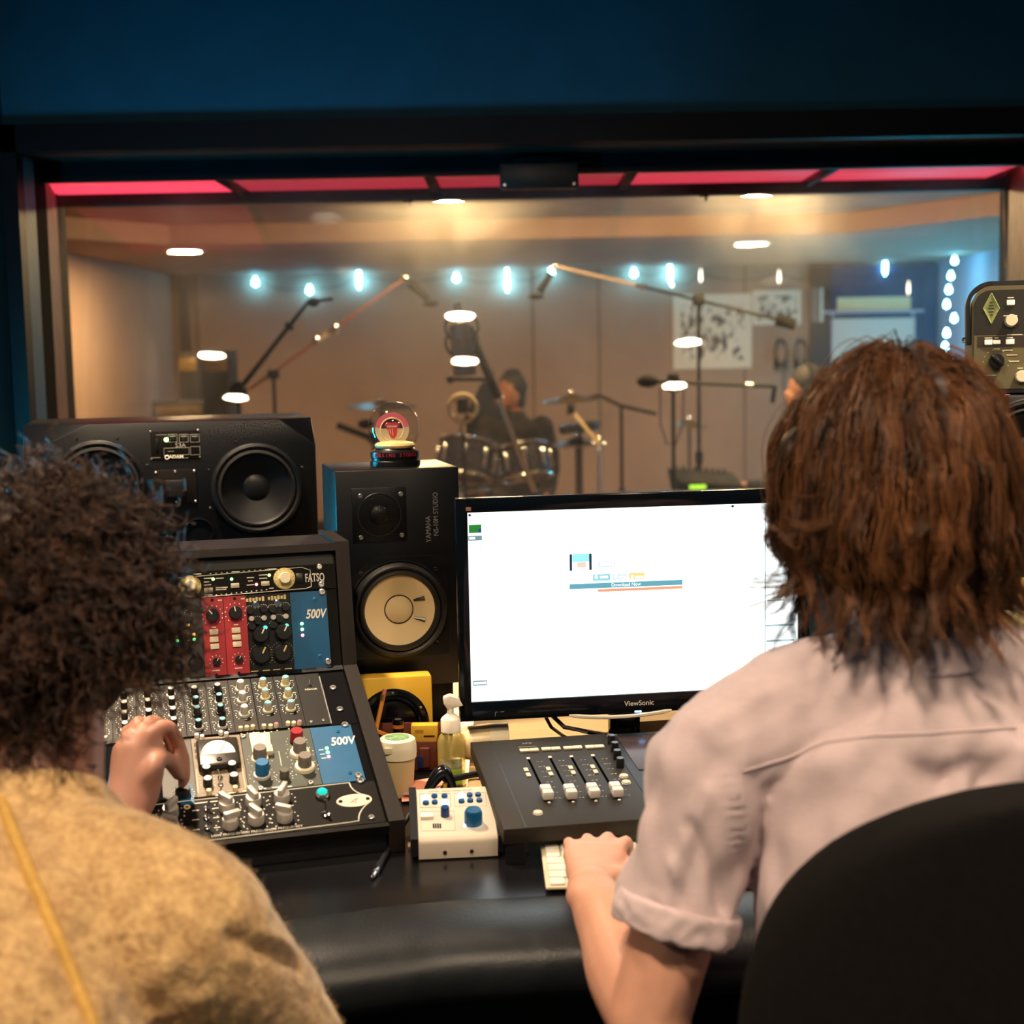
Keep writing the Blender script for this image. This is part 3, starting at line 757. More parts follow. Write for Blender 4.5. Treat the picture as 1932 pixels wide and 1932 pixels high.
a, b = l6h(480, 555, 0.012), l6h(785, 720, 0.012)
cx, cy = (xb[0] + xb[1]) / 2, (a[1] + b[1]) / 2
mw, mh = (xb[1] - xb[0]) * 0.84, abs(a[1] - b[1]) * 0.98
bez = mat('meter_bezel', lin(46, 40, 34), 0.3)
G().bbox((cx, cy, 0.004 + 0.006), (mw, mh, 0.012), 0.004, 3).build('meter_housing', bez, md)
arc = [(cx + mw * 0.40 * math.cos(t), cy - mh * 0.12 + mh * 0.50 * math.sin(t)) for t in np.linspace(0, math.pi, 20)]
G().prism(arc, 0.0155, 0.0165).build('meter_face', mat('meter_face', lin(246, 236, 200), 0.5, emit=lin(246, 230, 190), es=0.25), md, smooth=False)
arc2 = [(cx + mw * 0.44 * math.cos(t), cy - mh * 0.14 + mh * 0.55 * math.sin(t)) for t in np.linspace(0, math.pi, 20)]
G().prism(arc2, 0.0150, 0.0158).build('meter_rim', kb_blk, md, smooth=False)
G().tube([(cx + 0.002, cy - mh * 0.1, 0.0168), (cx + 0.012, cy + mh * 0.3, 0.0168)], 0.0004, 4).build('needle', kb_blk, md)
screw(md, (cx, cy - mh * 0.32), 0.004, bez, z=0.016)
for k_ in ((555, 760), (735, 735), (565, 840), (748, 815)): knob(md, l6h(*k_, 0.010), 0.0066, 0.0125, kb_blk, cap=cap_w, ptr=white_print, z=0.004)
for k_ in ((573, 915), (757, 892)): knob(md, l6h(*k_, 0.006), 0.0038, 0.007, kb_cream, z=0.004)
for i, k_ in enumerate(((652, 830), (655, 880))): toggle(md, l6(*k_), 40 + 100 * i, 0.9).location.z = 0.004
G().cyl(0.0055, 0.004, 0.006, 14, T(*l6(645, 765), 0)).build('vent_hole', kb_blk, md)
g = G()
fr_ = [l6(485, 770), l6(500, 940), l6(832, 905), l6(800, 738)]
for a, b in zip(fr_, fr_[1:] ): g.tube([(a[0], a[1], 0.0042), (b[0], b[1], 0.0042)], 0.0007, 4)
for i in range(6):
    for s_ in (500, 715, 600, 812):
        a = l6(s_ + i * 3, 770 + i * 22); g.cyl(0.0008, 0.004, 0.0044, 5, T(a[0], a[1], 0))
g.build('print', cream, md)
g = G()
for x in (xb[0] + 0.005, xb[1] - 0.005):
    for i in range(3): g.box((x, yb1 - 0.018 - i * 0.014, 0.0042), (0.0024, 0.008, 0.0004))
g.build('vent_slots', kb_blk, md)
md = module(xb[1], xb[2], green_pan, 'module', 'grey-green channel module with coloured knobs', yb0 + 0.003, yb1 - 0.002, rb)
for k_ in ((895, 535), (963, 535), (903, 580), (968, 578), (912, 622), (980, 620)): button(md, l6h(*k_, 0.008), (0.0155, 0.016, 0.009), cream, z=0.004)
def skn(k_, r, h, m, sk=None, cap=None):
    q = l6h(k_[0], k_[1], h); knob(md, q, r, h, m, skirt=sk, cap=cap, z=0.004, ptr=None); dots(md, q, (sk[0] if sk else r) + 0.005, 11, white_print, 0.0009).location.z = 0.0041
skn((930, 630), 0.0098, 0.018, kb_grey, (0.0125, 0.005, cream), None)
skn((945, 730), 0.0098, 0.020, kb_blue, (0.0125, 0.004, kb_alu), None)
skn((1188, 505), 0.0095, 0.018, kb_red, (0.010, 0.003, kb_blk), None)
skn((1210, 590), 0.0098, 0.017, kb_grey, (0.0145, 0.006, cream), None)
skn((1245, 690), 0.0098, 0.017, kb_grey, (0.0145, 0.006, cream), None)
skn((1102, 770), 0.0068, 0.014, mat('knob_olive', lin(84, 84, 70), 0.4), None, None)
g = G(); a, b, c_ = l6(1010, 655), l6(1062, 642), l6(1082, 745); g.tube([(a[0], a[1], 0.0042), (b[0], b[1], 0.0042), (c_[0], c_[1], 0.0042)], 0.0006, 4); g.build('print', white_print, md)
for k_ in ((812, 540), (1285, 865), (935, 905)): screw(md, l6(*k_), 0.0042, z=0.004)
md = module(xb[2], xb[3], blue_pan, 'module', 'blue power panel with italic lettering', yb0 + 0.003, yb1 - 0.002, rb)
q = l6(1497, 572); text('500V', 0.0255, white_print, md, T(q[0] + 0.002, q[1], 0.0041), shear=0.2, bold=0.0005, sx=0.66)
for (x, y, m) in ((1398, 622, led_g), (1405, 652, led_g), (1412, 682, led_r)): led(md, l6(x, y), m, 0.0026, z=0.004)
g = G()
for (x, y) in ((1358, 632), (1368, 662), (1378, 690)): q = l6(x, y); g.box((q[0], q[1], 0.0042), (0.007, 0.0016, 0.0003))
g.build('print', white_print, md)
for k_ in ((1478, 505), (1562, 795)): screw(md, l6(*k_), 0.0028, kb_blue, z=0.004)
for k_ in ((1525, 458), (1620, 815), (1632, 852)): screw(rb, l6(*k_), 0.0055, z=0.004)

# ---- lower rack, row c: wide equaliser
yc1 = yb0 - 0.001; yc0 = 0.006
rc = thing('equaliser_unit', 'wide black equaliser with silver pointer knobs and jewel lamp', 'audio unit', LOW.M(0, 0, 0.001))
plate(rc, [(XL, yc0), (XR, yc0), (XR, yc1), (XL, yc1)], panel_black, 0.004, 'panel')
pk = {}
def pointer_knob(par, q, rot):
    if not pk:
        g = G().lathe([(0.0108, 0), (0.0108, 0.010), (0.0100, 0.0135), (0.0003, 0.0135)], 24); pk['b'] = g.mesh('knob', kb_alu)
        pk['f'] = G().bbox((0, 0.002, 0.0185), (0.0075, 0.022, 0.011), 0.0015).mesh('grip', kb_alu)
        pk['d'] = None
    o = link('knob', pk['b'], par, T(q[0], q[1], 0.004) @ RZ(rot)); link('grip', pk['f'], o)
    return o
HK = 0.02
for (x, y, r) in ((697, 965, 42), (885, 930, 25), (1085, 905, -28), (722, 1082, -75), (905, 1052, 35), (1105, 1035, 62), (302, 1005, -40), (305, 1115, 60)):
    q = LOW.uv(240 + x / 3.715, 1250 + y / 3.715, HK); pointer_knob(rc, q, r); dots(rc, q, 0.0185, 11, white_print, 0.0011).location.z = 0.0041
x_l = LOW.uv(240 + 302 / 3.715, 1250 + 1005 / 3.715, HK)[0]
for i in range(1, 4):
    for yy in (yc1 - 0.022, yc0 + 0.026):
        if x_l - i * 0.055 > XL + 0.02: pointer_knob(rc, (x_l - i * 0.055, yy), 20 * i); dots(rc, (x_l - i * 0.055, yy), 0.0185, 11, white_print, 0.0011).location.z = 0.0041
for i, k_ in enumerate(((555, 1050), (555, 1115), (560, 1185))):
    q = l6(*k_); toggle(rc, q, -70, 1.0).location.z = 0.004
    g = G(); g.box((q[0] - 0.014, q[1], 0.0042), (0.009, 0.0016, 0.0003)); g.box((q[0] + 0.013, q[1], 0.0042), (0.008, 0.0016, 0.0003)); g.build('print', white_print, rc)
q = l6(1365, 955)
link('lamp_bezel', G().lathe([(0.0105, 0), (0.0105, 0.004), (0.008, 0.008), (0.0072, 0.004), (0.0003, 0.004)], 20).mesh('lamp_bezel', chrome), rc, T(q[0], q[1], 0.004))
G().ball((0, 0, 0), (0.0068, 0.0068, 0.0065), 16).build('jewel_lamp', mat('jewel', lin(10, 150, 140), 0.1, emit=(0.02, 0.55, 0.5), es=0.9), rc, T(q[0], q[1], 0.0105))
toggle(rc, l6(1390, 1090), 0, 1.5).location.z = 0.004
qo = l6(1590, 990)
G().lathe([(0.021, 0), (0.021, 0.0012), (0.0003, 0.0012)], 32).build('oval_plate', mat('oval_plate', lin(226, 214, 190), 0.35), rc, T(qo[0], qo[1], 0.004) @ S(1.18, 0.62, 1))
for dx in (-0.019, 0.019): screw(rc, (qo[0] + dx, qo[1]), 0.0028, kb_blk, z=0.005)
g = G(); g.tube([(qo[0] - 0.006, qo[1] - 0.004, 0.0054), (qo[0], qo[1] + 0.0005, 0.0054), (qo[0] + 0.007, qo[1] + 0.003, 0.0054)], 0.0005, 4); g.tube([(qo[0] - 0.003, qo[1] - 0.003, 0.0054), (qo[0] + 0.002, qo[1] - 0.005, 0.0054), (qo[0] + 0.003, qo[1] + 0.004, 0.0054)], 0.0004, 4); g.build('signature', kb_red, rc)
g = G()
ol = [l6(130, 1025), l6(1555, 862)]
for t in np.linspace(0, 1, 6): ol.append((1 - t) ** 2 * l6(1555, 862) + 2 * t * (1 - t) * l6(1570, 935) + t * t * l6(1690, 955))
ol += [l6(1698, 1002)]
for t in np.linspace(0, 1, 6): ol.append((1 - t) ** 2 * l6(1690, 1005) + 2 * t * (1 - t) * l6(1615, 1060) + t * t * l6(1622, 1130))
ol += [l6(1560, 1140), l6(560, 1270), l6(100, 1330)]
g.tube([(q[0], q[1], 0.0042) for q in ol], 0.0010, 4, caps=False); g.build('outline_print', white_print, rc)
g = G()
for (x, y, wd) in ((650, 950, 0.012), (735, 935, 0.010), (840, 920, 0.012), (950, 905, 0.010), (1040, 895, 0.010), (1130, 890, 0.010), (555, 1000, 0.030)):
    q = l6(x, y); g.box((q[0], q[1], 0.0042), (wd, 0.0018, 0.0003))
g.build('print', white_print, rc)
for s_, k_ in (('LOW FREQUENCY', (720, 1228)), ('MID FREQUENCY', (925, 1205)), ('HI FREQUENCY', (1125, 1180))):
    q = l6(*k_); text(s_, 0.0058, white_print, rc, T(q[0], q[1] + 0.001, 0.0041))
for (x, y) in ((1710, 1108),): screw(rc, l6(x, y), 0.0045, z=0.004)
nutq = l6(420, 1035); link('brass_screw', G().torus(0.0035, 0.0012, 14, 6).mesh('brass_screw', dial), rc, T(nutq[0], nutq[1], 0.0045))

# ================================================================ LOUDSPEAKERS
cab = mat('black_cabinet_veneer', lin(8, 10, 15), 0.34, nz=(30, 0.25))
cab_warm = cab
def ring(r0, r1, h): return [(r1, 0), (r1, h), (r0, h), (r0, 0)]
S3 = yaw_panel((-0.935, 2.637, 1.014), 15)
sW, sH, sD = 0.56, 0.28, 0.35
sp = thing('horizontal_loudspeaker', 'wide black two-woofer studio loudspeaker behind the curly head', 'loudspeaker', S3.M())
c_, fy = 0.05, 0.055
pts = [(0, 0, -sD), (sW, 0, -sD), (sW, sH, -sD), (0, sH, -sD), (0, 0, 0), (sW, 0, 0), (sW, sH - fy, 0), (sW - 0.07, sH, 0), (0.125, sH, 0), (0, sH - fy, 0), (0, sH, -c_ * 1.2), (sW, sH, -c_ * 1.2)]
G().hull(pts, bev=0.002).build('cabinet', cab, sp)
s3 = lambda x, y: S3.uv(x / 2.972, 750 + y / 2.972)
cone_b = mat('black_cone', lin(16, 17, 20), 0.35, nz=(50, 0.2))
surr = mat('rubber_surround', lin(20, 20, 22), 0.5)
def woofer(par, q, R, cone_mat, cap_mat, surround=surr, rim=black, depth=0.03, capr=0.26):
    o = link('woofer', G().lathe([(R, 0), (R, 0.004), (R * 0.95, 0.006), (R * 0.90, 0.004), (R * 0.89, -0.002)], 48, closed=False).mesh('woofer', rim), par, T(q[0], q[1], 0.0005))
    G().lathe([(R * 0.895, 0.0005), (R * 0.86, 0.006), (R * 0.81, 0.007), (R * 0.765, 0.003), (R * 0.755, -0.001)], 48, closed=False).build('surround', surround, o)
    G().lathe([(R * 0.76, -0.0005), (R * 0.60, -depth * 0.42), (R * 0.42, -depth * 0.78), (R * capr, -depth)], 48, closed=False).build('cone', cone_mat, o)
    G().lathe([(R * capr * 1.02, -depth), (R * capr * 0.85, -depth * 0.8), (R * capr * 0.5, -depth * 0.62), (0.0004, -depth * 0.56)], 32).build('dust_cap', cap_mat, o)
    return o
# recess behind cones: the cabinet hull is solid, so the drivers sit in shallow dark wells proud of the baffle
def well(par, q, R):
    return G().lathe([(R * 1.02, 0), (R * 1.02, 0.012), (R * 0.98, 0.014)], 48, closed=False).build('driver_frame', black, par, T(q[0], q[1], 0))
Rw = 0.088
for px in ((484, 920), (187, 917)):
    q = S3.uv(*px)
    well(sp, q, Rw)
    o = woofer(sp, q, Rw, cone_b, cone_b, depth=0.011, capr=0.30); o.location.z = 0.012
    for k in range(8):
        a = R_(22 + 45 * k); screw(sp, (q[0] + Rw * 1.13 * math.cos(a), q[1] + Rw * 1.13 * math.sin(a)), 0.0025, kb_blk, z=0.0003)
q0, q1 = s3(842, 190), s3(1125, 345)
pc = ((q0[0] + q1[0]) / 2, (q0[1] + q1[1]) / 2); pw, ph = q1[0] - q0[0], q0[1] - q1[1]
cp = G().bbox((pc[0], pc[1], 0.001), (pw, ph, 0.002), 0.001).build('control_panel', panel_black, sp)
gprint = mat('grey_print', lin(160, 156, 146), 0.6)
for i, x in enumerate((968, 1030, 1092)):
    q = s3(x, 228); g = G(); w2, h2 = 0.0085, 0.0075
    for a, b in (((-w2, -h2), (w2, -h2)), ((w2, -h2), (w2, h2)), ((w2, h2), (-w2, h2)), ((-w2, h2), (-w2, -h2))): g.tube([(q[0] + a[0], q[1] + a[1], 0.0022), (q[0] + b[0], q[1] + b[1], 0.0022)], 0.0004, 4)
    g.box((q[0], q[1] + 0.004, 0.0022), (0.011, 0.0018, 0.0003)); g.build('trim_frame', gprint, cp)
    knob(cp, (q[0], q[1] - 0.0025), 0.003, 0.002, kb_blk, z=0.002, name='trim_knob')
led(cp, s3(932, 236), emat('led_lime_bright', (0.55, 1.0, 0.2), 9.0), 0.0042, z=0.002)
q = s3(1012, 268); text('S3A', 0.0125, gprint, cp, T(q[0], q[1], 0.0022))
q = s3(988, 332); text('ADAM', 0.0085, white_print, cp, T(q[0], q[1], 0.0022), sx=1.15, bold=0.0002)
q = s3(936, 335); link('emblem', G().torus(0.0036, 0.0010, 16, 6).mesh('emblem', white_print), cp, T(q[0], q[1], 0.0022))
q = s3(880, 265); button(cp, q, (0.005, 0.024, 0.002), kb_blk, 'slide_switch', z=0.002)
g = G()
for (x0, x1, y) in ((875, 935, 210), (845, 900, 338), (940, 975, 302), (990, 1055, 340)): a, b = s3(x0, y), s3(x1, y); g.box(((a[0] + b[0]) / 2, a[1], 0.0022), (b[0] - a[0], 0.0008, 0.0003))
for cx_, cy_, w2, h2 in ((990, 302, 0.024, 0.007), (1095, 298, 0.009, 0.008)):
    q = s3(cx_, cy_)
    for a, b in (((-w2, -h2), (w2, -h2)), ((w2, -h2), (w2, h2)), ((w2, h2), (-w2, h2)), ((-w2, h2), (-w2, -h2))): g.tube([(q[0] + a[0], q[1] + a[1], 0.0022), (q[0] + b[0], q[1] + b[1], 0.0022)], 0.0003, 4)
g.build('print', gprint, cp)
for (x, y) in ((842, 192), (1110, 182), (850, 342), (1120, 332)): screw(cp, s3(x, y), 0.002, steel, z=0.001)
# ribbon tweeter plate
q = s3(985, 500); tw = G().bbox((q[0], q[1], 0.0015), (0.082, 0.068, 0.003), 0.0015).build('tweeter_plate', panel_black, sp)
G().bbox((q[0], q[1] - 0.004, 0.004), (0.040, 0.036, 0.006), 0.003).build('waveguide', black, tw)
for i in range(7): G().box((q[0] - 0.012 + i * 0.004, q[1] - 0.004, 0.0072), (0.0016, 0.028, 0.0012)).build('ribbon', dark_metal, tw)
for dx in (-0.037, 0, 0.037):
    for dy in (-0.030, 0.030): screw(tw, (q[0] + dx, q[1] + dy), 0.0022, steel, z=0.003)
for px in ((375, 1005), (306, 1010)):
    q = S3.uv(*px)
    G().lathe([(0.031, 0), (0.031, 0.003), (0.027, 0.005), (0.0255, 0.0), (0.0003, 0.0004)], 32).build('bass_port', black_gloss, sp, T(q[0], q[1], 0.0002))
# plinth carrying the wide loudspeaker behind the rack
st = thing('speaker_plinth', 'black plinth under the wide loudspeaker', 'stand', S3.M())
G().box((sW / 2, -(1.014 - ZD) / 2 - 0.0005, -0.20), (sW * 0.9, 1.014 - ZD - 0.001, 0.28)).build('box', black, st, smooth=False)

# ---- upright two-way loudspeaker with the pale cone
NS = yaw_panel((-0.300, 2.336, 0.838), 14)
nW, nH, nD = 0.215, 0.382, 0.199
ns = thing('upright_loudspeaker', 'black upright loudspeaker with a pale paper woofer', 'loudspeaker', NS.M())
G().bbox((nW / 2, nH / 2, -nD / 2), (nW, nH, nD), 0.002).build('cabinet', cab, ns)
nsv = lambda x, y: NS.uv(590 + x / 3.22, 750 + y / 3.22)
q = nsv(520, 1283)
paper = mat('cream_paper_cone', lin(240, 214, 162), 0.7, nz=(9, 0.08))
Rn = 0.087
fp = [(-0.088, 0.05), (-0.088, -0.088), (0.088, -0.088), (0.088, 0.088), (-0.045, 0.088)]
fr2 = G().prism([(q[0] + x, q[1] + y + 0.003) for x, y in fp], 0, 0.004).build('woofer_frame', cab, ns, smooth=False)
link('bead', G().torus(Rn * 0.98, 0.002, 48, 6).mesh('bead', black), fr2, T(q[0], q[1], 0.0045))
G().lathe([(Rn * 0.95, 0.003), (Rn * 0.95, 0.017), (Rn * 0.91, 0.0185)], 48, closed=False).build('driver_frame', black, ns, T(q[0], q[1], 0))
wf = woofer(ns, q, Rn * 0.93, paper, paper, depth=0.0118, capr=0.30); wf.location.z = 0.0175
capring = link('cap_ring', G().torus(Rn * 0.93 * 0.305, 0.0010, 40, 6).mesh('cap_ring', kb_blk), wf, T(0, 0, -0.0110))
for dy in (0.016, -0.018):
    a = np.array([0.026, dy * 0.9]); b = np.array([0.045, dy * 1.15])
    gq = G(); gq.tube([(a[0], a[1], -0.0105), ((a[0] + b[0]) / 2, (a[1] + b[1]) / 2, -0.0085), (b[0], b[1], -0.0062)], [0.0020, 0.0034, 0.0048], 8); gq.build('lead_tab', kb_blk, wf)
for (x, y) in ((292, 1070), (742, 1040), (750, 1488), (305, 1525)): screw(ns, nsv(x, y), 0.0042, dark_metal, z=0.003)
q = nsv(405, 712)
tp = G().bbox((q[0], q[1], 0.0012), (0.094, 0.094, 0.0024), 0.001).build('tweeter_plate', cab, ns)
link('tweeter_ring', G().torus(0.037, 0.0016, 40, 6).mesh('tweeter_ring', dark_metal), tp, T(q[0], q[1], 0.003))
link('dome', G().ball((0, 0, 0), (0.018, 0.018, 0.008), 20).mesh('dome', black), tp, T(q[0], q[1], 0.002))
g = G()
for i in range(-8, 9):
    c1 = i * 0.004; h = math.sqrt(max(0, 0.036 ** 2 - c1 ** 2))
    zf = lambda t: 0.004 + 0.010 * max(0, 1 - (t / 0.036) ** 2)
    for ax in (0, 1):
        pl_ = []
        for t in np.linspace(-h, h, 7):
            r2 = math.hypot(c1, t); pl_.append((q[0] + (c1 if ax else t), q[1] + (t if ax else c1), zf(r2)))
        if h > 0.004: g.tube(pl_, 0.00035, 3, caps=False)
g.build('wire_grille', dark_metal, tp)
for (x, y) in ((288, 598), (533, 585), (292, 850), (540, 835)): screw(tp, nsv(x, y), 0.0042, steel, z=0.0024)
q = nsv(703, 800); text('YAMAHA', 0.0125, mat('dim_print', lin(120, 120, 122), 0.6), ns, T(q[0], q[1], 0.0003) @ RZ(90), sx=0.9)
q = nsv(748, 708); text('NS-10M STUDIO', 0.0125, mat('dim_print', lin(120, 120, 122), 0.6), ns, T(q[0], q[1], 0.0003) @ RZ(90), sx=0.85)
st = thing('speaker_riser', 'low black riser under the upright loudspeaker', 'stand', NS.M())
G().bbox((nW / 2, -(0.838 - ZD) / 2, -0.115), (nW - 0.02, 0.838 - ZD - 0.0025, 0.15), 0.003).build('block', black, st)

# ================================================================ SNOW GLOBE
q = NS.O + NS.ex * 0.118 - NS.n * 0.085 + NS.ey * (nH + 0.0008)
def thin_glass(name, tint, ior=1.45):
    m = bpy.data.materials.new(name); m.use_nodes = True; nt = m.node_tree; nt.nodes.clear()
    o = nt.nodes.new('ShaderNodeOutputMaterial'); t = nt.nodes.new('ShaderNodeBsdfTransparent'); t.inputs['Color'].default_value = (*tint, 1); gq = nt.nodes.new('ShaderNodeBsdfGlossy'); gq.inputs['Roughness'].default_value = 0.03
    f = nt.nodes.new('ShaderNodeFresnel'); f.inputs['IOR'].default_value = ior; x = nt.nodes.new('ShaderNodeMixShader')
    gm = nt.nodes.new('ShaderNodeNewGeometry'); sb_ = nt.nodes.new('ShaderNodeMath'); sb_.operation = 'SUBTRACT'; sb_.inputs[0].default_value = 1.0; ml = nt.nodes.new('ShaderNodeMath'); ml.operation = 'MULTIPLY'
    nt.links.new(gm.outputs['Backfacing'], sb_.inputs[1]); nt.links.new(sb_.outputs[0], ml.inputs[0]); nt.links.new(f.outputs[0], ml.inputs[1]); nt.links.new(ml.outputs[0], x.inputs[0]); nt.links.new(t.outputs[0], x.inputs[1]); nt.links.new(gq.outputs[0], x.inputs[2]); nt.links.new(x.outputs[0], o.inputs['Surface']); return m
gl_c = thin_glass('clear_glass', (0.97, 0.97, 0.97), 1.9)
sg = thing('snow_globe', 'snow globe with a red lips and tongue emblem on a black base', 'snow globe', T(*q) @ RZ(6))
G().lathe([(0.0445, 0), (0.0445, 0.008), (0.042, 0.010), (0.042, 0.013), (0.0435, 0.015), (0.0435, 0.024), (0.036, 0.028), (0.034, 0.031), (0.0003, 0.031)], 40).build('base', mat('black_base', lin(20, 18, 20), 0.3), sg)
G().ball((0, 0, 0.066), 0.0465, 40).build('glass_ball', gl_c, sg)
disc_d = mat('cream_card', lin(240, 222, 180), 0.5); lips = mat('lip_red', lin(214, 60, 70), 0.5); pinkm = mat('pink_print', lin(232, 110, 130), 0.5); maroon = mat('maroon_print', lin(84, 26, 38), 0.5)
card = G().lathe([(0.030, -0.001), (0.030, 0.001), (0.0003, 0.001)], 40).build('emblem_card', disc_d, sg, T(-0.004, 0, 0.063) @ RX(90) @ RY(0))
G().prism([(0.030 * math.cos(t), 0.030 * math.sin(t)) for t in np.linspace(0.15, math.pi - 0.15, 24)] + [(0.021 * math.cos(t), 0.021 * math.sin(t)) for t in np.linspace(math.pi - 0.15, 0.15, 24)], 0.001, 0.0016).build('arch_band', pinkm, card, smooth=False)
link('ring_print', G().torus(0.0205, 0.0011, 36, 6).mesh('ring_print', disc_d), card, T(0, 0, 0.0014))
G().prism([(0.0195 * math.cos(t), 0.0195 * math.sin(t)) for t in np.linspace(0.1, math.pi - 0.1, 24)], 0.0010, 0.0013).build('dark_field', maroon, card, smooth=False)
g = G()   # lips and tongue
up = [(-0.014, 0.006), (-0.011, 0.011), (-0.006, 0.0135), (0.0, 0.0115), (0.006, 0.0135), (0.011, 0.011), (0.014, 0.006), (0.010, 0.007), (0.0, 0.0075), (-0.010, 0.007)]
g.prism(up, 0.0012, 0.0024)
lo = [(-0.013, 0.004), (-0.009, 0.0005), (0.0, -0.001), (0.009, 0.0005), (0.013, 0.004), (0.009, 0.0032), (0.0, 0.0025), (-0.009, 0.0032)]
g.prism(lo, 0.0012, 0.0024)
g.build('lips', lips, card, smooth=False)
G().prism([(-0.007, 0.004), (0.0075, 0.004), (0.009, -0.004), (0.0075, -0.011), (0.003, -0.016), (-0.002, -0.0145), (-0.0055, -0.008)], 0.0016, 0.003).build('tongue', lips, card, smooth=False)
g = G(); g.tube([(0.0005, 0.002, 0.0031), (0.001, -0.006, 0.0031), (0.0015, -0.011, 0.0031)], 0.0005, 4); g.tube([(-0.004, 0.002, 0.0031), (-0.0025, -0.007, 0.0031)], 0.0006, 4); g.build('tongue_lines', disc_d, card)
g = G().prism([(-0.010, 0.0072), (0.010, 0.0072), (0.009, 0.0042), (-0.009, 0.0042)], 0.0011, 0.0018); g.build('teeth', white_print, card, smooth=False)
G().lathe([(0.034, 0), (0.036, 0.004), (0.033, 0.008), (0.02, 0.011), (0.0003, 0.012)], 30).build('snow_bed', mat('gold_glitter', lin(236, 206, 140), 0.5, nz=(300, 0.4)), sg, T(0, 0, 0.0315))
txm = mat('red_lettering', lin(150, 30, 50), 0.5)
word = 'ROLLING STONES'
for i, ch in enumerate(word):
    if ch == ' ': continue
    a = R_((i - 6.5) * 8.2)
    text(ch, 0.0085, txm, sg, RZ(math.degrees(a)) @ T(0, -0.0440, 0.0195) @ RX(90), sx=0.85, ext=0.0004, bold=0.0002)

# ================================================================ MONITOR
MO = yaw_panel((-0.069, 2.108, 0.872), 7.8)
mn = thing('computer_monitor', 'wide black computer monitor showing a bright white page', 'monitor', MO.M())
sw, sh = 0.53, 0.298
teal_black = mat('piano_black', lin(10, 14, 20), 0.14)
g = G()
B_, Bt, Bb = 0.018, 0.022, 0.030
bz = mn
fr_o = [(-B_, -Bb), (sw + B_, -Bb), (sw + B_, sh + Bt), (-B_, sh + Bt)]
g = G()
for (x0, x1, y0, y1) in ((-B_, 0, -Bb, sh + Bt), (sw, sw + B_, -Bb, sh + Bt), (0, sw, -Bb, 0), (0, sw, sh, sh + Bt)):
    g.bbox(((x0 + x1) / 2, (y0 + y1) / 2, -0.006), (x1 - x0 + 0.0006, y1 - y0 + 0.0006, 0.018), 0.0015)
g.build('bezel', teal_black, mn)
G().bbox((sw / 2, sh / 2 - 0.004, -0.030), (sw + 2 * B_ - 0.006, sh + Bt + Bb - 0.006, 0.034), 0.008).build('back_shell', black, mn)
scr = G().box((sw / 2, sh / 2, -0.0065), (sw, sh, 0.011)).build('screen', emat('screen_white', (0.93, 1.0, 1.0), SCREEN), mn, smooth=False)
sv = lambda x, y: MO.uv(850 + x / 2.76, 900 + y / 2.76)
def ui(x0, y0, x1, y1, m, name='screen_window', z=-0.0006, par=None):
    a, b = sv(x0, y0), sv(x1, y1)
    return G().box(((a[0] + b[0]) / 2, (a[1] + b[1]) / 2, z), (abs(b[0] - a[0]), abs(b[1] - a[1]), 0.0005)).build(name, m, par or scr, smooth=False)
ebar = emat('screen_teal', lin(92, 160, 176), 0.95); eor = emat('screen_orange', lin(236, 150, 110), 1.0); eye_ = emat('screen_yellow', lin(250, 206, 130), 1.0); edk = emat('screen_dark', lin(12, 60, 76), 0.6); ecy = emat('screen_cyan', lin(140, 206, 216), 0.95); egr = emat('screen_green', lin(20, 130, 40), 0.8); elg = emat('screen_pale', (0.85, 0.97, 1.0), 1.02); etxt = emat('screen_text', (0.95, 1.0, 1.0), 1.3)
def bar(x0, x1, y, h, m, z=-0.0006):   # along the slightly rising page lines
    a, b = sv(x0, y), sv(x1, y)
    yy = (sv(x0, y)[1]); hh = h / 2.76 / 1215
    return G().box(((a[0] + b[0]) / 2, yy, z), (b[0] - a[0], hh, 0.0005)).build('page_bar', m, scr, smooth=False)
bar(620, 1208, 572, 27, ebar); bar(768, 1208, 592, 14, eor)
a_ = sv(914, 559); text('Download Now', 0.0072, etxt, scr, T(a_[0], sv(620, 572)[1], -0.0003))
ui(742, 508, 832, 538, ecy); ui(843, 507, 918, 534, emat('screen_grey', lin(206, 222, 228), 0.95)); ui(930, 500, 1010, 530, eye_)
for x in (752, 853, 940): ui(x, 512, x + 14, 530, etxt, 'page_icon', -0.0003)
for x in (778, 878, 962): ui(x, 516, x + 42, 526, etxt, 'page_icon', -0.0003)
ui(620, 403, 634, 488, edk, 'thumbnail'); ui(722, 399, 736, 484, edk, 'thumbnail'); ui(634, 401, 722, 440, emat('screen_cyan_pale', lin(150, 226, 240), 0.98), 'thumbnail')
ui(660, 445, 705, 470, emat('screen_flesh', lin(226, 200, 180), 0.98), 'thumbnail'); ui(770, 443, 858, 466, emat('screen_grey2', lin(190, 216, 222), 0.95), 'page_icon'); ui(776, 447, 852, 461, etxt, 'page_icon', -0.0003)
ui(95, 250, 161, 290, egr, 'counter_window'); ui(145, 270, 161, 288, emat('screen_navy', lin(30, 60, 140), 0.7), 'counter_window', -0.0003)
ui(92, 308, 164, 330, emat('screen_slate', lin(120, 150, 160), 0.8), 'side_bar'); ui(98, 313, 128, 325, etxt, 'side_bar', -0.0003); ui(118, 1062, 192, 1084, emat('screen_slate', lin(120, 150, 160), 0.8), 'side_bar'); ui(122, 1068, 188, 1078, etxt, 'side_bar', -0.0003)
for y in range(345, 520, 11): ui(150, y, 165, y + 2, emat('screen_rule', lin(170, 200, 206), 0.9), 'side_rule')
for (y, x0, x1) in ((300, 1660, 1740), (370, 1665, 1745), (640, 1650, 1740), (770, 1640, 1790), (850, 1645, 1790)): ui(x0, y, x1, y + 3, emat('screen_rule', lin(170, 200, 206), 0.9), 'side_rule')
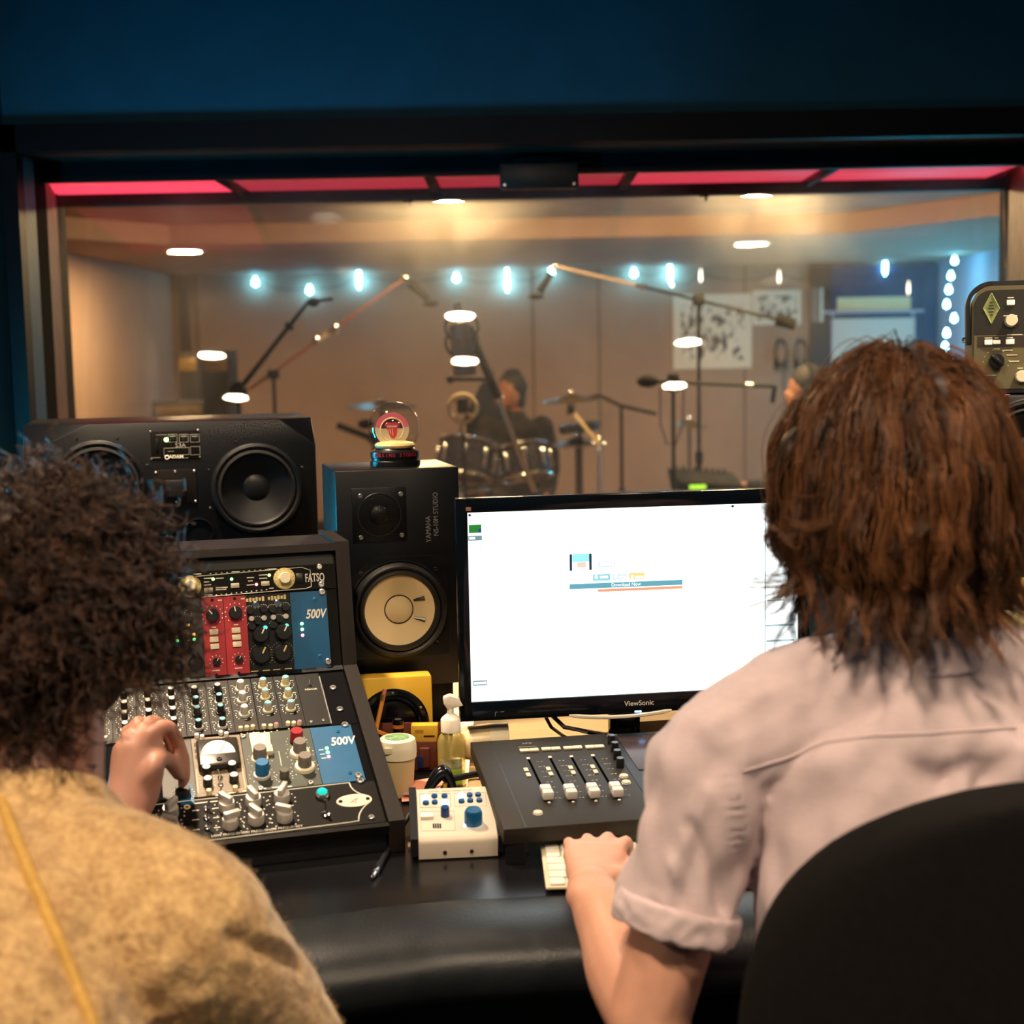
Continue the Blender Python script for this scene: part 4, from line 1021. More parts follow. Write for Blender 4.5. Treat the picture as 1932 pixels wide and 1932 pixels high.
ui(1638, 200, 1641, 1060, emat('screen_rule', lin(170, 200, 206), 0.9), 'side_rule')
for x in (100, 1470): a_ = sv(x, 199 if x < 200 else 152); G().cyl(0.0022, -0.001, -0.0003, 10, T(a_[0], a_[1], 0)).build('page_dot', emat('screen_dot', (0.01, 0.03, 0.04), 1), scr)
a_ = sv(980, 1175); text('ViewSonic', 0.0115, white_print, mn, T(a_[0], a_[1], 0.0032), bold=0.0001)
a_ = sv(974, 1218); button(mn, a_, (0.011, 0.003, 0.001), led_b, 'power_led', z=0.003)
g = G(); arcp = []
for t in np.linspace(-1, 1, 15): arcp.append((sw / 2 - 0.028 + 0.083 * t, -0.033 + 0.0065 * (t ** 2) - 0.002, 0.0035))
g.tube(arcp, [0.0015] + [0.0032] * 13 + [0.0015], 6); g.build('chin_bar', mat('white_gloss_trim', lin(244, 236, 220), 0.25), mn)
g = G(); a_ = sv(92, 165); g.box((a_[0], a_[1], 0.0035), (0.008, 0.006, 0.0008)); g.build('emblem', mat('bronze_print', lin(150, 110, 90), 0.5), mn)
a_ = sv(255, 1230); g = G(); g.box((a_[0] - 0.007, a_[1], 0.0035), (0.0012, 0.007, 0.0006)); g.box((a_[0] - 0.005, a_[1] + 0.003, 0.0035), (0.005, 0.001, 0.0006)); g.box((a_[0] + 0.004, a_[1] + 0.003, 0.0035), (0.006, 0.001, 0.0006)); g.build('corner_print', mat('dim_print', lin(120, 120, 122), 0.6), mn)
xs = sv(932, 1290)[0]
G().bbox((xs, -0.075, -0.034), (0.034, 0.10, 0.022), 0.003).build('stand_neck', teal_black, mn)
G().bbox((xs, -0.050, -0.040), (0.05, 0.05, 0.02), 0.003).build('stand_neck', teal_black, mn)
hb = 0.872 - ZP
G().lathe([(0.12, 0), (0.12, 0.006), (0.10, 0.012), (0.03, 0.016), (0.0004, 0.016)], 40).build('stand_base', teal_black, mn, T(xs, -hb + 0.001, -0.05) @ RX(-90) @ S(1, 0.7, 1))
# monitor cables
cab_m = mat('black_cable', lin(16, 17, 19), 0.5)
g = G(); g.tube([at(1042, 1350, 2.16), at(1065, 1372, 2.14), at(1105, 1380, 2.13), atz(1150, 1387, ZP + 0.004), atz(1230, 1392, ZP + 0.004)], 0.0036, 8)
tag(g.build('monitor_cable', cab_m), 'thick black cable hanging under the monitor', 'cable')
g = G(); g.tube([at(1028, 1350, 2.165), at(1040, 1372, 2.16), atz(1062, 1388, ZP + 0.004), atz(1100, 1410, ZP + 0.004)], 0.0028, 8)
tag(g.build('monitor_cable', cab_m), 'thin black cable curling behind the fader controller', 'cable')
# arched wooden tray with a dark opening behind the stand
p = atz(1275, 1392, ZP)
tr_ = thing('wooden_tray', 'small pale wooden stand with an arched opening behind the monitor foot', 'tray', T(p[0] - 0.005, 2.24, ZP + 0.0008) @ RZ(10))
arch = [(-0.07, 0), (-0.07, 0.045), (0.085, 0.045), (0.085, 0), (0.055, 0)] + [(0.02 + 0.035 * math.cos(t), 0.032 * math.sin(t)) for t in np.linspace(0, math.pi, 10)][1:-1] + [(-0.015, 0)]
G().prism(arch, -0.03, 0.03, RX(90)).build('frame', pine, tr_, smooth=False)
G().box((0.02, 0.028, 0.017), (0.07, 0.003, 0.033)).build('dark_lining', black, tr_, smooth=False)

# ================================================================ FADER CONTROLLER
fl = atz(950, 1565, 0.79); frr = atz(1218, 1545, 0.79); bl = atz(927, 1398, 0.822)
FC = Panel(fl, frr - fl, bl - fl)
fW, fD = 0.42, float(np.linalg.norm(bl - fl))
fc = thing('fader_controller', 'black fader controller with four white faders', 'controller', FC.M())
charc = mat('charcoal_metal', lin(42, 37, 31), 0.5, spec=0.3, nz=(90, 0.25, 0.06), bump=(400, 0.1, 0.0005))
fv = lambda x, y, h=0.0: FC.uv(900 + x / 4.83, 1340 + y / 4.83, h)
xs1 = (fv(1310, 280)[0] + fv(1530, 950)[0]) / 2
G().bbox((xs1 / 2, fD / 2, -0.011), (xs1, fD, 0.022), 0.0015).build('body', charc, fc)
xl1 = fv(420, 1000)[0]
G().box((xl1, fD / 2, 0.0002), (0.0008, fD - 0.004, 0.0004)).build('side_seam', kb_blk, fc, smooth=False)
G().bbox(((xs1 + fW) / 2 + 0.0006, fD / 2, -0.012), (fW - xs1 - 0.001, fD, 0.020), 0.0015).build('touch_section', black, fc)
G().bbox(((xs1 + fW) / 2, fD * 0.74, -0.0015), (fW - xs1 - 0.03, fD * 0.42, 0.002), 0.001).build('display', mat('dim_display', lin(60, 48, 50), 0.2), fc)
for (x, y) in ((1605, 595), (1625, 648)):
    q = fv(x, y); knob(fc, q, 0.006, 0.003, cap_w, z=-0.002, name='round_button')
FX = [(513, 447, 600, 740), (713, 437, 815, 735), (910, 430, 1022, 725), (1108, 420, 1232, 715)]
for (x0, y0, x1, y1) in FX:
    a, b = fv(x0, y0), fv(x1 + 8, y1 + 100)
    d = b - a; L = np.linalg.norm(d)
    xm = (a[0] + b[0]) / 2
    G().box((xm, (a[1] + b[1]) / 2, 0.0002), (0.0036, abs(a[1] - b[1]), 0.0004)).build('fader_slot', mat('slot_black', (0.002, 0.002, 0.002), 1.0, spec=0.0), fc, smooth=False)
    screw(fc, (xm, a[1] + 0.003), 0.003, white_print, z=0.0002)
    q = fv(x1, y1, 0.010)
    capo = G().bbox((0, 0.0095, 0.008), (0.0150, 0.015, 0.008), 0.002).bbox((0, -0.0065, 0.006), (0.0150, 0.013, 0.012), 0.002).box((0, 0.001, 0.003), (0.012, 0.02, 0.006)).build('fader_cap', mat('fader_white', lin(226, 220, 210), 0.35), fc, T(xm, q[1], 0.002))
    G().box((0, 0.0008, 0.0093), (0.0150, 0.0014, 0.0022)).build('cap_line', kb_grey, capo, smooth=False)
    screw(fc, (xm, b[1] - 0.003), 0.0022, white_print, z=0.0002)
    g = G()
    for i in range(8):
        y = a[1] + (q[1] - a[1]) * (0.08 + i * 0.135); g.box((xm + 0.0115, y, 0.0003), (0.005 if i % 2 else 0.0035, 0.0010, 0.0003)); g.box((xm + 0.0175, y, 0.0003), (0.0024, 0.0014, 0.0003))
    g.build('scale_print', mat('tan_print', lin(190, 176, 150), 0.6), fc)
btn_g = mat('pale_grey_button', lin(206, 196, 170), 0.4)  # one even pale grey for the controller buttons
for i, (x, y) in enumerate(((432, 375), (520, 370), (630, 362), (718, 358), (830, 352), (915, 347), (1030, 343), (1115, 338))): button(fc, fv(x, y), (0.0142, 0.0105, 0.003), btn_g)
for (x, y) in ((447, 548), (650, 540), (853, 528), (1055, 520)):
    q = fv(x, y); button(fc, q, (0.0066, 0.0125, 0.002), btn_g); button(fc, (q[0], q[1] - 0.0185), (0.0066, 0.0125, 0.002), btn_g)
for (x, y) in ((1228, 232), (1256, 298), (1278, 368), (1305, 440)): knob(fc, fv(x, y, 0.013), 0.0062, 0.0135, kb_blk, cap=mat('knob_top_gloss', lin(60, 60, 64), 0.15), z=0.0, name='encoder_knob')
for (x, y) in ((1338, 603), (1360, 660), (555, 938)): q = fv(x, y); knob(fc, q, 0.0062, 0.002, btn_g, skirt=(0.0068, 0.0006, cap_w), z=0.0, name='round_button')
q = fv(455, 303); text('AVID', 0.007, mat('dim_print', lin(120, 120, 122), 0.6), fc, T(q[0], q[1], 0.0002)); q = fv(460, 333); G().box((q[0], q[1], 0.0003), (0.028, 0.0008, 0.0003)).build('print', mat('tan_print', lin(190, 176, 150), 0.6), fc, smooth=False)
fi = FC.M().inverted()
for px, py in ((978, 1572), (1212, 1560)):
    p = FC.uv(px, py); top = FC.O + FC.ex * p[0] + FC.ey * 0.012 - FC.n * 0.02
    g = G().box((top[0], top[1], (top[2] + ZD) / 2), (0.026, 0.02, top[2] - ZD - 0.001))
    ob = g.build('foot', kb_blk, fc, fi, smooth=False)
for x in (0.03, fW - 0.03):
    top = FC.O + FC.ex * x + FC.ey * (fD - 0.02) - FC.n * 0.02
    G().box((top[0], top[1], (top[2] + ZP) / 2), (0.026, 0.02, top[2] - ZP - 0.001)).build('foot', kb_blk, fc, fi, smooth=False)

# ================================================================ KEYBOARD
KBp = atz(1030, 1680, ZD + 0.004); KBq = atz(1017, 1600, ZD + 0.012)
KB = Panel(KBp, np.array([1.0, 0.03, 0]), KBq - KBp)
kd = float(np.linalg.norm(KBq - KBp)); kw = 0.30
kb = thing('computer_keyboard', 'thin white keyboard under the typing hand', 'keyboard', KB.M())
G().bbox((kw / 2, kd / 2, 0.002), (kw, kd, 0.004), 0.002).build('tray', mat('silver_tray', lin(226, 214, 184), 0.4), kb)
G().tube([(0.02, kd - 0.012, -0.002), (kw - 0.02, kd - 0.012, -0.002)], 0.006, 10).build('battery_tube', mat('silver_tray', lin(226, 214, 184), 0.4), kb)
rows = [(0, [1.0] * 14), (1, [1.0] * 13 + [1.0]), (2, [1.5] + [1.0] * 12 + [0.5]), (3, [1.8] + [1.0] * 11 + [1.2]), (4, [2.3] + [1.0] * 10 + [1.7]), (5, [1.0, 1.0, 1.0, 1.2, 5.0, 1.2, 1.0, 1.0, 1.0])]
rh = (kd - 0.006) / 6
keym = mat('white_key', lin(248, 244, 232), 0.45)
unit = (kw - 0.008) / 14.0
for ri, ws in rows:
    x = 0.004; tot = sum(ws); sc_ = 14.0 / tot
    for wk in ws:
        ww = wk * unit * sc_
        key = ('key', round(ww, 5))
        if key not in K: K[key] = G().bbox((0, 0, 0.0015), (ww - 0.0028, rh - 0.0028, 0.003), 0.0008, 1).mesh('key', keym)
        link('key', K[key], kb, T(x + ww / 2, kd - 0.003 - rh * (ri + 0.5), 0.004)); x += ww

# ================================================================ WHITE MONITOR CONTROLLER
wl = atz(789, 1578, 0.772); wr = atz(938, 1571, 0.772); wb = atz(778, 1490, 0.798)
WC = Panel(wl, wr - wl, wb - wl)
wW = float(np.linalg.norm(wr - wl)); wD = float(np.linalg.norm(wb - wl))
wc = thing('monitor_controller', 'small white desktop controller with blue knobs', 'controller', WC.M())
wht = mat('white_satin_metal', lin(204, 192, 176), 0.4)
prof_w = [(0, wD), (0, 0.0), (-0.002, -0.006), (-0.008, -0.010), (-0.028, -0.012), (-0.030, -0.006), (-0.030, wD)]
g = G(); n = len(prof_w)
vs = [(0, y, z) for z, y in prof_w] + [(wW, y, z) for z, y in prof_w]
g.add(vs, [tuple(range(n)), tuple(range(n, 2 * n))] + [(i, (i + 1) % n, n + (i + 1) % n, n + i) for i in range(n)]); g.build('case', wht, wc, ang=50)
wi = WC.M().inverted()
def wcheek(x0, x1):
    return G().prism([(-0.014, 0.004), (wD, 0.004), (wD, -0.045), (-0.014, -0.022)], x0, x1, Matrix(((0, 0, 1, 0), (1, 0, 0, 0), (0, 1, 0, 0), (0, 0, 0, 1))))
wcheek(-0.0105, -0.0005).build('side_cheek', black, wc, smooth=False)
wcheek(wW + 0.0005, wW + 0.0095).build('side_cheek', black, wc, smooth=False)
for x in (-0.008, wW + 0.008): G().cyl(0.0065, -0.006, 0.006, 16, T(x, -0.006, -0.012) @ RY(90)).build('rod_end', mat('bronze_rod', lin(110, 84, 64), 0.4, 0.5), wc)
wv = lambda x, y, h=0.0: WC.uv(640 + x / 4.492, 1250 + y / 4.492, h)
sb = mat('blue_button', lin(14, 70, 120), 0.35); glow = emat('lit_blue_button', (0.25, 0.62, 1.0), 5.0)
for (x, y, l) in ((730, 1150, 1), (806, 1140, 0), (893, 1138, 0), (735, 1198, 0), (810, 1192, 0), (897, 1190, 1), (1032, 1135, 1), (1105, 1130, 0), (1177, 1127, 0), (1037, 1183, 0), (1110, 1177, 0), (1187, 1175, 0)):
    knob(wc, wv(x, y), 0.0043, 0.0038, glow if l else sb, z=0, name='lit_button' if l else 'button')
q = wv(897, 1255, 0.008); knob(wc, q, 0.0062, 0.014, mat('dark_blue_knob', lin(20, 56, 110), 0.3), cap=None, ptr=None)
q = wv(1137, 1300, 0.012); knob(wc, q, 0.0125, 0.0195, mat('volume_blue', lin(16, 92, 140), 0.28), cap=mat('volume_cap', lin(10, 74, 120), 0.25), skirt=(0.0145, 0.0016, mat('skirt_white', lin(206, 222, 240), 0.4)))
led(wc, wv(1070, 1385), led_b, 0.0026)
q = wv(742, 1292, 0.004); button(wc, q, (0.0165, 0.0115, 0.005), white_print, 'rocker_switch')
for i in range(4): q = wv(800 + i * 19, 1385); G().box((q[0], q[1], 0.0002), (0.0022, 0.0115, 0.0006)).build('vent_slot', kb_blk, wc, smooth=False)
g = G()
fprint = mat('fine_grey_print', lin(150, 140, 128), 0.6)
for (x0, y0, x1, y1) in ((680, 1115, 940, 1230), (975, 1110, 1240, 1220), (690, 1265, 975, 1430)):
    c4 = [wv(x0, y0), wv(x1, y0 - 6), wv(x1 + 8, y1 - 6), wv(x0 + 6, y1)]
    for a, b in zip(c4, c4[1:] + c4[:1]): g.tube([(a[0], a[1], 0.0002), (b[0], b[1], 0.0002)], 0.0003, 4)
g.build('outline_print', fprint, wc)
g = G()
for i in range(30):
    q = wv(765 + i * 12.4, 1096 - i * 0.55)
    if i not in (7, 8, 15, 22): g.box((q[0], q[1], 0.0002), (0.0016, 0.0022, 0.0003))
g.build('print', fprint, wc)
for x in (0.035, wW - 0.035): screw(wc, (x, -0.0125), 0.0026, kb_blk, z=-0.018).matrix_basis = T(x, -0.0118, -0.019) @ RX(90)
for x in (0.012, wW - 0.012):
    p = WC.O + WC.ex * x + WC.ey * 0.0 - WC.n * 0.029
    G().cyl(0.006, ZD + 0.0006, p[2], 12, T(p[0], p[1], 0)).build('foot', rubber, wc, wi)
    p = WC.O + WC.ex * x + WC.ey * (wD - 0.012) - WC.n * 0.029
    G().cyl(0.006, ZD + 0.0006, p[2], 12, T(p[0], p[1], 0)).build('foot', rubber, wc, wi)

# ================================================================ SMALL THINGS ON THE DESK
# shaker cup
p = atz(752, 1500, ZD)
sc = thing('shaker_cup', 'cloudy white shaker cup with a green printed lid', 'cup', T(p[0], p[1], ZD + 0.0008))
milky = mat('milky_plastic', lin(228, 204, 152), 0.4, nz=(18, 0.08)); lidm = mat('white_lid', lin(244, 234, 204), 0.35)
G().lathe([(0.021, 0), (0.0225, 0.002), (0.0272, 0.062), (0.0275, 0.064), (0.0003, 0.064)], 36).build('body', milky, sc)
ld_ = G().lathe([(0.0290, 0.060), (0.0296, 0.068), (0.0296, 0.078), (0.0275, 0.088), (0.0240, 0.0905), (0.0003, 0.0905)], 36).build('lid', lidm, sc)
for k in range(24):
    a = R_(-70 + k * 3.6); 
    if k < 14: G().box((0.0296 * math.sin(a + 1.2), -0.0296 * math.cos(a + 1.2), 0.073), (0.0006, 0.0006, 0.009), None).build('lid_rib', lidm, ld_, smooth=False)
G().bbox((-0.011, -0.0272, 0.0765), (0.012, 0.004, 0.010), 0.001).build('lid_tab', mat('lid_tab_cream', lin(220, 212, 170), 0.4), ld_)  # tab plastic a little darker than the lid
G().cyl(0.0195, 0.0905, 0.0912, 30).build('lid_label', mat('green_label', lin(170, 206, 150), 0.5, nz=(90, 0.5), col2=lin(60, 110, 70)), ld_)
# pump bottle
p = atz(853, 1482, ZD)
hb_ = thing('pump_bottle', 'clear hand sanitiser pump bottle with a green label', 'bottle', T(p[0], p[1], ZD + 0.0008))
gel = thin_glass('clear_bottle_plastic', (0.86, 0.82, 0.62), 1.9)
G().lathe([(0.0225, 0), (0.0235, 0.003), (0.0235, 0.072), (0.021, 0.083), (0.012, 0.089), (0.0003, 0.089)], 36).build('body', gel, hb_, S(1, 0.7, 1))
G().lathe([(0.0215, 0.003), (0.0218, 0.070), (0.0185, 0.080), (0.0125, 0.0865), (0.0003, 0.0865)], 30).build('gel', mat('pale_gel', lin(244, 232, 176), 0.15, alpha=0.42), hb_, S(1, 0.66, 1))
g = G()
n_ = 12
pts_ = [(0.0242 * math.sin(a), -0.0242 * 0.7 * math.cos(a)) for a in np.linspace(-0.75, 0.75, n_)]
vs = [(x, y, 0.006) for x, y in pts_] + [(x, y, 0.030) for x, y in pts_]
lab_m = mat('lime_label', lin(190, 214, 60), 0.5, nz=(70, 0.4), col2=lin(120, 160, 70))
g.add(vs + [(x * 0.985, y * 0.985, z) for x, y, z in vs], [(i, i + 1, n_ + i + 1, n_ + i) for i in range(n_ - 1)] + [(2 * n_ + i, 2 * n_ + i + 1, 3 * n_ + i + 1, 3 * n_ + i) for i in range(n_ - 1)]); g.build('label', lab_m, hb_)
g = G(); vs = [(x * 1.005, y * 1.005, 0.030) for x, y in pts_] + [(x * 1.005, y * 1.005, 0.046) for x, y in pts_]
g.add(vs + [(x * 0.985, y * 0.985, z) for x, y, z in vs], [(i, i + 1, n_ + i + 1, n_ + i) for i in range(n_ - 1)] + [(2 * n_ + i, 2 * n_ + i + 1, 3 * n_ + i + 1, 3 * n_ + i) for i in range(n_ - 1)]); g.build('label', mat('leaf_label', lin(196, 196, 150), 0.5, nz=(60, 0.6), col2=lin(54, 76, 52)), hb_)
wpl = mat('white_pump_plastic', lin(250, 240, 220), 0.35)
pm = G().lathe([(0.0155, 0.087), (0.0155, 0.106), (0.0135, 0.109), (0.0085, 0.113), (0.0055, 0.115), (0.0050, 0.124), (0.0003, 0.124)], 28).build('pump_collar', wpl, hb_)
g = G().hull([(-0.010, -0.008, 0.132), (-0.010, 0.008, 0.132), (-0.011, -0.007, 0.142), (-0.011, 0.007, 0.142), (0.0, -0.008, 0.1455), (0.0, 0.008, 0.1455), (0.020, -0.004, 0.1275), (0.020, 0.004, 0.1275), (0.013, -0.006, 0.140), (0.013, 0.006, 0.140), (-0.004, -0.005, 0.122), (-0.004, 0.005, 0.122), (0.005, 0.0, 0.126)], bev=0.0012)
g.build('pump_head', wpl, hb_, ang=60)
G().rod((0, 0, 0.01), (0, 0, 0.09), 0.0022).build('dip_tube', wpl, hb_)
# yellow practice speaker
YB = yaw_panel(tuple(at(668, 1405, 2.262)), 9, 4)
ydim = float(YB.uv(818, 1390)[0])
yb = thing('yellow_speaker', 'small square yellow loudspeaker with a big black driver', 'loudspeaker', YB.M())
yel = mat('yellow_paint', lin(238, 190, 62), 0.4, nz=(14, 0.08))
ytop = float(YB.uv(740, 1277)[1]); ybot = -(YB.O[2] - ZD - 0.002)
G().bbox((ydim / 2, (ytop + ybot) / 2, -0.025), (ydim, ytop - ybot, 0.05), 0.004).build('cabinet', yel, yb)
q = YB.uv(742, 1366)
drv = G().lathe([(0.0605, 0), (0.0605, 0.004), (0.057, 0.0065), (0.050, 0.0065), (0.048, 0.004)], 40, closed=False).build('driver', black_gloss, yb, T(q[0], q[1], 0.0004))
G().lathe([(0.049, 0.0045), (0.044, 0.008), (0.039, 0.0045), (0.028, 0.0015), (0.016, 0.0008), (0.0003, 0.0012)], 40).build('cone', black_gloss, drv)
for k in range(6): a = R_(30 + 60 * k); screw(drv, (0.054 * math.cos(a), 0.054 * math.sin(a)), 0.0022, steel, z=0.0064)
# leather pouch, pencils, marker, small yellow box
lea = mat('brown_leather', lin(116, 58, 40), 0.55, nz=(40, 0.3), bump=(160, 0.3, 0.002))
p0 = atz(700, 1455, ZD); p1 = atz(828, 1452, ZD)
pw_ = float(p1[0] - p0[0]) + 0.008
po = thing('leather_pouch', 'brown leather desk organiser holding pencils and a marker', 'organiser', T(p0[0] - 0.004, p0[1] - 0.002, ZD + 0.0008))
G().box((pw_ / 2, 0.03, 0.002), (pw_, 0.06, 0.004)).build('bottom', lea, po, smooth=False)
for nm, c, d in (('front_wall', (pw_ / 2, 0.0, 0.024), (pw_, 0.004, 0.048)), ('back_wall', (pw_ / 2, 0.06, 0.032), (pw_, 0.004, 0.064)), ('side_wall', (0, 0.03, 0.03), (0.004, 0.06, 0.056)), ('side_wall', (pw_, 0.03, 0.026), (0.004, 0.06, 0.048)), ('divider', (pw_ * 0.62, 0.03, 0.024), (0.004, 0.056, 0.042))):
    G().bbox(c, d, 0.0015).build(nm, lea, po)
for i, x in enumerate((0.40, 0.58, 0.78)):
    G().bbox((pw_ * x, -0.004, 0.022 + 0.002 * (i % 2)), (0.018, 0.006, 0.034), 0.004, 3).build('pocket', lea, po)
G().bbox((pw_ * 0.72, -0.0082, 0.016), (0.010, 0.002, 0.02), 0.0008).build('blue_tab', mat('navy_tab', lin(24, 40, 90), 0.5), po)
pen_y = mat('pencil_orange', lin(226, 150, 62), 0.4); ferr = mat('brass_ferrule', lin(196, 150, 84), 0.3, 0.8); eras = mat('pink_eraser', lin(206, 120, 100), 0.7); wood_p = mat('pencil_wood', lin(232, 196, 140), 0.6)
def pencil(a, b, lab, tip='eraser'):
    a, b = np.array(a), np.array(b); d = b - a; L = float(np.linalg.norm(d))
    Mz = Vector((0, 0, 1)).rotation_difference(Vector(d)).to_matrix().to_4x4()
    t = thing('pencil', lab, 'pencil', T(*a) @ Mz, 'pencils in the leather organiser')
    G().lathe([(0.0036, 0.0), (0.0036, L - 0.020)], 6).build('shaft', pen_y, t, ang=20)
    if tip == 'eraser':
        G().lathe([(0.0038, L - 0.020), (0.0038, L - 0.009), (0.0003, L - 0.009)], 14).build('ferrule', ferr, t)
        G().lathe([(0.0034, L - 0.009), (0.0034, L - 0.001), (0.0026, L), (0.0003, L)], 14).build('eraser', eras, t)
    else:
        G().lathe([(0.0036, L - 0.020), (0.0010, L - 0.004), (0.0003, L)], 10).build('point', wood_p, t)
yp = p0[1] + 0.03
pencil(at(702, 1412, yp), at(726, 1300, yp + 0.012), 'orange pencil standing upright with its pink eraser up')
pencil(at(768, 1402, yp - 0.010), at(686, 1370, yp - 0.004), 'orange pencil leaning across the black marker', 'point')
p = at(752, 1420, yp - 0.022)
mk = thing('marker_pen', 'fat black marker standing cap up in the organiser', 'marker', T(p[0], yp - 0.016, ZD + 0.006))
zt_ = float(at(752, 1357, yp - 0.016)[2]) - ZD - 0.006
G().lathe([(0.0085, 0), (0.0085, zt_ - 0.028), (0.0003, zt_ - 0.028)], 20).build('barrel', kb_blk, mk)
cpm = G().lathe([(0.0094, zt_ - 0.030), (0.0094, zt_ - 0.002), (0.0078, zt_), (0.0003, zt_)], 20).build('cap', black_gloss, mk)
G().lathe([(0.0096, zt_ - 0.014), (0.0096, zt_ - 0.008)], 20, closed=False).build('orange_band', mat('orange_band', lin(214, 120, 50), 0.45), cpm)
G().cyl(0.0055, zt_, zt_ + 0.0006, 16).build('grey_top', kb_grey, cpm)
p = at(775, 1424, yp + 0.012)
pc_ = thing('chalk_stub', 'short pale marker stub leaning in the organiser', 'marker', T(p[0], p[1], p[2]) @ RY(-35))
G().lathe([(0.0045, -0.028), (0.0045, 0.012), (0.0003, 0.012)], 12).build('barrel', mat('pale_barrel', lin(220, 180, 120), 0.5), pc_)
G().lathe([(0.0038, 0.012), (0.0026, 0.017), (0.0003, 0.017)], 12).build('tip', kb_blk, pc_)
c0 = at(802, 1395, yp + 0.01)
yx = thing('yellow_box', 'small yellow printed box standing behind the pump bottle', 'box', T(c0[0], yp + 0.004, ZD + 0.006))
bh = float(at(802, 1367, yp)[2]) - ZD - 0.006
G().bbox((0, 0, bh / 2), (0.044, 0.022, bh), 0.0015).build('carton', yel, yx)
G().box((0.008, -0.0112, bh - 0.018), (0.018, 0.0006, 0.003)).build('print', trim_brown, yx, smooth=False)
G().box((-0.008, -0.0112, bh - 0.010), (0.014, 0.0006, 0.006)).build('print', mat('ochre_print', lin(206, 150, 50), 0.5), yx, smooth=False)
# white ceramic mug lying on its side
p = at(918, 1395, 2.14)
mg = thing('white_tube', 'white tapered tube lying on the pine board beside the monitor', 'tube', T(p[0], 2.15, ZP + 0.0302) @ RZ(6) @ RY(90))
wc_m = mat('warm_white_ceramic', lin(246, 222, 174), 0.3)
G().lathe([(0.018, -0.062), (0.019, -0.058), (0.0265, -0.030), (0.0295, 0.002), (0.0295, 0.018), (0.0003, 0.018)], 36).build('body', wc_m, mg)
G().lathe([(0.0298, 0.004), (0.0298, 0.034), (0.0003, 0.034)], 36).build('collar', mat('ivory_collar', lin(250, 236, 204), 0.35), mg)
G().prism([(-0.008, 0), (0.008, 0), (0.007, 0.012), (0.0, 0.020), (-0.007, 0.012)], 0, 0.002, T(0.006, -0.0305, 0.044) @ RX(90)).build('leather_tab', lea, mg, T(0, 0, 0), smooth=False)
# fountain nib shaped pen stand-up on the board
p = atz(955, 1408, ZP)
# pink notes
pk_m = mat('pink_paper', lin(226, 150, 120), 0.7); lav = mat('lilac_paper', lin(176, 140, 146), 0.7); ncol = [pk_m, lav, pk_m]
for i, (px, py, rz, lb) in enumerate(((810, 1462, 18, 'pink paper note on top of the small stack'), (800, 1468, -6, 'lilac paper note in the middle of the small stack'), (792, 1472, 8, 'pink paper note at the bottom of the small stack'))):
    p = atz(px, py, ZD + 0.02)
    g = G()
    nx = 6; w2, d2 = 0.027, 0.022; vs = []
    for zoff in (0.0, 0.0012):
        for j in range(nx + 1):
            f = j / nx; 
            vs += [(-w2 + 2 * w2 * f, -d2, zoff + 0.004 * f * f), (-w2 + 2 * w2 * f, d2, zoff + 0.006 * f * f)]
    m1 = 2 * (nx + 1); fs = []
    for j in range(nx): fs += [(2 * j, 2 * j + 2, 2 * j + 3, 2 * j + 1), (m1 + 2 * j, m1 + 2 * j + 1, m1 + 2 * j + 3, m1 + 2 * j + 2), (2 * j, m1 + 2 * j, m1 + 2 * j + 2, 2 * j + 2), (2 * j + 1, 2 * j + 3, m1 + 2 * j + 3, m1 + 2 * j + 1)]
    fs += [(0, 1, m1 + 1, m1), (2 * nx, m1 + 2 * nx, m1 + 2 * nx + 1, 2 * nx + 1)]
    g.add(vs, fs)
    tag(g.build('paper_note', ncol[i], None, T(p[0], p[1] - 0.03, ZD + 0.014 - 0.005 * i) @ RZ(rz)), lb, 'paper', 'paper notes by the pump bottle')
# low black patch box the notes lie on
p = atz(800, 1485, ZD)
pb = thing('patch_box', 'flat black box with a row of small lights under the paper notes', 'box', T(p[0] - 0.005, p[1] + 0.008, ZD + 0.001) @ RZ(10))
G().bbox((0, 0, 0.0012), (0.085, 0.05, 0.0024), 0.001).build('case', black, pb)
for i in range(5): led(pb, (-0.03 + i * 0.008, -0.015), white_print, 0.0012, z=0.0024)
# cable with a jack plug, lying in front of the rack
g = G()
path = [atz(775, 1535, ZD + 0.02), atz(755, 1565, ZD + 0.008), atz(738, 1595, ZD + 0.005), atz(722, 1622, ZD + 0.005), atz(712, 1640, ZD + 0.005)]
jc = thing('jack_cable', 'black audio cable with a silver jack plug lying on the desk', 'cable', T(0, 0, 0))
g.tube(smooth_path(path), list(np.interp(np.linspace(0, 4, 25), range(5), [0.0036, 0.0036, 0.0036, 0.0042, 0.0055])), 10); g.build('cord', cab_m, jc)
a, b = np.array(path[-1]), atz(701, 1656, ZD + 0.005); g = G(); g.tube([a, a + (b - a) * 0.35, a + (b - a) * 0.4, b - (b - a) * 0.12, b], [0.005, 0.005, 0.003, 0.003, 0.0012], 10); g.build('plug', chrome, jc)
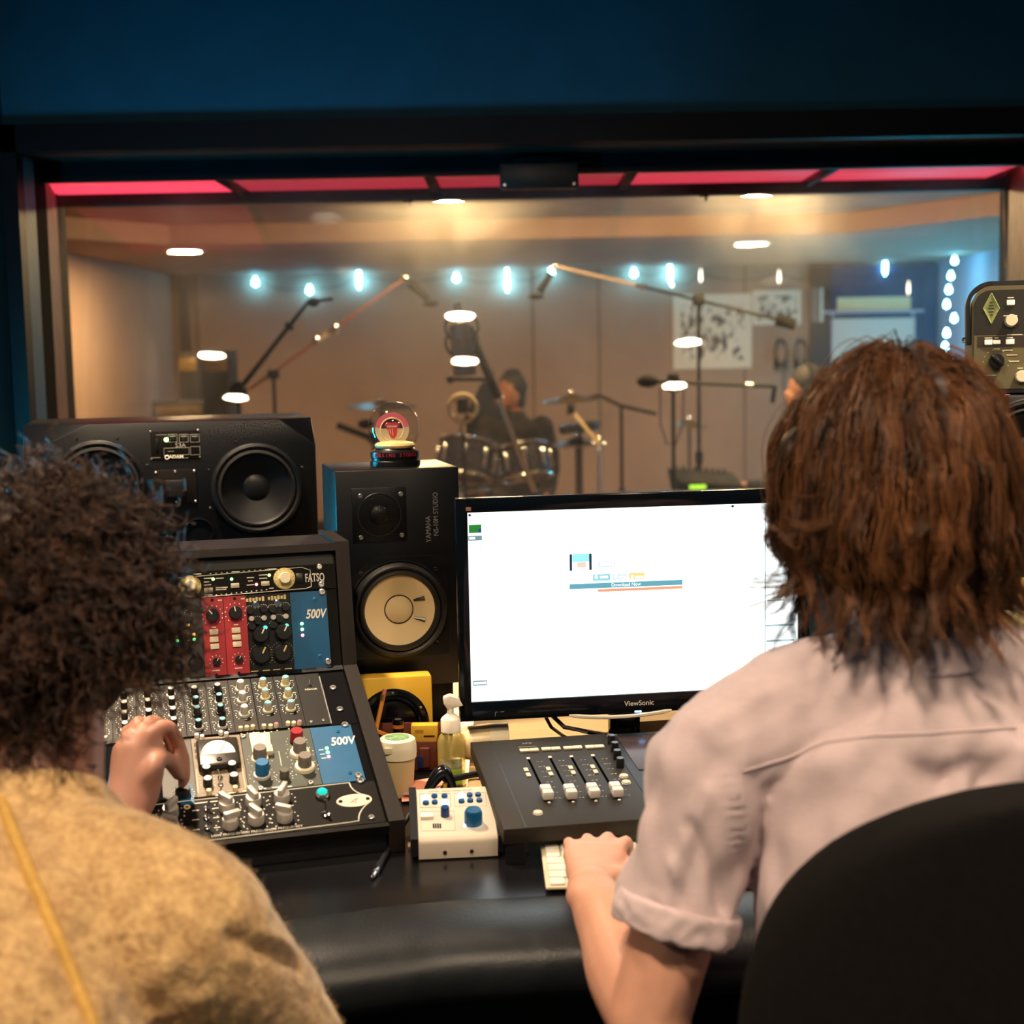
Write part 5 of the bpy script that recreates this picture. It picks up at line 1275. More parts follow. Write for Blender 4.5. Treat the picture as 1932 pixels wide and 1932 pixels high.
# looped black lead with gold plug in front of the pump bottle
lp = thing('looped_lead', 'looped black lead with a gold plug before the pump bottle', 'cable', T(0, 0, 0))
c1 = [at(800, 1510, 1.935), at(815, 1478, 1.945), at(835, 1457, 1.955), at(850, 1478, 1.955), at(860, 1505, 1.95)]
G().tube(smooth_path(c1), list(np.interp(np.linspace(0, 4, 25), range(5), [0.005, 0.008, 0.0115, 0.0075, 0.0045])), 12).build('cord', mat('black_cable_gloss', lin(14, 15, 22), 0.2), lp)
G().tube([at(840, 1478, 1.935), at(838, 1505, 1.935)], [0.004, 0.0052], 10).build('plug', mat('gold_plug', lin(200, 160, 70), 0.2, 0.9), lp)
g = G(); g.tube([at(850, 1470, 2.03), at(890, 1462, 2.05), at(935, 1456, 2.06), at(975, 1452, 2.08)], 0.005, 8)
tag(g.build('black_lead', cab_m), 'black lead running from the pump bottle to the fader controller', 'cable')

# ================================================================ RIGHT OF THE SCENE
olive = mat('olive_enamel', lin(104, 96, 66), 0.45, nz=(60, 0.12)); olive_d = mat('black_faceplate', lin(34, 32, 28), 0.4)
AM = yaw_panel(tuple(at(1833, 742, 2.35)), -14, 6)
am = thing('guitar_amplifier', 'olive and black amplifier head with a carrying handle', 'amplifier', AM.M())
av = lambda x, y, h=0.0: AM.uv(1782 + x / 4.83, 500 + y / 4.83, h)
aw = 0.38; yt = float(av(640, 180)[1])
def rrect(x0, x1, y0, y1, r, n=8, corners=(1, 1, 1, 1)):
    out = []
    for (cx, cy, a0, on) in ((x1 - r, y1 - r, 0, corners[0]), (x0 + r, y1 - r, 90, corners[1]), (x0 + r, y0 + r, 180, corners[2]), (x1 - r, y0 + r, 270, corners[3])):
        if on:
            for k in range(n + 1):
                a = R_(a0 + 90 * k / n); out.append((cx + r * math.cos(a), cy + r * math.sin(a)))
        else: out.append((cx + (r if a0 in (0, 270) else -r), cy + (r if a0 in (0, 90) else -r)))
    return out
x0a = float(av(272, 500)[0]); ymid = float(av(400, 636)[1]); yb_ = float(av(400, 1130)[1])
G().prism(rrect(0.0, aw, 0.0, yt, 0.032), -0.16, -0.004).build('case', olive, am)
G().prism(rrect(x0a, aw - x0a, ymid, yt - 0.008, 0.026, corners=(1, 1, 0, 0)), -0.004, 0.0).build('upper_faceplate', olive_d, am)
G().prism([(x0a, yb_), (aw - x0a, yb_), (aw - x0a, ymid - 0.0006), (x0a, ymid - 0.0006)], -0.004, 0.0).build('lower_faceplate', olive, am, smooth=False)
G().prism([(0.0, 0.0), (aw, 0.0), (aw, yb_ - 0.001), (0.0, yb_ - 0.001)], -0.003, 0.0005).build('bottom_rail', black, am, smooth=False)
hp = [(-0.004, float(av(230, 700)[1]), -0.03)]
for k in range(9):
    a = R_(180 - 90 * k / 8); hp.append((0.032 + 0.038 * math.cos(a), yt - 0.032 + 0.038 * math.sin(a), -0.03))
hp += [(aw - 0.032, yt + 0.006, -0.03)]
g = G()
for i in range(len(hp) - 1):
    a, b = np.array(hp[i]), np.array(hp[i + 1]); d = b - a; L = np.linalg.norm(d)
    Mr = T(*((a + b) / 2)) @ RZ(math.degrees(math.atan2(d[1], d[0])))
    g.box((0, 0, 0), (L * 1.03, 0.007, 0.03), Mr)
g.build('handle_strap', black, am)
q = av(205, 665); link('strap_screw', G().lathe([(0.005, 0), (0.005, 0.003), (0.003, 0.006), (0.0003, 0.006)], 12).mesh('strap_screw', chrome), am, T(-0.008, q[1], -0.03) @ RY(-90))
q = av(427, 395); dg_ = mat('pale_green_print', lin(178, 190, 120), 0.5)
dia = [(0, 0.0255), (0.0128, 0), (0, -0.0255), (-0.0128, 0)]
g = G()
for s_ in (1.0, 0.80):
    pp = [(q[0] + x * s_, q[1] + y * s_, 0.0006) for x, y in dia]
    for a, b in zip(pp, pp[1:] + pp[:1]): g.tube([a, b], 0.0009 if s_ == 1 else 0.0004, 4)
g.build('emblem', dg_, am)
G().prism([(q[0] + x * 0.95, q[1] + y * 0.95) for x, y in dia], 0.0001, 0.0004).build('emblem_field', mat('green_field', lin(120, 130, 80), 0.5), am, smooth=False)
g = G()
for yy, ww in ((0.010, 0.005), (0.005, 0.008), (0.0, 0.010), (-0.006, 0.007), (-0.011, 0.004)): g.box((q[0], q[1] + yy, 0.0006), (ww, 0.0016, 0.0004))
g.build('emblem_print', olive_d, am)
lit = mat('cream_lit_button', lin(250, 240, 206), 0.4, emit=lin(250, 236, 200), es=0.5)
for (x, y, w_, h_) in ((603, 342, 0.0125, 0.0085), (400, 704, 0.0125, 0.0085), (476, 703, 0.0115, 0.0065), (597, 699, 0.0135, 0.0085)):
    button(am, av(x, y), (w_, h_, 0.003), lit)
q = av(490, 697); G().box((q[0] + 0.004, q[1], 0.0002), (0.075, 0.018, 0.0006)).build('button_field', mat('dark_brown_field', lin(48, 38, 30), 0.45), am, smooth=False)
q = av(605, 512); knob(am, q, 0.0105, 0.013, cream, skirt=(0.011, 0.001, kb_grey)); q = av(700, 1020); knob(am, q, 0.0105, 0.013, cream)
q = av(470, 880); kk = knob(am, q, 0.0125, 0.018, kb_blk, rot=40); G().bbox((0, 0, 0.018), (0.008, 0.026, 0.014), 0.002).build('grip', kb_blk, kk); dots(am, q, 0.0205, 9, dial, 0.0009, -90, 110)
nut(am, av(408, 1062), 0.0075)
g = G()
for (x, y, w_) in ((603, 298, 0.010), (600, 462, 0.022), (400, 665, 0.012), (475, 665, 0.006), (595, 662, 0.010), (570, 777, 0.017), (615, 820, 0.017), (635, 877, 0.016), (478, 765, 0.010), (410, 1005, 0.022), (640, 635, 0.024), (690, 940, 0.009)): q = av(x, y); g.box((q[0], q[1], 0.0004), (w_, 0.0016, 0.0004))
g.build('print', cream, am)
for k in range(4):
    q = av(575 + 75 * k, 1190); button(am, q, (0.008, 0.0035, 0.002), led_r if k == 0 else kb_grey, 'indicator', z=0.0004)
# right-hand loudspeaker under the amplifier head
SR = yaw_panel((0.852, 2.30, 1.06), -18)
zt_ = 0.0
top_z = float(AM.O[2]) - 0.003
sr = thing('loudspeaker', 'black loudspeaker under the olive amplifier head', 'loudspeaker', SR.M())
hS = top_z - 1.06
G().bbox((0.24, hS / 2, -0.16), (0.53, hS, 0.30), 0.003).build('cabinet', cab, sr)
q = SR.uv(1945, 850)
well(sr, q, 0.084)
o = woofer(sr, q, 0.084, cone_b, cone_b, depth=0.011, capr=0.3); o.location.z = 0.012
link('chrome_bead', G().torus(0.086, 0.0014, 48, 6).mesh('chrome_bead', steel), sr, T(q[0], q[1], 0.012)); link('chrome_bead', G().torus(0.070, 0.0008, 48, 6).mesh('chrome_bead', steel), sr, T(q[0], q[1], 0.018))
# beige rack unit and pale box further down on the right
RU = yaw_panel((0.74, 2.20, ZP + 0.001), -18)
ru = thing('brass_preamplifier', 'brass fronted rack unit standing under the loudspeaker', 'audio unit', RU.M())
ruh = 1.06 - ZP - 0.004
brass = mat('brass_front', lin(206, 170, 92), 0.4, 0.3, nz=(40, 0.2))
G().bbox((0.25, ruh / 2, -0.15), (0.50, ruh, 0.28), 0.003).build('case', black, ru)
nrow = 5
for i in range(nrow):
    y0 = 0.012 + i * (ruh - 0.02) / nrow; hh = (ruh - 0.02) / nrow - 0.008
    pn = G().bbox((0.25, y0 + hh / 2, -0.007), (0.49, hh, 0.006), 0.001).build('front_panel', brass if i in (0, 2, 4) else mat('cream_front', lin(226, 206, 150), 0.45), ru)
    for k in range(8):
        knob(pn, (0.035 + k * 0.055, y0 + hh / 2), 0.009, 0.012, kb_blk if (i + k) % 3 else kb_red, ptr=white_print, rot=30 * k, z=-0.004)
# blue light strip of the second screen edge is not visible; a second slim monitor stands right

# ================================================================ PEOPLE
def resample(pts, rad, k=5):
    P = [np.array(p, float) for p in pts]; Rr = [np.array((r, r) if np.isscalar(r) else r, float) for r in rad]
    out, ro = [], []
    n = len(P)
    for i in range(n - 1):
        p0, p1, p2, p3 = P[max(i - 1, 0)], P[i], P[i + 1], P[min(i + 2, n - 1)]
        for j in range(k):
            t = j / k
            out.append(0.5 * ((2 * p1) + (-p0 + p2) * t + (2 * p0 - 5 * p1 + 4 * p2 - p3) * t * t + (-p0 + 3 * p1 - 3 * p2 + p3) * t ** 3))
            ts = t * t * (3 - 2 * t); ro.append(Rr[i] * (1 - ts) + Rr[i + 1] * ts)
    out.append(P[-1]); ro.append(Rr[-1])
    return out, ro
def limb(g, pts, rad, up=(0, 0, 1), k=5, seg=16, caps=(True, True)):
    P, Rr = resample(pts, rad, k)
    n = len(P); T_ = []
    for i in range(n):
        t = P[min(i + 1, n - 1)] - P[max(i - 1, 0)]; T_.append(t / np.linalg.norm(t))
    rings = []
    if caps[0]:
        for th in (80, 60, 40, 20): rings.append((P[0] - T_[0] * Rr[0].mean() * math.sin(R_(th)), Rr[0] * math.cos(R_(th)), T_[0]))
    for i in range(n): rings.append((P[i], Rr[i], T_[i]))
    if caps[1]:
        for th in (20, 40, 60, 80): rings.append((P[-1] + T_[-1] * Rr[-1].mean() * math.sin(R_(th)), Rr[-1] * math.cos(R_(th)), T_[-1]))
    up = np.array(up, float); vs = []; fs = []
    for (c, r, t) in rings:
        a = np.cross(up, t)
        if np.linalg.norm(a) < 1e-3: a = np.cross(np.array([0, 1.0, 0.1]), t)
        a /= np.linalg.norm(a); b = np.cross(t, a)
        for s in range(seg):
            th = 2 * math.pi * s / seg; vs.append(c + a * r[0] * math.cos(th) + b * r[1] * math.sin(th))
    m = len(rings)
    for i in range(m - 1):
        for s in range(seg):
            s2 = (s + 1) % seg; fs.append((i * seg + s, i * seg + s2, (i + 1) * seg + s2, (i + 1) * seg + s))
    fs += [tuple(range(seg - 1, -1, -1)), tuple((m - 1) * seg + s for s in range(seg))]
    g.add(vs, fs); return g
def blob(g, name, m, voxel=0.005, it=6, parent=None, disp=None):
    """one continuous skin grown over overlapping limbs"""
    me = bpy.data.meshes.new('tmp'); me.from_pydata(g.v, [], g.f); me.update()
    bm = bmesh.new(); bm.from_mesh(me); bmesh.ops.recalc_face_normals(bm, faces=bm.faces[:]); bm.to_mesh(me); bm.free()
    o = bpy.data.objects.new('tmp', me); COL.objects.link(o)
    md = o.modifiers.new('r', 'REMESH'); md.mode = 'VOXEL'; md.voxel_size = voxel; md.adaptivity = 0
    sm = o.modifiers.new('s', 'SMOOTH'); sm.factor = 0.5; sm.iterations = it
    dg = bpy.context.evaluated_depsgraph_get(); out = bpy.data.meshes.new_from_object(o.evaluated_get(dg)); out.name = name
    bpy.data.objects.remove(o); bpy.data.meshes.remove(me)
    if disp is not None:
        n = len(out.vertices); co = np.empty(n * 3); no = np.empty(n * 3)
        out.vertices.foreach_get('co', co); out.vertices.foreach_get('normal', no)
        co = co.reshape(-1, 3); no = no.reshape(-1, 3)
        co = co + no * disp(co, no)[:, None]
        out.vertices.foreach_set('co', co.ravel()); out.update()
    out.shade_smooth(); out.materials.clear(); out.materials.append(m)
    return link(name, out, parent)
def hand_chains(g, W, f, n, s, cum, spread=0.06, thumb=((0.020, 0.015), (0.040, 0.030), (0.052, 0.055), (0.052, 0.080)), sc=1.0):
    """palm, four unequal fingers and a thumb leaving the side of the palm"""
    W, f, n, s = (np.array(v, float) for v in (W, f, n, s)); f /= np.linalg.norm(f); n = n - f * (n @ f); n /= np.linalg.norm(n); s = s - f * (s @ f) - n * (s @ n); s /= np.linalg.norm(s)
    limb(g, [W - f * 0.035 * sc, W + f * 0.0 * sc, W + f * 0.035 * sc, W + f * 0.075 * sc, W + f * 0.090 * sc], [(0.028 * sc, 0.021 * sc), (0.028 * sc, 0.020 * sc), (0.034 * sc, 0.017 * sc), (0.041 * sc, 0.0145 * sc), (0.039 * sc, 0.011 * sc)], up=n)
    offs = (0.031, 0.011, -0.0105, -0.030); lens = ((0.044, 0.027, 0.021), (0.048, 0.030, 0.022), (0.045, 0.028, 0.021), (0.035, 0.021, 0.018)); fw = (0.088, 0.092, 0.088, 0.080)
    for i in range(4):
        p = W + f * (fw[i] - 0.02) * sc + s * offs[i] * 0.85 * sc; q = W + f * fw[i] * sc + s * offs[i] * sc + n * 0.002
        pts = [p, q]; fd = f + s * (offs[i] * spread / 0.03)
        fd /= np.linalg.norm(fd)
        c_ = cum[i] if isinstance(cum[0], (tuple, list)) else cum
        for L, a in zip(lens[i], c_):
            a = R_(a); d = fd * math.cos(a) - n * math.sin(a); q = q + d * L * sc; pts.append(q)
        r0 = (0.0095, 0.0098, 0.0092, 0.0082)[i] * sc
        limb(g, pts, [r0, r0 * 1.03, r0 * 0.95, r0 * 0.88, r0 * 0.76], up=s, k=4, seg=12)
    tp = [W + s * 0.012 * sc + f * 0.012 * sc] + [W + s * a * sc + f * b * sc - n * 0.004 * i * sc for i, (a, b) in enumerate(thumb)]
    limb(g, tp, [0.014 * sc, 0.0145 * sc, 0.0125 * sc, 0.0108 * sc, 0.0085 * sc], up=n, k=4, seg=12)

def strand_mesh(name, P, rad, m, parent=None, tone=None, sides=3):
    """P: N x S x 3 strand points, rad: N x S radii"""
    N, S_, _ = P.shape
    t = np.empty_like(P); t[:, 1:-1] = P[:, 2:] - P[:, :-2]; t[:, 0] = P[:, 1] - P[:, 0]; t[:, -1] = P[:, -1] - P[:, -2]
    t /= np.linalg.norm(t, axis=2, keepdims=True) + 1e-9
    ref = np.array([0.31, 0.87, 0.39]); a = np.cross(t, ref); a /= np.linalg.norm(a, axis=2, keepdims=True) + 1e-9; b = np.cross(t, a)
    V = np.empty((N, S_, sides, 3))
    for k in range(sides):
        th = 2 * math.pi * k / sides; V[:, :, k] = P + rad[..., None] * (a * math.cos(th) + b * math.sin(th))
    idx = np.arange(N * S_ * sides).reshape(N, S_, sides)
    q = np.stack([idx[:, :-1, :], np.roll(idx, -1, 2)[:, :-1, :], np.roll(idx, -1, 2)[:, 1:, :], idx[:, 1:, :]], axis=-1).reshape(-1, 4)
    me = bpy.data.meshes.new(name); me.vertices.add(V.size // 3); me.vertices.foreach_set('co', V.ravel())
    me.loops.add(q.size); me.loops.foreach_set('vertex_index', q.ravel().astype(np.int32))
    me.polygons.add(len(q)); me.polygons.foreach_set('loop_start', (np.arange(len(q)) * 4).astype(np.int32))
    me.update(calc_edges=True); me.shade_smooth()
    if tone is not None:
        at_ = me.attributes.new('tone', 'FLOAT', 'POINT'); at_.data.foreach_set('value', np.repeat(tone, S_ * sides).astype(np.float32))
    me.materials.append(m)
    return link(name, me, parent)

def hair_mat(name, dark, light, rough=0.42):
    m = bpy.data.materials.new(name); m.use_nodes = True; nt = m.node_tree; b = nt.nodes['Principled BSDF']
    a = nt.nodes.new('ShaderNodeAttribute'); a.attribute_name = 'tone'; r = nt.nodes.new('ShaderNodeValToRGB')
    r.color_ramp.elements[0].color = (*dark, 1); r.color_ramp.elements[1].color = (*light, 1)
    nt.links.new(a.outputs['Fac'], r.inputs['Fac']); nt.links.new(r.outputs['Color'], b.inputs['Base Color'])
    b.inputs['Roughness'].default_value = rough; b.inputs['Specular IOR Level'].default_value = 0.35
    return m
skin = mat('skin_light', lin(212, 158, 134), 0.5, nz=(40, 0.10)); 
skin_b = mat('skin_brown', lin(190, 136, 116), 0.5, nz=(40, 0.12))
for s_ in (skin, skin_b):
    b_ = s_.node_tree.nodes['Principled BSDF']; b_.inputs['Subsurface Weight'].default_value = 0.12; b_.inputs['Subsurface Radius'].default_value = (0.02, 0.008, 0.005); b_.inputs['Subsurface Scale'].default_value = 0.3
nse = lambda p, s: mnoise.noise(Vector((p[0] * s, p[1] * s, p[2] * s)))

# ---------------------------------------------------------------- man in the pale shirt
HC = np.array([0.405, 1.450, 1.268])
def man_skeleton(g, off, arms=True, head=True):
    limb(g, [(0.455, 1.37, 0.50), (0.45, 1.375, 0.66), (0.435, 1.395, 0.84), (0.425, 1.41, 0.97), (0.42, 1.425, 1.035)], [(0.165 + off, 0.115 + off), (0.165 + off, 0.11 + off), (0.18 + off, 0.112 + off), (0.17 + off, 0.098 + off), (0.10 + off, 0.066 + off)], up=(0, 1, 0))
    limb(g, [(0.225, 1.415, 0.995), (0.31, 1.425, 1.032), (0.42, 1.43, 1.05), (0.53, 1.42, 1.032), (0.62, 1.405, 0.995)], [0.056 + off, 0.056 + off, 0.060 + off, 0.056 + off, 0.056 + off], up=(0, 0, 1))
g = G(); man_skeleton(g, -0.016)
g.ball(tuple(HC), (0.078, 0.098, 0.112), 24)
g.ball(tuple(HC + (0.0, 0.045, -0.06)), (0.058, 0.058, 0.062), 20)       # jaw
g.ball(tuple(HC + (0, 0.104, -0.025)), (0.013, 0.020, 0.020), 12)        # nose
g.ball(tuple(HC + (0, 0.086, -0.068)), (0.024, 0.012, 0.008), 12)        # mouth
for sx in (-1, 1): g.ball(tuple(HC + (sx * 0.080, 0.005, -0.015)), (0.010, 0.020, 0.032), 12)
limb(g, [HC + (0, -0.01, -0.06), (0.412, 1.43, 1.14), (0.418, 1.42, 1.05)], [0.055, 0.056, 0.066])
SH, EL, WR = np.array([0.205, 1.415, 0.99]), np.array([0.132, 1.370, 0.712]), np.array([0.086, 1.575, 0.778])
limb(g, [SH, (0.178, 1.40, 0.86), EL], [0.050, 0.046, 0.042]); limb(g, [EL + (0.004, -0.004, -0.004), EL + (-0.014, 0.075, 0.018), EL + (-0.030, 0.15, 0.045), WR], [0.042, 0.046, 0.038, (0.029, 0.023)])
hand_chains(g, WR + (0, 0.012, 0.002), (0.12, 0.99, 0.10), (0, -0.10, 1), (1, 0, 0), ((14, 44, 66), (12, 40, 62), (12, 42, 64), (10, 34, 56)), 0.14, ((0.022, 0.012), (0.042, 0.030), (0.052, 0.056), (0.050, 0.078)))
limb(g, [(0.64, 1.40, 0.99), (0.70, 1.38, 0.86), (0.735, 1.38, 0.74)], [0.050, 0.046, 0.040]); limb(g, [(0.735, 1.38, 0.74), (0.67, 1.50, 0.775), (0.60, 1.60, 0.793)], [0.040, 0.038, 0.026])
hand_chains(g, (0.60, 1.605, 0.793), (-0.25, 0.95, 0.08), (0, -0.1, 1), (-1, 0, 0), (12, 40, 60))
for sx in (-0.10, 0.10):
    limb(g, [(0.455 + sx, 1.38, 0.52), (0.44 + sx * 1.3, 1.62, 0.53), (0.43 + sx * 1.4, 1.80, 0.51)], [0.088, 0.075, 0.058], up=(1, 0, 0)); limb(g, [(0.43 + sx * 1.4, 1.80, 0.50), (0.43 + sx * 1.4, 1.83, 0.28), (0.43 + sx * 1.4, 1.80, 0.09)], [0.056, 0.052, 0.038]); limb(g, [(0.43 + sx * 1.4, 1.77, 0.045), (0.43 + sx * 1.4, 1.90, 0.035)], [(0.04, 0.036), (0.04, 0.03)])
man = blob(g, 'person', skin, 0.0045, 3)
tag(man, 'long-haired person in a pale shirt typing at the keyboard', 'person')
# trousers over the legs
g = G()
for sx in (-0.10, 0.10):
    limb(g, [(0.455 + sx, 1.37, 0.52), (0.44 + sx * 1.3, 1.62, 0.53), (0.43 + sx * 1.4, 1.80, 0.51)], [0.100, 0.086, 0.070], up=(1, 0, 0)); limb(g, [(0.43 + sx * 1.4, 1.81, 0.50), (0.43 + sx * 1.4, 1.83, 0.28), (0.43 + sx * 1.4, 1.80, 0.10)], [0.068, 0.064, 0.055])
limb(g, [(0.455, 1.37, 0.50), (0.455, 1.37, 0.60)], [(0.178, 0.128), (0.176, 0.122)], up=(0, 1, 0))
blob(g, 'trousers', mat('dark_blue_denim', lin(30, 44, 66), 0.8, nz=(120, 0.3)), 0.009, 4, man)

# shirt with yoke, folds, seams
g = G(); man_skeleton(g, 0.014)
HEM = np.array([0.160, 1.385, 0.808])
limb(g, [(0.235, 1.415, 0.992), (0.205, 1.41, 0.965), (0.180, 1.398, 0.88), HEM], [0.064, 0.068, 0.064, (0.064, 0.060)], caps=(True, False), seg=20)
limb(g, [(0.62, 1.405, 0.992), (0.66, 1.395, 0.94), (0.70, 1.385, 0.86), (0.72, 1.38, 0.82)], [0.064, 0.066, 0.062, 0.060], caps=(True, False), seg=20)
limb(g, [(0.42, 1.425, 1.055), (0.416, 1.428, 1.085)], [(0.072, 0.072), (0.070, 0.070)], caps=(False, False))
def fold(co, path, w, a):
    d = np.full(len(co), 9.0)
    for p, q in zip(path[:-1], path[1:]):
        p, q = np.array(p), np.array(q); v = q - p; t = np.clip(((co - p) @ v) / (v @ v), 0, 1); d = np.minimum(d, np.linalg.norm(co - (p + t[:, None] * v), axis=1))
    return a * np.exp(-(d / w) ** 2)
def BK(px, py, Y=1.30): return at(px, py, Y)
def shirt_disp(co, no):
    d = np.zeros(len(co))
    n1 = np.array([nse(p * (1.0, 1.0, 0.8), 16) for p in co]); n2 = np.array([nse(p * (1, 1, 0.6) + 7.3, 34) for p in co])
    n3 = np.array([nse(p * (0.6, 0.6, 1.4) + 2.2, 9) for p in co]); d += 0.012 * n1 + 0.0050 * n2 + 0.010 * n3
    d *= 1.25
    d += fold(co, [BK(1520, 1430), BK(1530, 1500), BK(1500, 1600)], 0.008, -0.012) + fold(co, [BK(1545, 1430), BK(1560, 1520), BK(1520, 1640)], 0.010, 0.010)
    d += fold(co, [BK(1425, 1530, 1.33), BK(1410, 1620, 1.33), BK(1400, 1700, 1.33)], 0.010, -0.013)
    d += fold(co, [BK(1480, 1480), BK(1430, 1600), BK(1440, 1660), BK(1500, 1640)], 0.009, 0.006)
    d += fold(co, [BK(1700, 1420), BK(1770, 1480), BK(1840, 1440)], 0.014, -0.014) + fold(co, [BK(1860, 1480), BK(1910, 1430)], 0.012, -0.012) + fold(co, [BK(1800, 1400), BK(1830, 1500)], 0.012, 0.006)
    d += fold(co, [BK(1600, 1460), BK(1660, 1500), BK(1620, 1560)], 0.012, 0.004)
    # sleeve creases
    for (a, b, c_, w_, am_) in (((1300, 1560), (1340, 1640), (1375, 1720), 0.008, -0.006), ((1240, 1590), (1300, 1690), (1370, 1770), 0.008, 0.005), ((1200, 1690), (1280, 1750), (1370, 1790), 0.006, -0.007), ((1180, 1640), (1230, 1720), (1300, 1760), 0.007, 0.004), ((1270, 1470), (1230, 1560), (1190, 1640), 0.010, -0.004), ((1330, 1500), (1290, 1600), (1260, 1700), 0.010, 0.004)):
        d += fold(co, [BK(*a, 1.34), BK(*b, 1.34), BK(*c_, 1.34)], w_, am_ * 1.5)
    # armhole seam pucker
    sm = [BK(1345, 1400, 1.37), BK(1372, 1480, 1.35), BK(1392, 1560, 1.34), BK(1400, 1650, 1.34), BK(1402, 1720, 1.34)]
    e = fold(co, sm, 0.007, 1.0); d += e * 0.0045 * np.sin(co[:, 2] * 620)
    return d
shirt_m = mat('lilac_beige_cotton', lin(206, 186, 190), 0.85, nz=(90, 0.07), bump=(900, 0.25, 0.0006), sheen=0.2, stretch=(1, 1, 3))
shirt = blob(g, 'shirt', shirt_m, 0.0045, 4, man, shirt_disp)
# raised yoke seam, collar and rolled cuff
bvh = BVHTree.FromPolygons([v.co for v in shirt.data.vertices], [p.vertices[:] for p in shirt.data.polygons])
def onto(bv, px, py, lift=0.0):
    d = Vector(ray(px, py)).normalized(); h = bv.ray_cast(Vector(_C), d)
    return None if h[0] is None else np.array(h[0] + h[1] * lift)
def seam_line(bv, pts, r, lift=0.0005, n=60):
    out = []
    for (a, b) in zip(pts[:-1], pts[1:]):
        for t in np.linspace(0, 1, n // (len(pts) - 1), endpoint=False):
            q = onto(bv, a[0] + (b[0] - a[0]) * t, a[1] + (b[1] - a[1]) * t, lift)
            if q is not None and (not out or np.linalg.norm(q - out[-1]) < 0.05): out.append(q)
    g = G()
    if len(out) > 2: g.tube(out, r, 6)
    return g
sg_ = seam_line(bvh, [(1400, 1455), (1480, 1432), (1560, 1400), (1650, 1388), (1760, 1384), (1930, 1372)], 0.0016)
if sg_.v: sg_.build('yoke_seam', shirt_m, shirt)
g = G()
ax = HEM - np.array([0.180, 1.398, 0.88]); ax /= np.linalg.norm(ax)
limb(g, [HEM - ax * 0.030, HEM - ax * 0.012, HEM + ax * 0.004], [(0.0675, 0.064), (0.069, 0.0655), (0.068, 0.065)], caps=(False, False), seg=28)
def cuff_disp(co, no): return np.array([0.0035 * nse(p, 40) + 0.002 * nse(p, 90) for p in co])
blob(g, 'rolled_cuff', shirt_m, 0.004, 2, shirt, cuff_disp)
g = G(); limb(g, [(0.418, 1.424, 1.066), (0.414, 1.430, 1.105)], [(0.080, 0.078), (0.070, 0.070)], caps=(False, False), seg=28)
blob(g, 'collar', shirt_m, 0.004, 2, shirt)

# hair: clumps of strands falling from the crown
def grow_hair():
    CR = HC + np.array([0.0, -0.02, 0.125]); rx = np.array([0.084, 0.103, 0.120])
    strands, tones, radii = [], [], []
    S_ = 20; nclump = 520
    r2 = np.random.default_rng(11)
    k = 0
    while k < nclump:
        v = r2.normal(size=3); v /= np.linalg.norm(v)
        if v[2] < -0.35 or (v[1] > 0.55 and v[2] < 0.35): continue
        if v[1] > 0.3 and v[2] < -0.1: continue
        k += 1
        root = HC + v * rx
        layer = r2.uniform(1.06, 1.36); lz = 1.0 + (layer - 1) * 0.30; lay = np.array([layer, layer, lz])
        L = (root[2] - r2.uniform(1.125, 1.215)) * 1.10 + 0.035
        L = max(0.07, min(L, 0.40))
        away = root - CR; away /= np.linalg.norm(away) + 1e-6
        d = v * 0.25 + away * 0.8 + r2.normal(size=3) * 0.16
        p = root.copy(); pts = [p.copy()]
        flick = r2.random(); side = -1 if v[0] < -0.2 else (1 if v[0] > 0.2 else 0)
        ph, fr, am = r2.uniform(0, 6.3), r2.uniform(44, 105), r2.uniform(0.003, 0.0085)
        for i in range(1, S_):
            f = i / (S_ - 1)
            d = d / np.linalg.norm(d) + np.array([0, 0, -0.34])
            if f > 0.62 and flick > 0.5:
                rad = p - HC; rad[2] = 0; rad /= np.linalg.norm(rad) + 1e-6
                d += rad * (0.42 if flick > 0.75 else 0.2) + np.array([0, 0, 0.10])
            if f > 0.66 and side < 0 and v[1] > -0.45 and flick > 0.12: d += np.array([-0.52, 0.05, 0.19]) * (0.6 + flick)
            if f > 0.7 and flick < 0.3: d += np.array([0.25 * math.sin(ph), -0.12, 0])
            d /= np.linalg.norm(d)
            p = p + d * L / (S_ - 1)
            e = (p - HC) / (rx * lay); ln = np.linalg.norm(e * np.array([1, 1, 0.9]))
            if p[2] > HC[2] - 0.10:
                if ln < 1: p = HC + (p - HC) / ln
                elif ln > 1.16: p = HC + (p - HC) * (1 - 0.5 * (1 - 1.16 / ln))
            else:
                c2 = np.array([0.415, 1.425]); h = p[:2] - c2; hl = np.linalg.norm(h)
                if hl < 0.074: p[:2] = c2 + h / hl * 0.074
            pts.append(p + np.array([math.sin(ph + fr * L * f), math.cos(ph * 1.7 + fr * L * f), 0]) * am * (0.2 + 0.8 * f))
        pts = np.array(pts); tone0 = np.clip(r2.normal(0.45, 0.22), 0, 1)
        nst = 24
        o0 = r2.normal(size=(nst, 3)) * 0.0055; tap = (1.0 - 0.72 * np.linspace(0, 1, S_)) 
        w2 = r2.normal(size=(nst, 3)) * 0.003
        fr2 = r2.uniform(0.8, 1.2, size=nst)
        for j in range(nst):
            wob = np.sin(np.linspace(0, 5 * fr2[j], S_) + ph)[:, None] * w2[j]
            cut = r2.uniform(0.72, 1.0); ti = np.linspace(0, cut * (S_ - 1), S_); i0 = np.clip(ti.astype(int), 0, S_ - 2); fr_s = (ti - i0)[:, None]; q_ = pts[i0] * (1 - fr_s) + pts[i0 + 1] * fr_s
            strands.append(q_ + o0[j] * tap[:, None] + wob); tones.append(np.clip(tone0 + r2.normal() * 0.12, 0, 1)); radii.append(np.linspace(0.00075, 0.00028, S_))
    return np.array(strands), np.array(radii), np.array(tones)
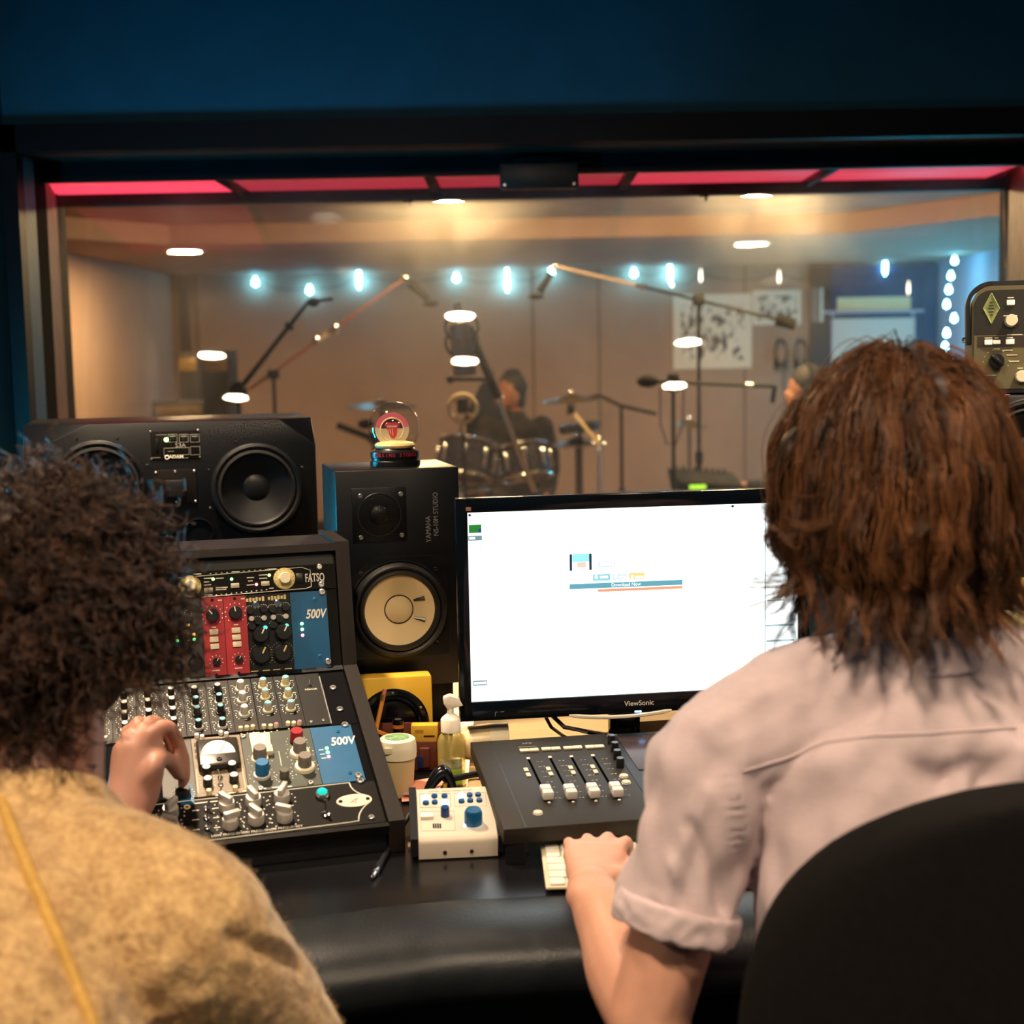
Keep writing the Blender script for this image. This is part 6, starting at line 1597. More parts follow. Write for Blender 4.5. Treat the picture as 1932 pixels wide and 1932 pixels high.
hm = hair_mat('chestnut_hair', lin(24, 16, 11), lin(142, 93, 58), 0.36)
P_, r_, t_ = grow_hair()
strand_mesh('hair', P_, r_, hm, man, t_)
g = G(); g.ball(tuple(HC + (0, -0.008, 0.008)), (0.088, 0.105, 0.122), 28); g.ball(tuple(HC + (0.004, -0.045, -0.07)), (0.074, 0.060, 0.075), 20)
blob(g, 'under_hair', mat('dark_under_hair', lin(36, 22, 16), 0.6), 0.006, 4, man)

# office chair behind him
chm = mat('black_chair_fabric', lin(22, 20, 19), 0.95, spec=0.15, nz=(160, 0.35), bump=(500, 0.4, 0.001))
ch = thing('office_chair', 'black upholstered office chair with a wide rounded back', 'chair', T(0.50, 1.20, 0))
prof_c = []
out_c = [(-0.285, -0.34), (-0.300, -0.10), (-0.298, 0.05), (-0.285, 0.13), (-0.255, 0.195), (-0.20, 0.24), (-0.12, 0.27), (0.0, 0.288), (0.12, 0.27), (0.20, 0.24), (0.255, 0.195), (0.285, 0.13), (0.298, 0.05), (0.30, -0.10), (0.285, -0.34)]
bm = bmesh.new()
front, back = [], []
for (x, z) in out_c:
    cy = 0.35 * x * x
    back.append(bm.verts.new((x, cy - 0.055, z))); front.append(bm.verts.new((x, cy + 0.012, z)))
nC = len(out_c)
for i in range(nC): bm.faces.new((back[i], back[(i + 1) % nC], front[(i + 1) % nC], front[i]))
rows_ = []
def grid(side, yoff):
    # fill between the left and right outline by rows of equal height
    lay = []
    for i in range(nC // 2 + 1):
        a, b = side[i], side[nC - 1 - i]
        if a is b: lay.append([a]); continue
        row = [a]
        for k in range(1, 8):
            x = a.co.x + (b.co.x - a.co.x) * k / 8; row.append(bm.verts.new((x, 0.35 * x * x + yoff, a.co.z + 0.010 * math.sin(math.pi * k / 8) * 0)))
        row.append(b); lay.append(row)
    for i in range(len(lay) - 1):
        A, B = lay[i], lay[i + 1]
        if len(B) == 1:
            for k in range(8): bm.faces.new((A[k], A[k + 1], B[0]))
        else:
            for k in range(8): bm.faces.new((A[k], A[k + 1], B[k + 1], B[k]))
grid(back, -0.065); grid(front, 0.02)
bmesh.ops.recalc_face_normals(bm, faces=bm.faces[:])
me = bpy.data.meshes.new('backrest'); bm.to_mesh(me); bm.free(); me.shade_smooth(); me.materials.append(chm)
bk_ = link('backrest', me, ch, T(-0.012, -0.02, 0.735) @ RX(-4))
ss = bk_.modifiers.new('s', 'SUBSURF'); ss.levels = 2; ss.render_levels = 2
G().bbox((0, 0.22, 0.45), (0.50, 0.48, 0.08), 0.03, 4).build('seat', chm, ch)
G().bbox((0, -0.06, 0.52), (0.07, 0.03, 0.30), 0.01).build('back_bracket', black, ch)
G().cyl(0.025, 0.09, 0.42, 16, T(0, 0.22, 0)).build('gas_post', dark_metal, ch)
for k in range(5):
    a = R_(72 * k + 20); G().rod((0, 0.22, 0.10), (0.26 * math.cos(a), 0.22 + 0.26 * math.sin(a), 0.07), 0.02, 0.014).build('foot_spoke', black, ch)
    G().ball((0.26 * math.cos(a), 0.22 + 0.26 * math.sin(a), 0.03), (0.03, 0.03, 0.03), 14).build('castor', rubber, ch)

# ---------------------------------------------------------------- man in the oatmeal sweater
LC = np.array([-0.470, 1.385, 1.150])
def l_torso(g, off):
    limb(g, [(-0.52, 1.02, 0.52), (-0.515, 1.05, 0.68), (-0.50, 1.11, 0.83), (-0.475, 1.19, 0.895), (-0.460, 1.255, 0.930)], [(0.17 + off, 0.125 + off), (0.175 + off, 0.13 + off), (0.175 + off, 0.125 + off), (0.145 + off, 0.095 + off), (0.10 + off, 0.062 + off)], up=(0, 1, 0))
    limb(g, [(-0.665, 1.20, 0.90), (-0.57, 1.225, 0.915), (-0.460, 1.240, 0.928), (-0.365, 1.225, 0.915), (-0.305, 1.205, 0.885)], [0.056 + off, 0.056 + off, 0.060 + off, 0.056 + off, 0.058 + off])
LSH, LEL = np.array([-0.305, 1.205, 0.885]), np.array([-0.245, 1.31, 0.72])
tipw = LOW.O + LOW.ex * qk[0] + LOW.ey * qk[1] + LOW.n * 0.018
LWR = at(232, 1548, tipw[1] - 0.135)
g = G(); l_torso(g, 0.0)
g.ball(tuple(LC), (0.080, 0.096, 0.112), 24)
g.ball(tuple(LC + (0.0, 0.050, -0.06)), (0.058, 0.058, 0.060), 20); g.ball(tuple(LC + (0.0, 0.106, -0.03)), (0.014, 0.020, 0.020), 12); g.ball(tuple(LC + (0, 0.09, -0.07)), (0.024, 0.012, 0.008), 12)
for sx in (-1, 1): g.ball(tuple(LC + (sx * 0.083, 0.02, -0.05)), (0.010, 0.020, 0.032), 12)
limb(g, [LC + (0, -0.02, -0.05), (-0.468, 1.33, 1.03), (-0.462, 1.27, 0.94)], [0.056, 0.060, 0.068])
limb(g, [LSH, (-0.272, 1.26, 0.80), LEL], [0.05, 0.046, 0.042]); limb(g, [LEL, (LEL + LWR) / 2, LWR], [0.042, 0.038, (0.028, 0.022)])
# reaching hand: palm, bent forefinger on the knob, other fingers folded behind it, thumb raised
def px3(x, y, dy): return at(x, y, tipw[1] + dy)
MC = [px3(282, 1388, -0.075), px3(264, 1384, -0.060), px3(250, 1394, -0.050), px3(240, 1412, -0.045)]
limb(g, [LWR - np.array([0.0, 0.02, 0.004]), px3(252, 1490, -0.115), px3(262, 1425, -0.085), px3(266, 1398, -0.072)], [(0.027, 0.021), (0.034, 0.019), (0.036, 0.016), (0.030, 0.012)], up=(0.2, -0.9, 0.3))
limb(g, [px3(266, 1440, -0.09), MC[0], px3(318, 1372, -0.050), px3(342, 1420, -0.020), px3(348, 1462, -0.006), tipw + np.array([0, -0.004, 0.006])], [0.0105, 0.0105, 0.0100, 0.0095, 0.0088, 0.0072], k=5, seg=12)
limb(g, [px3(258, 1440, -0.08), MC[1], px3(292, 1362, -0.030), px3(322, 1398, 0.0), px3(334, 1440, 0.005)], [0.010, 0.0104, 0.0098, 0.009, 0.0075], k=5, seg=12)
limb(g, [px3(250, 1440, -0.07), MC[2], px3(262, 1362, -0.02), px3(290, 1385, 0.01), px3(300, 1420, 0.005)], [0.010, 0.010, 0.0093, 0.0086, 0.0072], k=5, seg=12)
limb(g, [px3(244, 1440, -0.06), MC[3], px3(240, 1378, -0.025), px3(258, 1384, 0.0), px3(268, 1410, 0.0)], [0.009, 0.009, 0.0082, 0.0076, 0.0065], k=5, seg=12)
limb(g, [px3(258, 1500, -0.115), px3(284, 1462, -0.11), px3(298, 1432, -0.085), px3(322, 1438, -0.045), px3(336, 1462, -0.020)], [0.015, 0.0135, 0.012, 0.0105, 0.0085], k=4, seg=12)
limb(g, [(-0.67, 1.20, 0.89), (-0.73, 1.25, 0.75), (-0.70, 1.33, 0.70)], [0.05, 0.046, 0.042]); limb(g, [(-0.70, 1.33, 0.70), (-0.66, 1.46, 0.74), (-0.62, 1.53, 0.785)], [0.042, 0.038, 0.026])
hand_chains(g, (-0.62, 1.52, 0.785), (0.3, 0.9, 0.05), (0, -0.1, 1), (1, 0, 0), (10, 30, 50))
for sx in (-0.10, 0.10):
    limb(g, [(-0.50 + sx, 1.03, 0.52), (-0.50 + sx * 1.3, 1.27, 0.53), (-0.50 + sx * 1.4, 1.46, 0.51)], [0.088, 0.075, 0.058], up=(1, 0, 0)); limb(g, [(-0.50 + sx * 1.4, 1.46, 0.50), (-0.50 + sx * 1.4, 1.49, 0.28), (-0.50 + sx * 1.4, 1.46, 0.09)], [0.056, 0.052, 0.038]); limb(g, [(-0.50 + sx * 1.4, 1.43, 0.045), (-0.50 + sx * 1.4, 1.56, 0.035)], [(0.04, 0.036), (0.04, 0.03)])
lman = blob(g, 'person', skin_b, 0.0045, 3)
tag(lman, 'curly-haired person in an oatmeal sweater turning a knob on the rack', 'person')
g = G()
for sx in (-0.10, 0.10):
    limb(g, [(-0.50 + sx, 1.03, 0.52), (-0.50 + sx * 1.3, 1.27, 0.53), (-0.50 + sx * 1.4, 1.46, 0.51)], [0.100, 0.086, 0.070], up=(1, 0, 0)); limb(g, [(-0.50 + sx * 1.4, 1.47, 0.50), (-0.50 + sx * 1.4, 1.49, 0.28), (-0.50 + sx * 1.4, 1.46, 0.10)], [0.068, 0.064, 0.055])
blob(g, 'trousers', mat('black_trousers', lin(28, 28, 32), 0.85, nz=(120, 0.3)), 0.009, 4, lman)
g = G(); l_torso(g, 0.022)
limb(g, [(-0.325, 1.215, 0.90), LSH + (0.005, 0.0, -0.01), (-0.268, 1.255, 0.80), LEL + (0.004, 0.0, 0.0), (LEL * 0.6 + LWR * 0.4), (LEL * 0.22 + LWR * 0.78)], [0.076, 0.078, 0.073, 0.066, 0.056, 0.046], seg=20)
limb(g, [(-0.64, 1.21, 0.91), (-0.67, 1.20, 0.88), (-0.73, 1.25, 0.75), (-0.70, 1.33, 0.70), (-0.66, 1.45, 0.74)], [0.074, 0.074, 0.068, 0.062, 0.05], seg=20)
limb(g, [(-0.462, 1.270, 0.955), (-0.466, 1.300, 0.985)], [(0.082, 0.076), (0.076, 0.072)], caps=(False, False))
def sw_disp(co, no):
    n1 = np.array([nse(p, 9) for p in co]); n2 = np.array([nse(p + 3.1, 60) for p in co])
    d = 0.006 * n1 + 0.0022 * n2
    d += fold(co, [at(440, 1770, 1.15), at(500, 1790, 1.18), at(560, 1815, 1.24)], 0.010, -0.010) + fold(co, [at(470, 1760, 1.15), at(530, 1775, 1.2), at(570, 1800, 1.24)], 0.009, 0.008)
    d += fold(co, [at(300, 1900, 1.05), at(400, 1850, 1.08), at(500, 1850, 1.15)], 0.02, -0.006)
    return d
swm = bpy.data.materials.new('oatmeal_boucle_wool'); swm.use_nodes = True
nt = swm.node_tree; b_ = nt.nodes['Principled BSDF']; b_.inputs['Roughness'].default_value = 0.95; b_.inputs['Specular IOR Level'].default_value = 0.1; b_.inputs['Sheen Weight'].default_value = 0.35
tc = nt.nodes.new('ShaderNodeTexCoord')
n1 = nt.nodes.new('ShaderNodeTexNoise'); n1.inputs['Scale'].default_value = 170; n1.inputs['Detail'].default_value = 6
n2 = nt.nodes.new('ShaderNodeTexNoise'); n2.inputs['Scale'].default_value = 55; n2.inputs['Detail'].default_value = 3
ad = nt.nodes.new('ShaderNodeMath'); ad.operation = 'ADD'; mu = nt.nodes.new('ShaderNodeMath'); mu.operation = 'MULTIPLY'; mu.inputs[1].default_value = 0.5
rp = nt.nodes.new('ShaderNodeValToRGB'); rp.color_ramp.elements[0].position = 0.3; rp.color_ramp.elements[1].position = 0.68
rp.color_ramp.elements[0].color = (*lin(146, 108, 70), 1); rp.color_ramp.elements[1].color = (*lin(222, 188, 134), 1)
bp = nt.nodes.new('ShaderNodeBump'); bp.inputs['Strength'].default_value = 0.7; bp.inputs['Distance'].default_value = 0.004
for a, b in ((tc.outputs['Object'], n1.inputs['Vector']), (tc.outputs['Object'], n2.inputs['Vector']), (n1.outputs['Fac'], ad.inputs[0]), (n2.outputs['Fac'], ad.inputs[1]), (ad.outputs[0], mu.inputs[0]), (mu.outputs[0], rp.inputs['Fac']), (rp.outputs['Color'], b_.inputs['Base Color']), (n1.outputs['Fac'], bp.inputs['Height']), (bp.outputs['Normal'], b_.inputs['Normal'])): nt.links.new(a, b)
swt = blob(g, 'sweater', swm, 0.0055, 4, lman, sw_disp)
bv2 = BVHTree.FromPolygons([v.co for v in swt.data.vertices], [p.vertices[:] for p in swt.data.polygons])
sg_ = seam_line(bv2, [(2, 1512), (30, 1590), (68, 1680), (105, 1765), (135, 1840), (172, 1931), (200, 2010)], 0.0062, 0.0005, 90)
if sg_.v: sg_.build('mustard_stripe', mat('mustard_yarn', lin(208, 164, 86), 0.9, nz=(140, 0.25), bump=(260, 0.6, 0.002)), swt)
# woolly fuzz
ns_ = len(swt.data.vertices); co = np.empty(ns_ * 3); no = np.empty(ns_ * 3); swt.data.vertices.foreach_get('co', co); swt.data.vertices.foreach_get('normal', no); co = co.reshape(-1, 3); no = no.reshape(-1, 3)
pick = rng.choice(np.where(co[:, 2] > 0.72)[0], 9000)
rootp = co[pick] + rng.normal(size=(9000, 3)) * 0.0015; dirn = no[pick] + rng.normal(size=(9000, 3)) * 0.7; dirn /= np.linalg.norm(dirn, axis=1, keepdims=True)
bend = rng.normal(size=(9000, 3)) * 0.003
Pz = np.stack([rootp, rootp + dirn * 0.0018 + bend * 0.15, rootp + dirn * 0.0032 + bend * 0.5], axis=1)
fz = strand_mesh('wool_fuzz', Pz, np.tile(np.array([0.00022, 0.00018, 0.0001]), (9000, 1)), hair_mat('wool_fibre', lin(170, 130, 84), lin(240, 212, 160), 0.9), swt, rng.random(9000)); fz['kind'] = 'stuff'
# curls
def grow_curls():
    r2 = np.random.default_rng(5); strands, radii, tones = [], [], []
    rx = np.array([0.090, 0.104, 0.116]); S_ = 30; k = 0
    while k < 3000:
        v = r2.normal(size=3); v /= np.linalg.norm(v)
        if v[1] > 0.45 and v[2] < 0.3: continue
        if v[2] < -0.80 or (v[2] < -0.42 and v[0] > 0.40): continue
        k += 1
        c_ = LC + np.array([0, -0.012, 0.0]) 
        root = c_ + v * rx
        L = r2.uniform(0.035, 0.068)
        a = np.cross(v, r2.normal(size=3)); a /= np.linalg.norm(a); b = np.cross(v, a)
        t = np.linspace(0, 1, S_); turns = r2.uniform(2.2, 4.0); rr = r2.uniform(0.003, 0.0075) * (0.4 + 0.8 * t)
        ph = r2.uniform(0, 6.3)
        ctr = root + v * (L * t)[:, None] + (r2.normal(size=3) * 0.014)[None, :] * (t ** 1.5)[:, None] + np.array([0, 0, -0.014]) * (t ** 2)[:, None]
        pts = ctr + (a[None, :] * np.cos(ph + turns * 2 * math.pi * t)[:, None] + b[None, :] * np.sin(ph + turns * 2 * math.pi * t)[:, None]) * rr[:, None]
        strands.append(pts); radii.append(np.linspace(0.0013, 0.0007, S_)); tones.append(np.clip(r2.normal(0.35, 0.22), 0, 1))
    return np.array(strands), np.array(radii), np.array(tones)
P_, r_, t_ = grow_curls()
strand_mesh('curly_hair', P_, r_, hair_mat('dark_curly_hair', lin(15, 11, 10), lin(88, 58, 41), 0.5), lman, t_)
g = G(); g.ball(tuple(LC + (0, -0.014, 0.004)), (0.098, 0.108, 0.122), 26); g.ball(tuple(LC + (-0.01, -0.035, -0.06)), (0.070, 0.068, 0.070), 20)
blob(g, 'under_hair', mat('dark_under_curls', lin(20, 14, 12), 0.8), 0.006, 3, lman)
stool = thing('round_stool', 'black swivel stool under the curly-haired person', 'stool', T(-0.50, 1.04, 0))
G().lathe([(0.18, 0.34), (0.19, 0.36), (0.19, 0.39), (0.17, 0.405), (0.0004, 0.41)], 30).build('seat', leather, stool)
G().cyl(0.025, 0.08, 0.36, 14).build('post', dark_metal, stool)
for k in range(5):
    a = R_(72 * k); G().rod((0, 0, 0.09), (0.24 * math.cos(a), 0.24 * math.sin(a), 0.05), 0.018, 0.012).build('foot_spoke', black, stool); G().ball((0.24 * math.cos(a), 0.24 * math.sin(a), 0.025), 0.025, 12).build('castor', rubber, stool)

# ================================================================ LIVE ROOM
stand_m = mat('black_stand_metal', lin(11, 11, 13), 0.6, spec=0.2)
red_arm = mat('brown_boom_metal', lin(120, 74, 62), 0.35, 0.5)
pale_arm = mat('pale_boom_metal', lin(196, 168, 140), 0.3, 0.6)
micb = mat('black_mic', lin(9, 9, 10), 0.75, spec=0.2)
def tripod(par, x, y, m=stand_m, r=0.30):
    G().cyl(0.02, 0.10, 0.22, 12, T(x, y, 0)).build('leg_collar', m, par)
    for k in range(3):
        a = R_(120 * k + 25); G().rod((x, y, 0.16), (x + r * math.cos(a), y + r * math.sin(a), 0.012), 0.009).build('leg', m, par)
def pole(par, top, m=stand_m, r=0.011, rf=None):
    x, y, z = top; zm = 0.2 + (z - 0.2) * 0.45
    G().rod((x, y, 0.10), (x, y, zm), r * 1.35).build('lower_tube', m, par); G().rod((x, y, zm), (x, y, z), r * 0.9).build('upper_tube', m, par)
    G().cyl(r * 1.9, zm - 0.03, zm + 0.03, 12, T(x, y, 0)).build('height_clutch', m, par)
    tripod(par, x, y, m)
# stand with raised boom by the dark cabinets
t = thing('boom_stand', 'black microphone boom stand raised beside the dark cabinets', 'mic stand', None, 'microphone stands')
j = at(450, 737, 6.2); e = at(583, 568, 6.2); pole(t, j)
G().ball(tuple(j), (0.042, 0.03, 0.042), 18).build('swivel_joint', stand_m, t)
g = G(); g.rod(tuple(j), tuple(e), 0.0125, 0.009); g.build('boom_arm', stand_m, t); g = G(); m_ = j + (e - j) * 0.72; g.rod(tuple(m_ - (e - j) * 0.02), tuple(m_ + (e - j) * 0.02), 0.021); g.build('arm_clutch', stand_m, t)
G().ball(tuple(e + (0.02, 0, -0.005)), (0.028, 0.02, 0.022), 14).build('clip_joint', stand_m, t); G().rod(tuple(e + (0.03, 0, 0)), tuple(at(628, 564, 6.2)), 0.008).build('clip_bar', stand_m, t)
# long overhead boom holding a drum microphone
t = thing('overhead_boom_stand', 'brown overhead boom stretching up to a drum microphone', 'mic stand', None, 'microphone stands')
j = at(516, 706, 7.4); pole(t, j); a, b = at(470, 735, 7.4), at(765, 524, 7.6)
G().rod(tuple(a), tuple(b), 0.010, 0.007).build('boom_arm', red_arm, t); G().bbox(tuple(j), (0.06, 0.05, 0.05), 0.01).build('swivel_joint', stand_m, t)
G().rod(tuple(at(590, 650, 7.48)), tuple(at(635, 617, 7.5)), 0.011).build('arm_sleeve', pale_arm, t)
for (x, y) in ((597, 641), (633, 619)): G().ball(tuple(at(x, y, 7.47)), (0.022, 0.02, 0.03), 12).build('bright_clutch', chrome, t)
G().ball(tuple(b), 0.025, 14).build('clip_joint', chrome, t)
G().rod(tuple(at(775, 535, 7.6)), tuple(at(808, 566, 7.6)), 0.026, 0.020).build('microphone_body', micb, t); G().ball(tuple(at(812, 573, 7.6)), (0.045, 0.04, 0.018), 16).build('microphone_head', micb, t)
# second overhead boom with counterweight, right of the drums
t = thing('overhead_boom_stand', 'overhead boom with a black counterweight crossing the posters', 'mic stand', None, 'microphone stands')
a, b, j = at(1046, 502, 7.6), at(1488, 608, 7.2), at(1318, 566, 7.3); pole(t, j)
m_ = at(1200, 538, 7.45)
G().rod(tuple(a), tuple(m_), 0.009, 0.010).build('boom_arm', pale_arm, t); G().rod(tuple(m_), tuple(b), 0.009).build('boom_arm', stand_m, t); G().ball(tuple(at(1213, 541, 7.44)), (0.03, 0.02, 0.014), 12).build('bright_clutch', chrome, t)
G().rod(tuple(at(1465, 602, 7.2)), tuple(at(1500, 613, 7.2)), 0.034, 0.03, 16).build('counterweight', micb, t); G().bbox(tuple(j), (0.06, 0.05, 0.06), 0.01).build('swivel_joint', stand_m, t)
G().ball(tuple(a), 0.018, 12).build('clip_joint', chrome, t)
G().rod(tuple(at(1040, 515, 7.6)), tuple(at(1018, 552, 7.6)), 0.020, 0.022).build('microphone_body', micb, t); G().ball(tuple(at(1012, 560, 7.6)), (0.045, 0.04, 0.016), 16).build('microphone_head', micb, t)
# large vocal microphone in a shock mount hanging from a steep boom
t = thing('vocal_mic_stand', 'steep black boom carrying a large shock-mounted microphone', 'mic stand', None, 'microphone stands')
YV = 5.6
a, b = at(884, 618, YV), at(1015, 945, YV)
G().rod(tuple(a), tuple(at(940, 750, YV)), 0.018, 0.020).build('boom_arm', stand_m, t); G().rod(tuple(at(935, 740, YV)), tuple(b), 0.010, 0.011).build('boom_arm', pale_arm, t)
for (x, y) in ((943, 752), (988, 850)): G().ball(tuple(at(x, y, YV)), 0.016, 12).build('bright_clutch', chrome, t)
G().rod(tuple(at(1008, 930, YV)), (b[0] + 0.03, YV, 0.12), 0.016).build('lower_tube', stand_m, t); tripod(t, b[0] + 0.03, YV)
G().rod(tuple(at(846, 716, YV)), tuple(at(915, 716, YV)), 0.008).build('cross_bar', stand_m, t); G().ball(tuple(at(850, 716, YV)), 0.018, 12).build('bar_knob', stand_m, t)
c1 = at(872, 655, YV); purple = mat('purple_grey_mic', lin(96, 80, 92), 0.35, 0.5)
G().lathe([(0.044, -0.115), (0.048, -0.11), (0.048, 0.02), (0.044, 0.03), (0.046, 0.035), (0.046, 0.085), (0.03, 0.10), (0.0004, 0.105)], 24).build('microphone_body', purple, t, T(*c1) @ RY(-5))
for z_ in (0.06, -0.0): link('shock_ring', G().torus(0.066, 0.006, 28, 8).mesh('shock_ring', stand_m), t, T(c1[0], c1[1], c1[2] + z_ + 0.02) @ RX(70))
for k in range(8):
    a_ = 2 * math.pi * k / 8; G().rod((c1[0] + 0.066 * math.cos(a_), c1[1] + 0.02 * math.sin(a_), c1[2] + 0.08), (c1[0] + 0.048 * math.cos(a_ + 0.6), c1[1] + 0.048 * math.sin(a_ + 0.6), c1[2] + 0.02), 0.002).build('elastic_cord', stand_m, t)
g = G(); g.tube([tuple(at(860, 590, YV)), tuple(at(859, 574, YV)), tuple(at(866, 571, YV)), tuple(at(868, 590, YV))], 0.005, 8); g.build('yoke_loop', stand_m, t)
# round ribbon microphone in front of the kit
t = thing('ring_microphone', 'round ring-mounted microphone standing before the drum kit', 'microphone', None)
c1 = at(873, 770, 6.6); gold = mat('pale_gold_metal', lin(206, 182, 140), 0.3, 0.4)
link('ring', G().torus(0.066, 0.0085, 36, 10).mesh('ring', gold), t, T(*c1) @ RX(90))
G().bbox((0, 0, 0.012), (0.055, 0.035, 0.075), 0.012, 3).build('capsule', stand_m, t, T(*c1))
for k in range(4):
    a_ = R_(45 + 90 * k); G().rod(tuple(c1), tuple(c1 + (0.064 * math.cos(a_), 0, 0.064 * math.sin(a_))), 0.008, 0.006).build('suspension_arm', gold, t)
G().rod(tuple(c1 + (0, 0, -0.066)), tuple(c1 + (0, 0, -0.12)), 0.012).build('mount', gold, t); pole(t, c1 + (0, 0, -0.11)); 
# horizontal boom with a foam covered microphone
t = thing('low_boom_stand', 'black boom stand with a foam microphone held level', 'mic stand', None, 'microphone stands')
a, b, j = at(1206, 718, 6.8), at(1462, 729, 6.8), at(1270, 722, 6.8); pole(t, j)
G().rod(tuple(at(1235, 720, 6.8)), tuple(b), 0.0095).build('boom_arm', stand_m, t); G().ball(tuple(at(1222, 719, 6.8)), (0.055, 0.034, 0.032), 18).build('foam_cover', micb, t); G().bbox(tuple(j), (0.06, 0.05, 0.09), 0.015).build('swivel_joint', stand_m, t)
G().rod(tuple(b), tuple(at(1457, 760, 6.8)), 0.012).build('hanging_clip', stand_m, t); G().rod(tuple(at(1407, 727, 6.79)), tuple(at(1420, 727, 6.79)), 0.012).build('bright_clutch', steel, t)
g = G(); g.tube([tuple(at(1245, 730, 6.8)), tuple(at(1246, 800, 6.8)), tuple(at(1258, 838, 6.8)), tuple(at(1275, 838, 6.8)), tuple(at(1288, 800, 6.8)), tuple(at(1290, 728, 6.8))], 0.004, 6); g.build('looped_cord', cab_m, t)
# drum kit pieces
brz = mat('bronze_cymbal', lin(120, 96, 60), 0.3, 0.8); drum_m = mat('dark_drum_wrap', lin(30, 30, 38), 0.25, nz=(30, 0.3)); headm = mat('drum_head', lin(210, 190, 176), 0.6)
def cymbal(c, r, lab, tilt, stand_top=None, arm=None):
    t = thing('cymbal', lab, 'cymbal', None, 'cymbals on stands')
    G().lathe([(0.02, 0.022), (0.05, 0.014), (0.06, 0.004), (r * 0.6, -0.004), (r, -0.014), (r, -0.017), (r * 0.5, -0.008), (0.02, 0.016)], 36, closed=False).build('plate', brz, t, T(*c) @ RY(tilt) @ RX(4))
    G().ball((c[0], c[1], c[2] + 0.03), 0.016, 10).build('wing_nut', chrome, t)
    if arm is not None:
        G().rod(tuple(c - np.array([0, 0, 0.03])), tuple(arm[0]), 0.011).build('boom_arm', stand_m, t); pole(t, arm[0] * 0 + stand_top)
        G().rod(tuple(stand_top), tuple(arm[0]), 0.011).build('boom_arm', stand_m, t); G().rod(tuple(stand_top), tuple(arm[1]), 0.011).build('boom_arm', stand_m, t)
    else:
        pole(t, c - np.array([0, 0, 0.01]))
Yd = 8.0
cymbal(at(1078, 750, Yd), 0.175, 'cymbal on a boom stand beside the drummer', -4, at(1172, 766, Yd), (at(1130, 746, Yd), at(1238, 781, Yd)))
cymbal(at(1088, 832, Yd + 0.1), 0.155, 'lower hi-hat cymbal beside the drummer', -3)
cymbal(at(720, 762, Yd + 0.6), 0.22, 'cymbal behind the snow globe', 2)
cymbal(at(1300, 700, 9.6) * (1, 1, 0) + (0.0, 0, 0.95), 0.14, 'small cymbal at the far side by the posters', 5)
t = thing('percussion_pad', 'black drum pad mounted above the hi-hat', 'drum', None)
c1 = at(1095, 806, Yd); G().lathe([(0.115, 0), (0.12, 0.01), (0.12, 0.045), (0.11, 0.05), (0.0004, 0.05)], 28).build('shell', drum_m, t, T(c1[0], c1[1], c1[2] - 0.025) @ RY(-6)); pole(t, c1 - np.array([0, 0, 0.03]))
t = thing('drum_mic_stand', 'short chrome boom with a small microphone by the hi-hat', 'mic stand', None, 'microphone stands')
a, b = at(1078, 775, 7.6), at(1130, 838, 7.6); G().rod(tuple(a), tuple(b), 0.012, 0.010).build('boom_arm', gold, t); G().rod(tuple(at(1070, 772, 7.6)), tuple(at(1084, 772, 7.6)), 0.03, 0.024, 14).build('microphone_head', micb, t)
pole(t, b, steel)
for d_ in ((-0.03, 0.0), (0.03, 0.0), (0.0, 0.03), (0.0, -0.03)): G().ball((b[0] + d_[0], b[1], b[2] + d_[1]), 0.013, 10).build('bright_clutch', chrome, t)
def drum(c, r, h, lab, M=None, axis='z'):
    t = thing('drum', lab, 'drum', T(*c) @ (M or Matrix.Identity(4)), 'drums of the kit')
    G().cyl(r, -h / 2, h / 2, 30).build('shell', drum_m, t)
    G().cyl(r * 0.97, h / 2, h / 2 + 0.004, 30).build('drum_head', headm, t)
    for z_ in (-h / 2, h / 2): link('hoop', G().torus(r * 1.015, 0.009, 32, 8).mesh('hoop', chrome), t, T(0, 0, z_))
    for k in range(8):
        a_ = 2 * math.pi * k / 8; G().bbox((r * 1.02 * math.cos(a_), r * 1.02 * math.sin(a_), 0), (0.02, 0.02, h * 0.55), 0.006).build('lug', chrome, t)
    return t
drum(at(878, 868, 7.7), 0.158, 0.20, 'rack tom with chrome lugs before the drummer', RX(-16) @ RY(8))
drum(at(990, 872, 7.75), 0.142, 0.18, 'second rack tom beside the steep boom', RX(-14) @ RY(-8))
bd = drum((at(930, 900, 7.9)[0], 7.75, 0.29), 0.28, 0.36, 'bass drum standing on the floor under the toms', RX(90))
tf = drum((at(1030, 930, 8.2)[0] + 0.02, 8.15, 0.36), 0.20, 0.36, 'floor tom at the drummer\'s side', RX(-4))
for k in range(3): a_ = R_(120 * k + 30); G().rod((0.20 * math.cos(a_), 0.20 * math.sin(a_), 0.05), (0.22 * math.cos(a_), 0.22 * math.sin(a_), -0.35), 0.01).build('leg', chrome, tf)
sn = drum(at(868, 905, 8.0), 0.17, 0.13, 'snare drum seen below the ring microphone', RX(-8))
for o, L in ((sn, 0.65),): G().rod((0, 0, -0.06), (0, 0, -0.5), 0.012).build('stand_post', chrome, o)
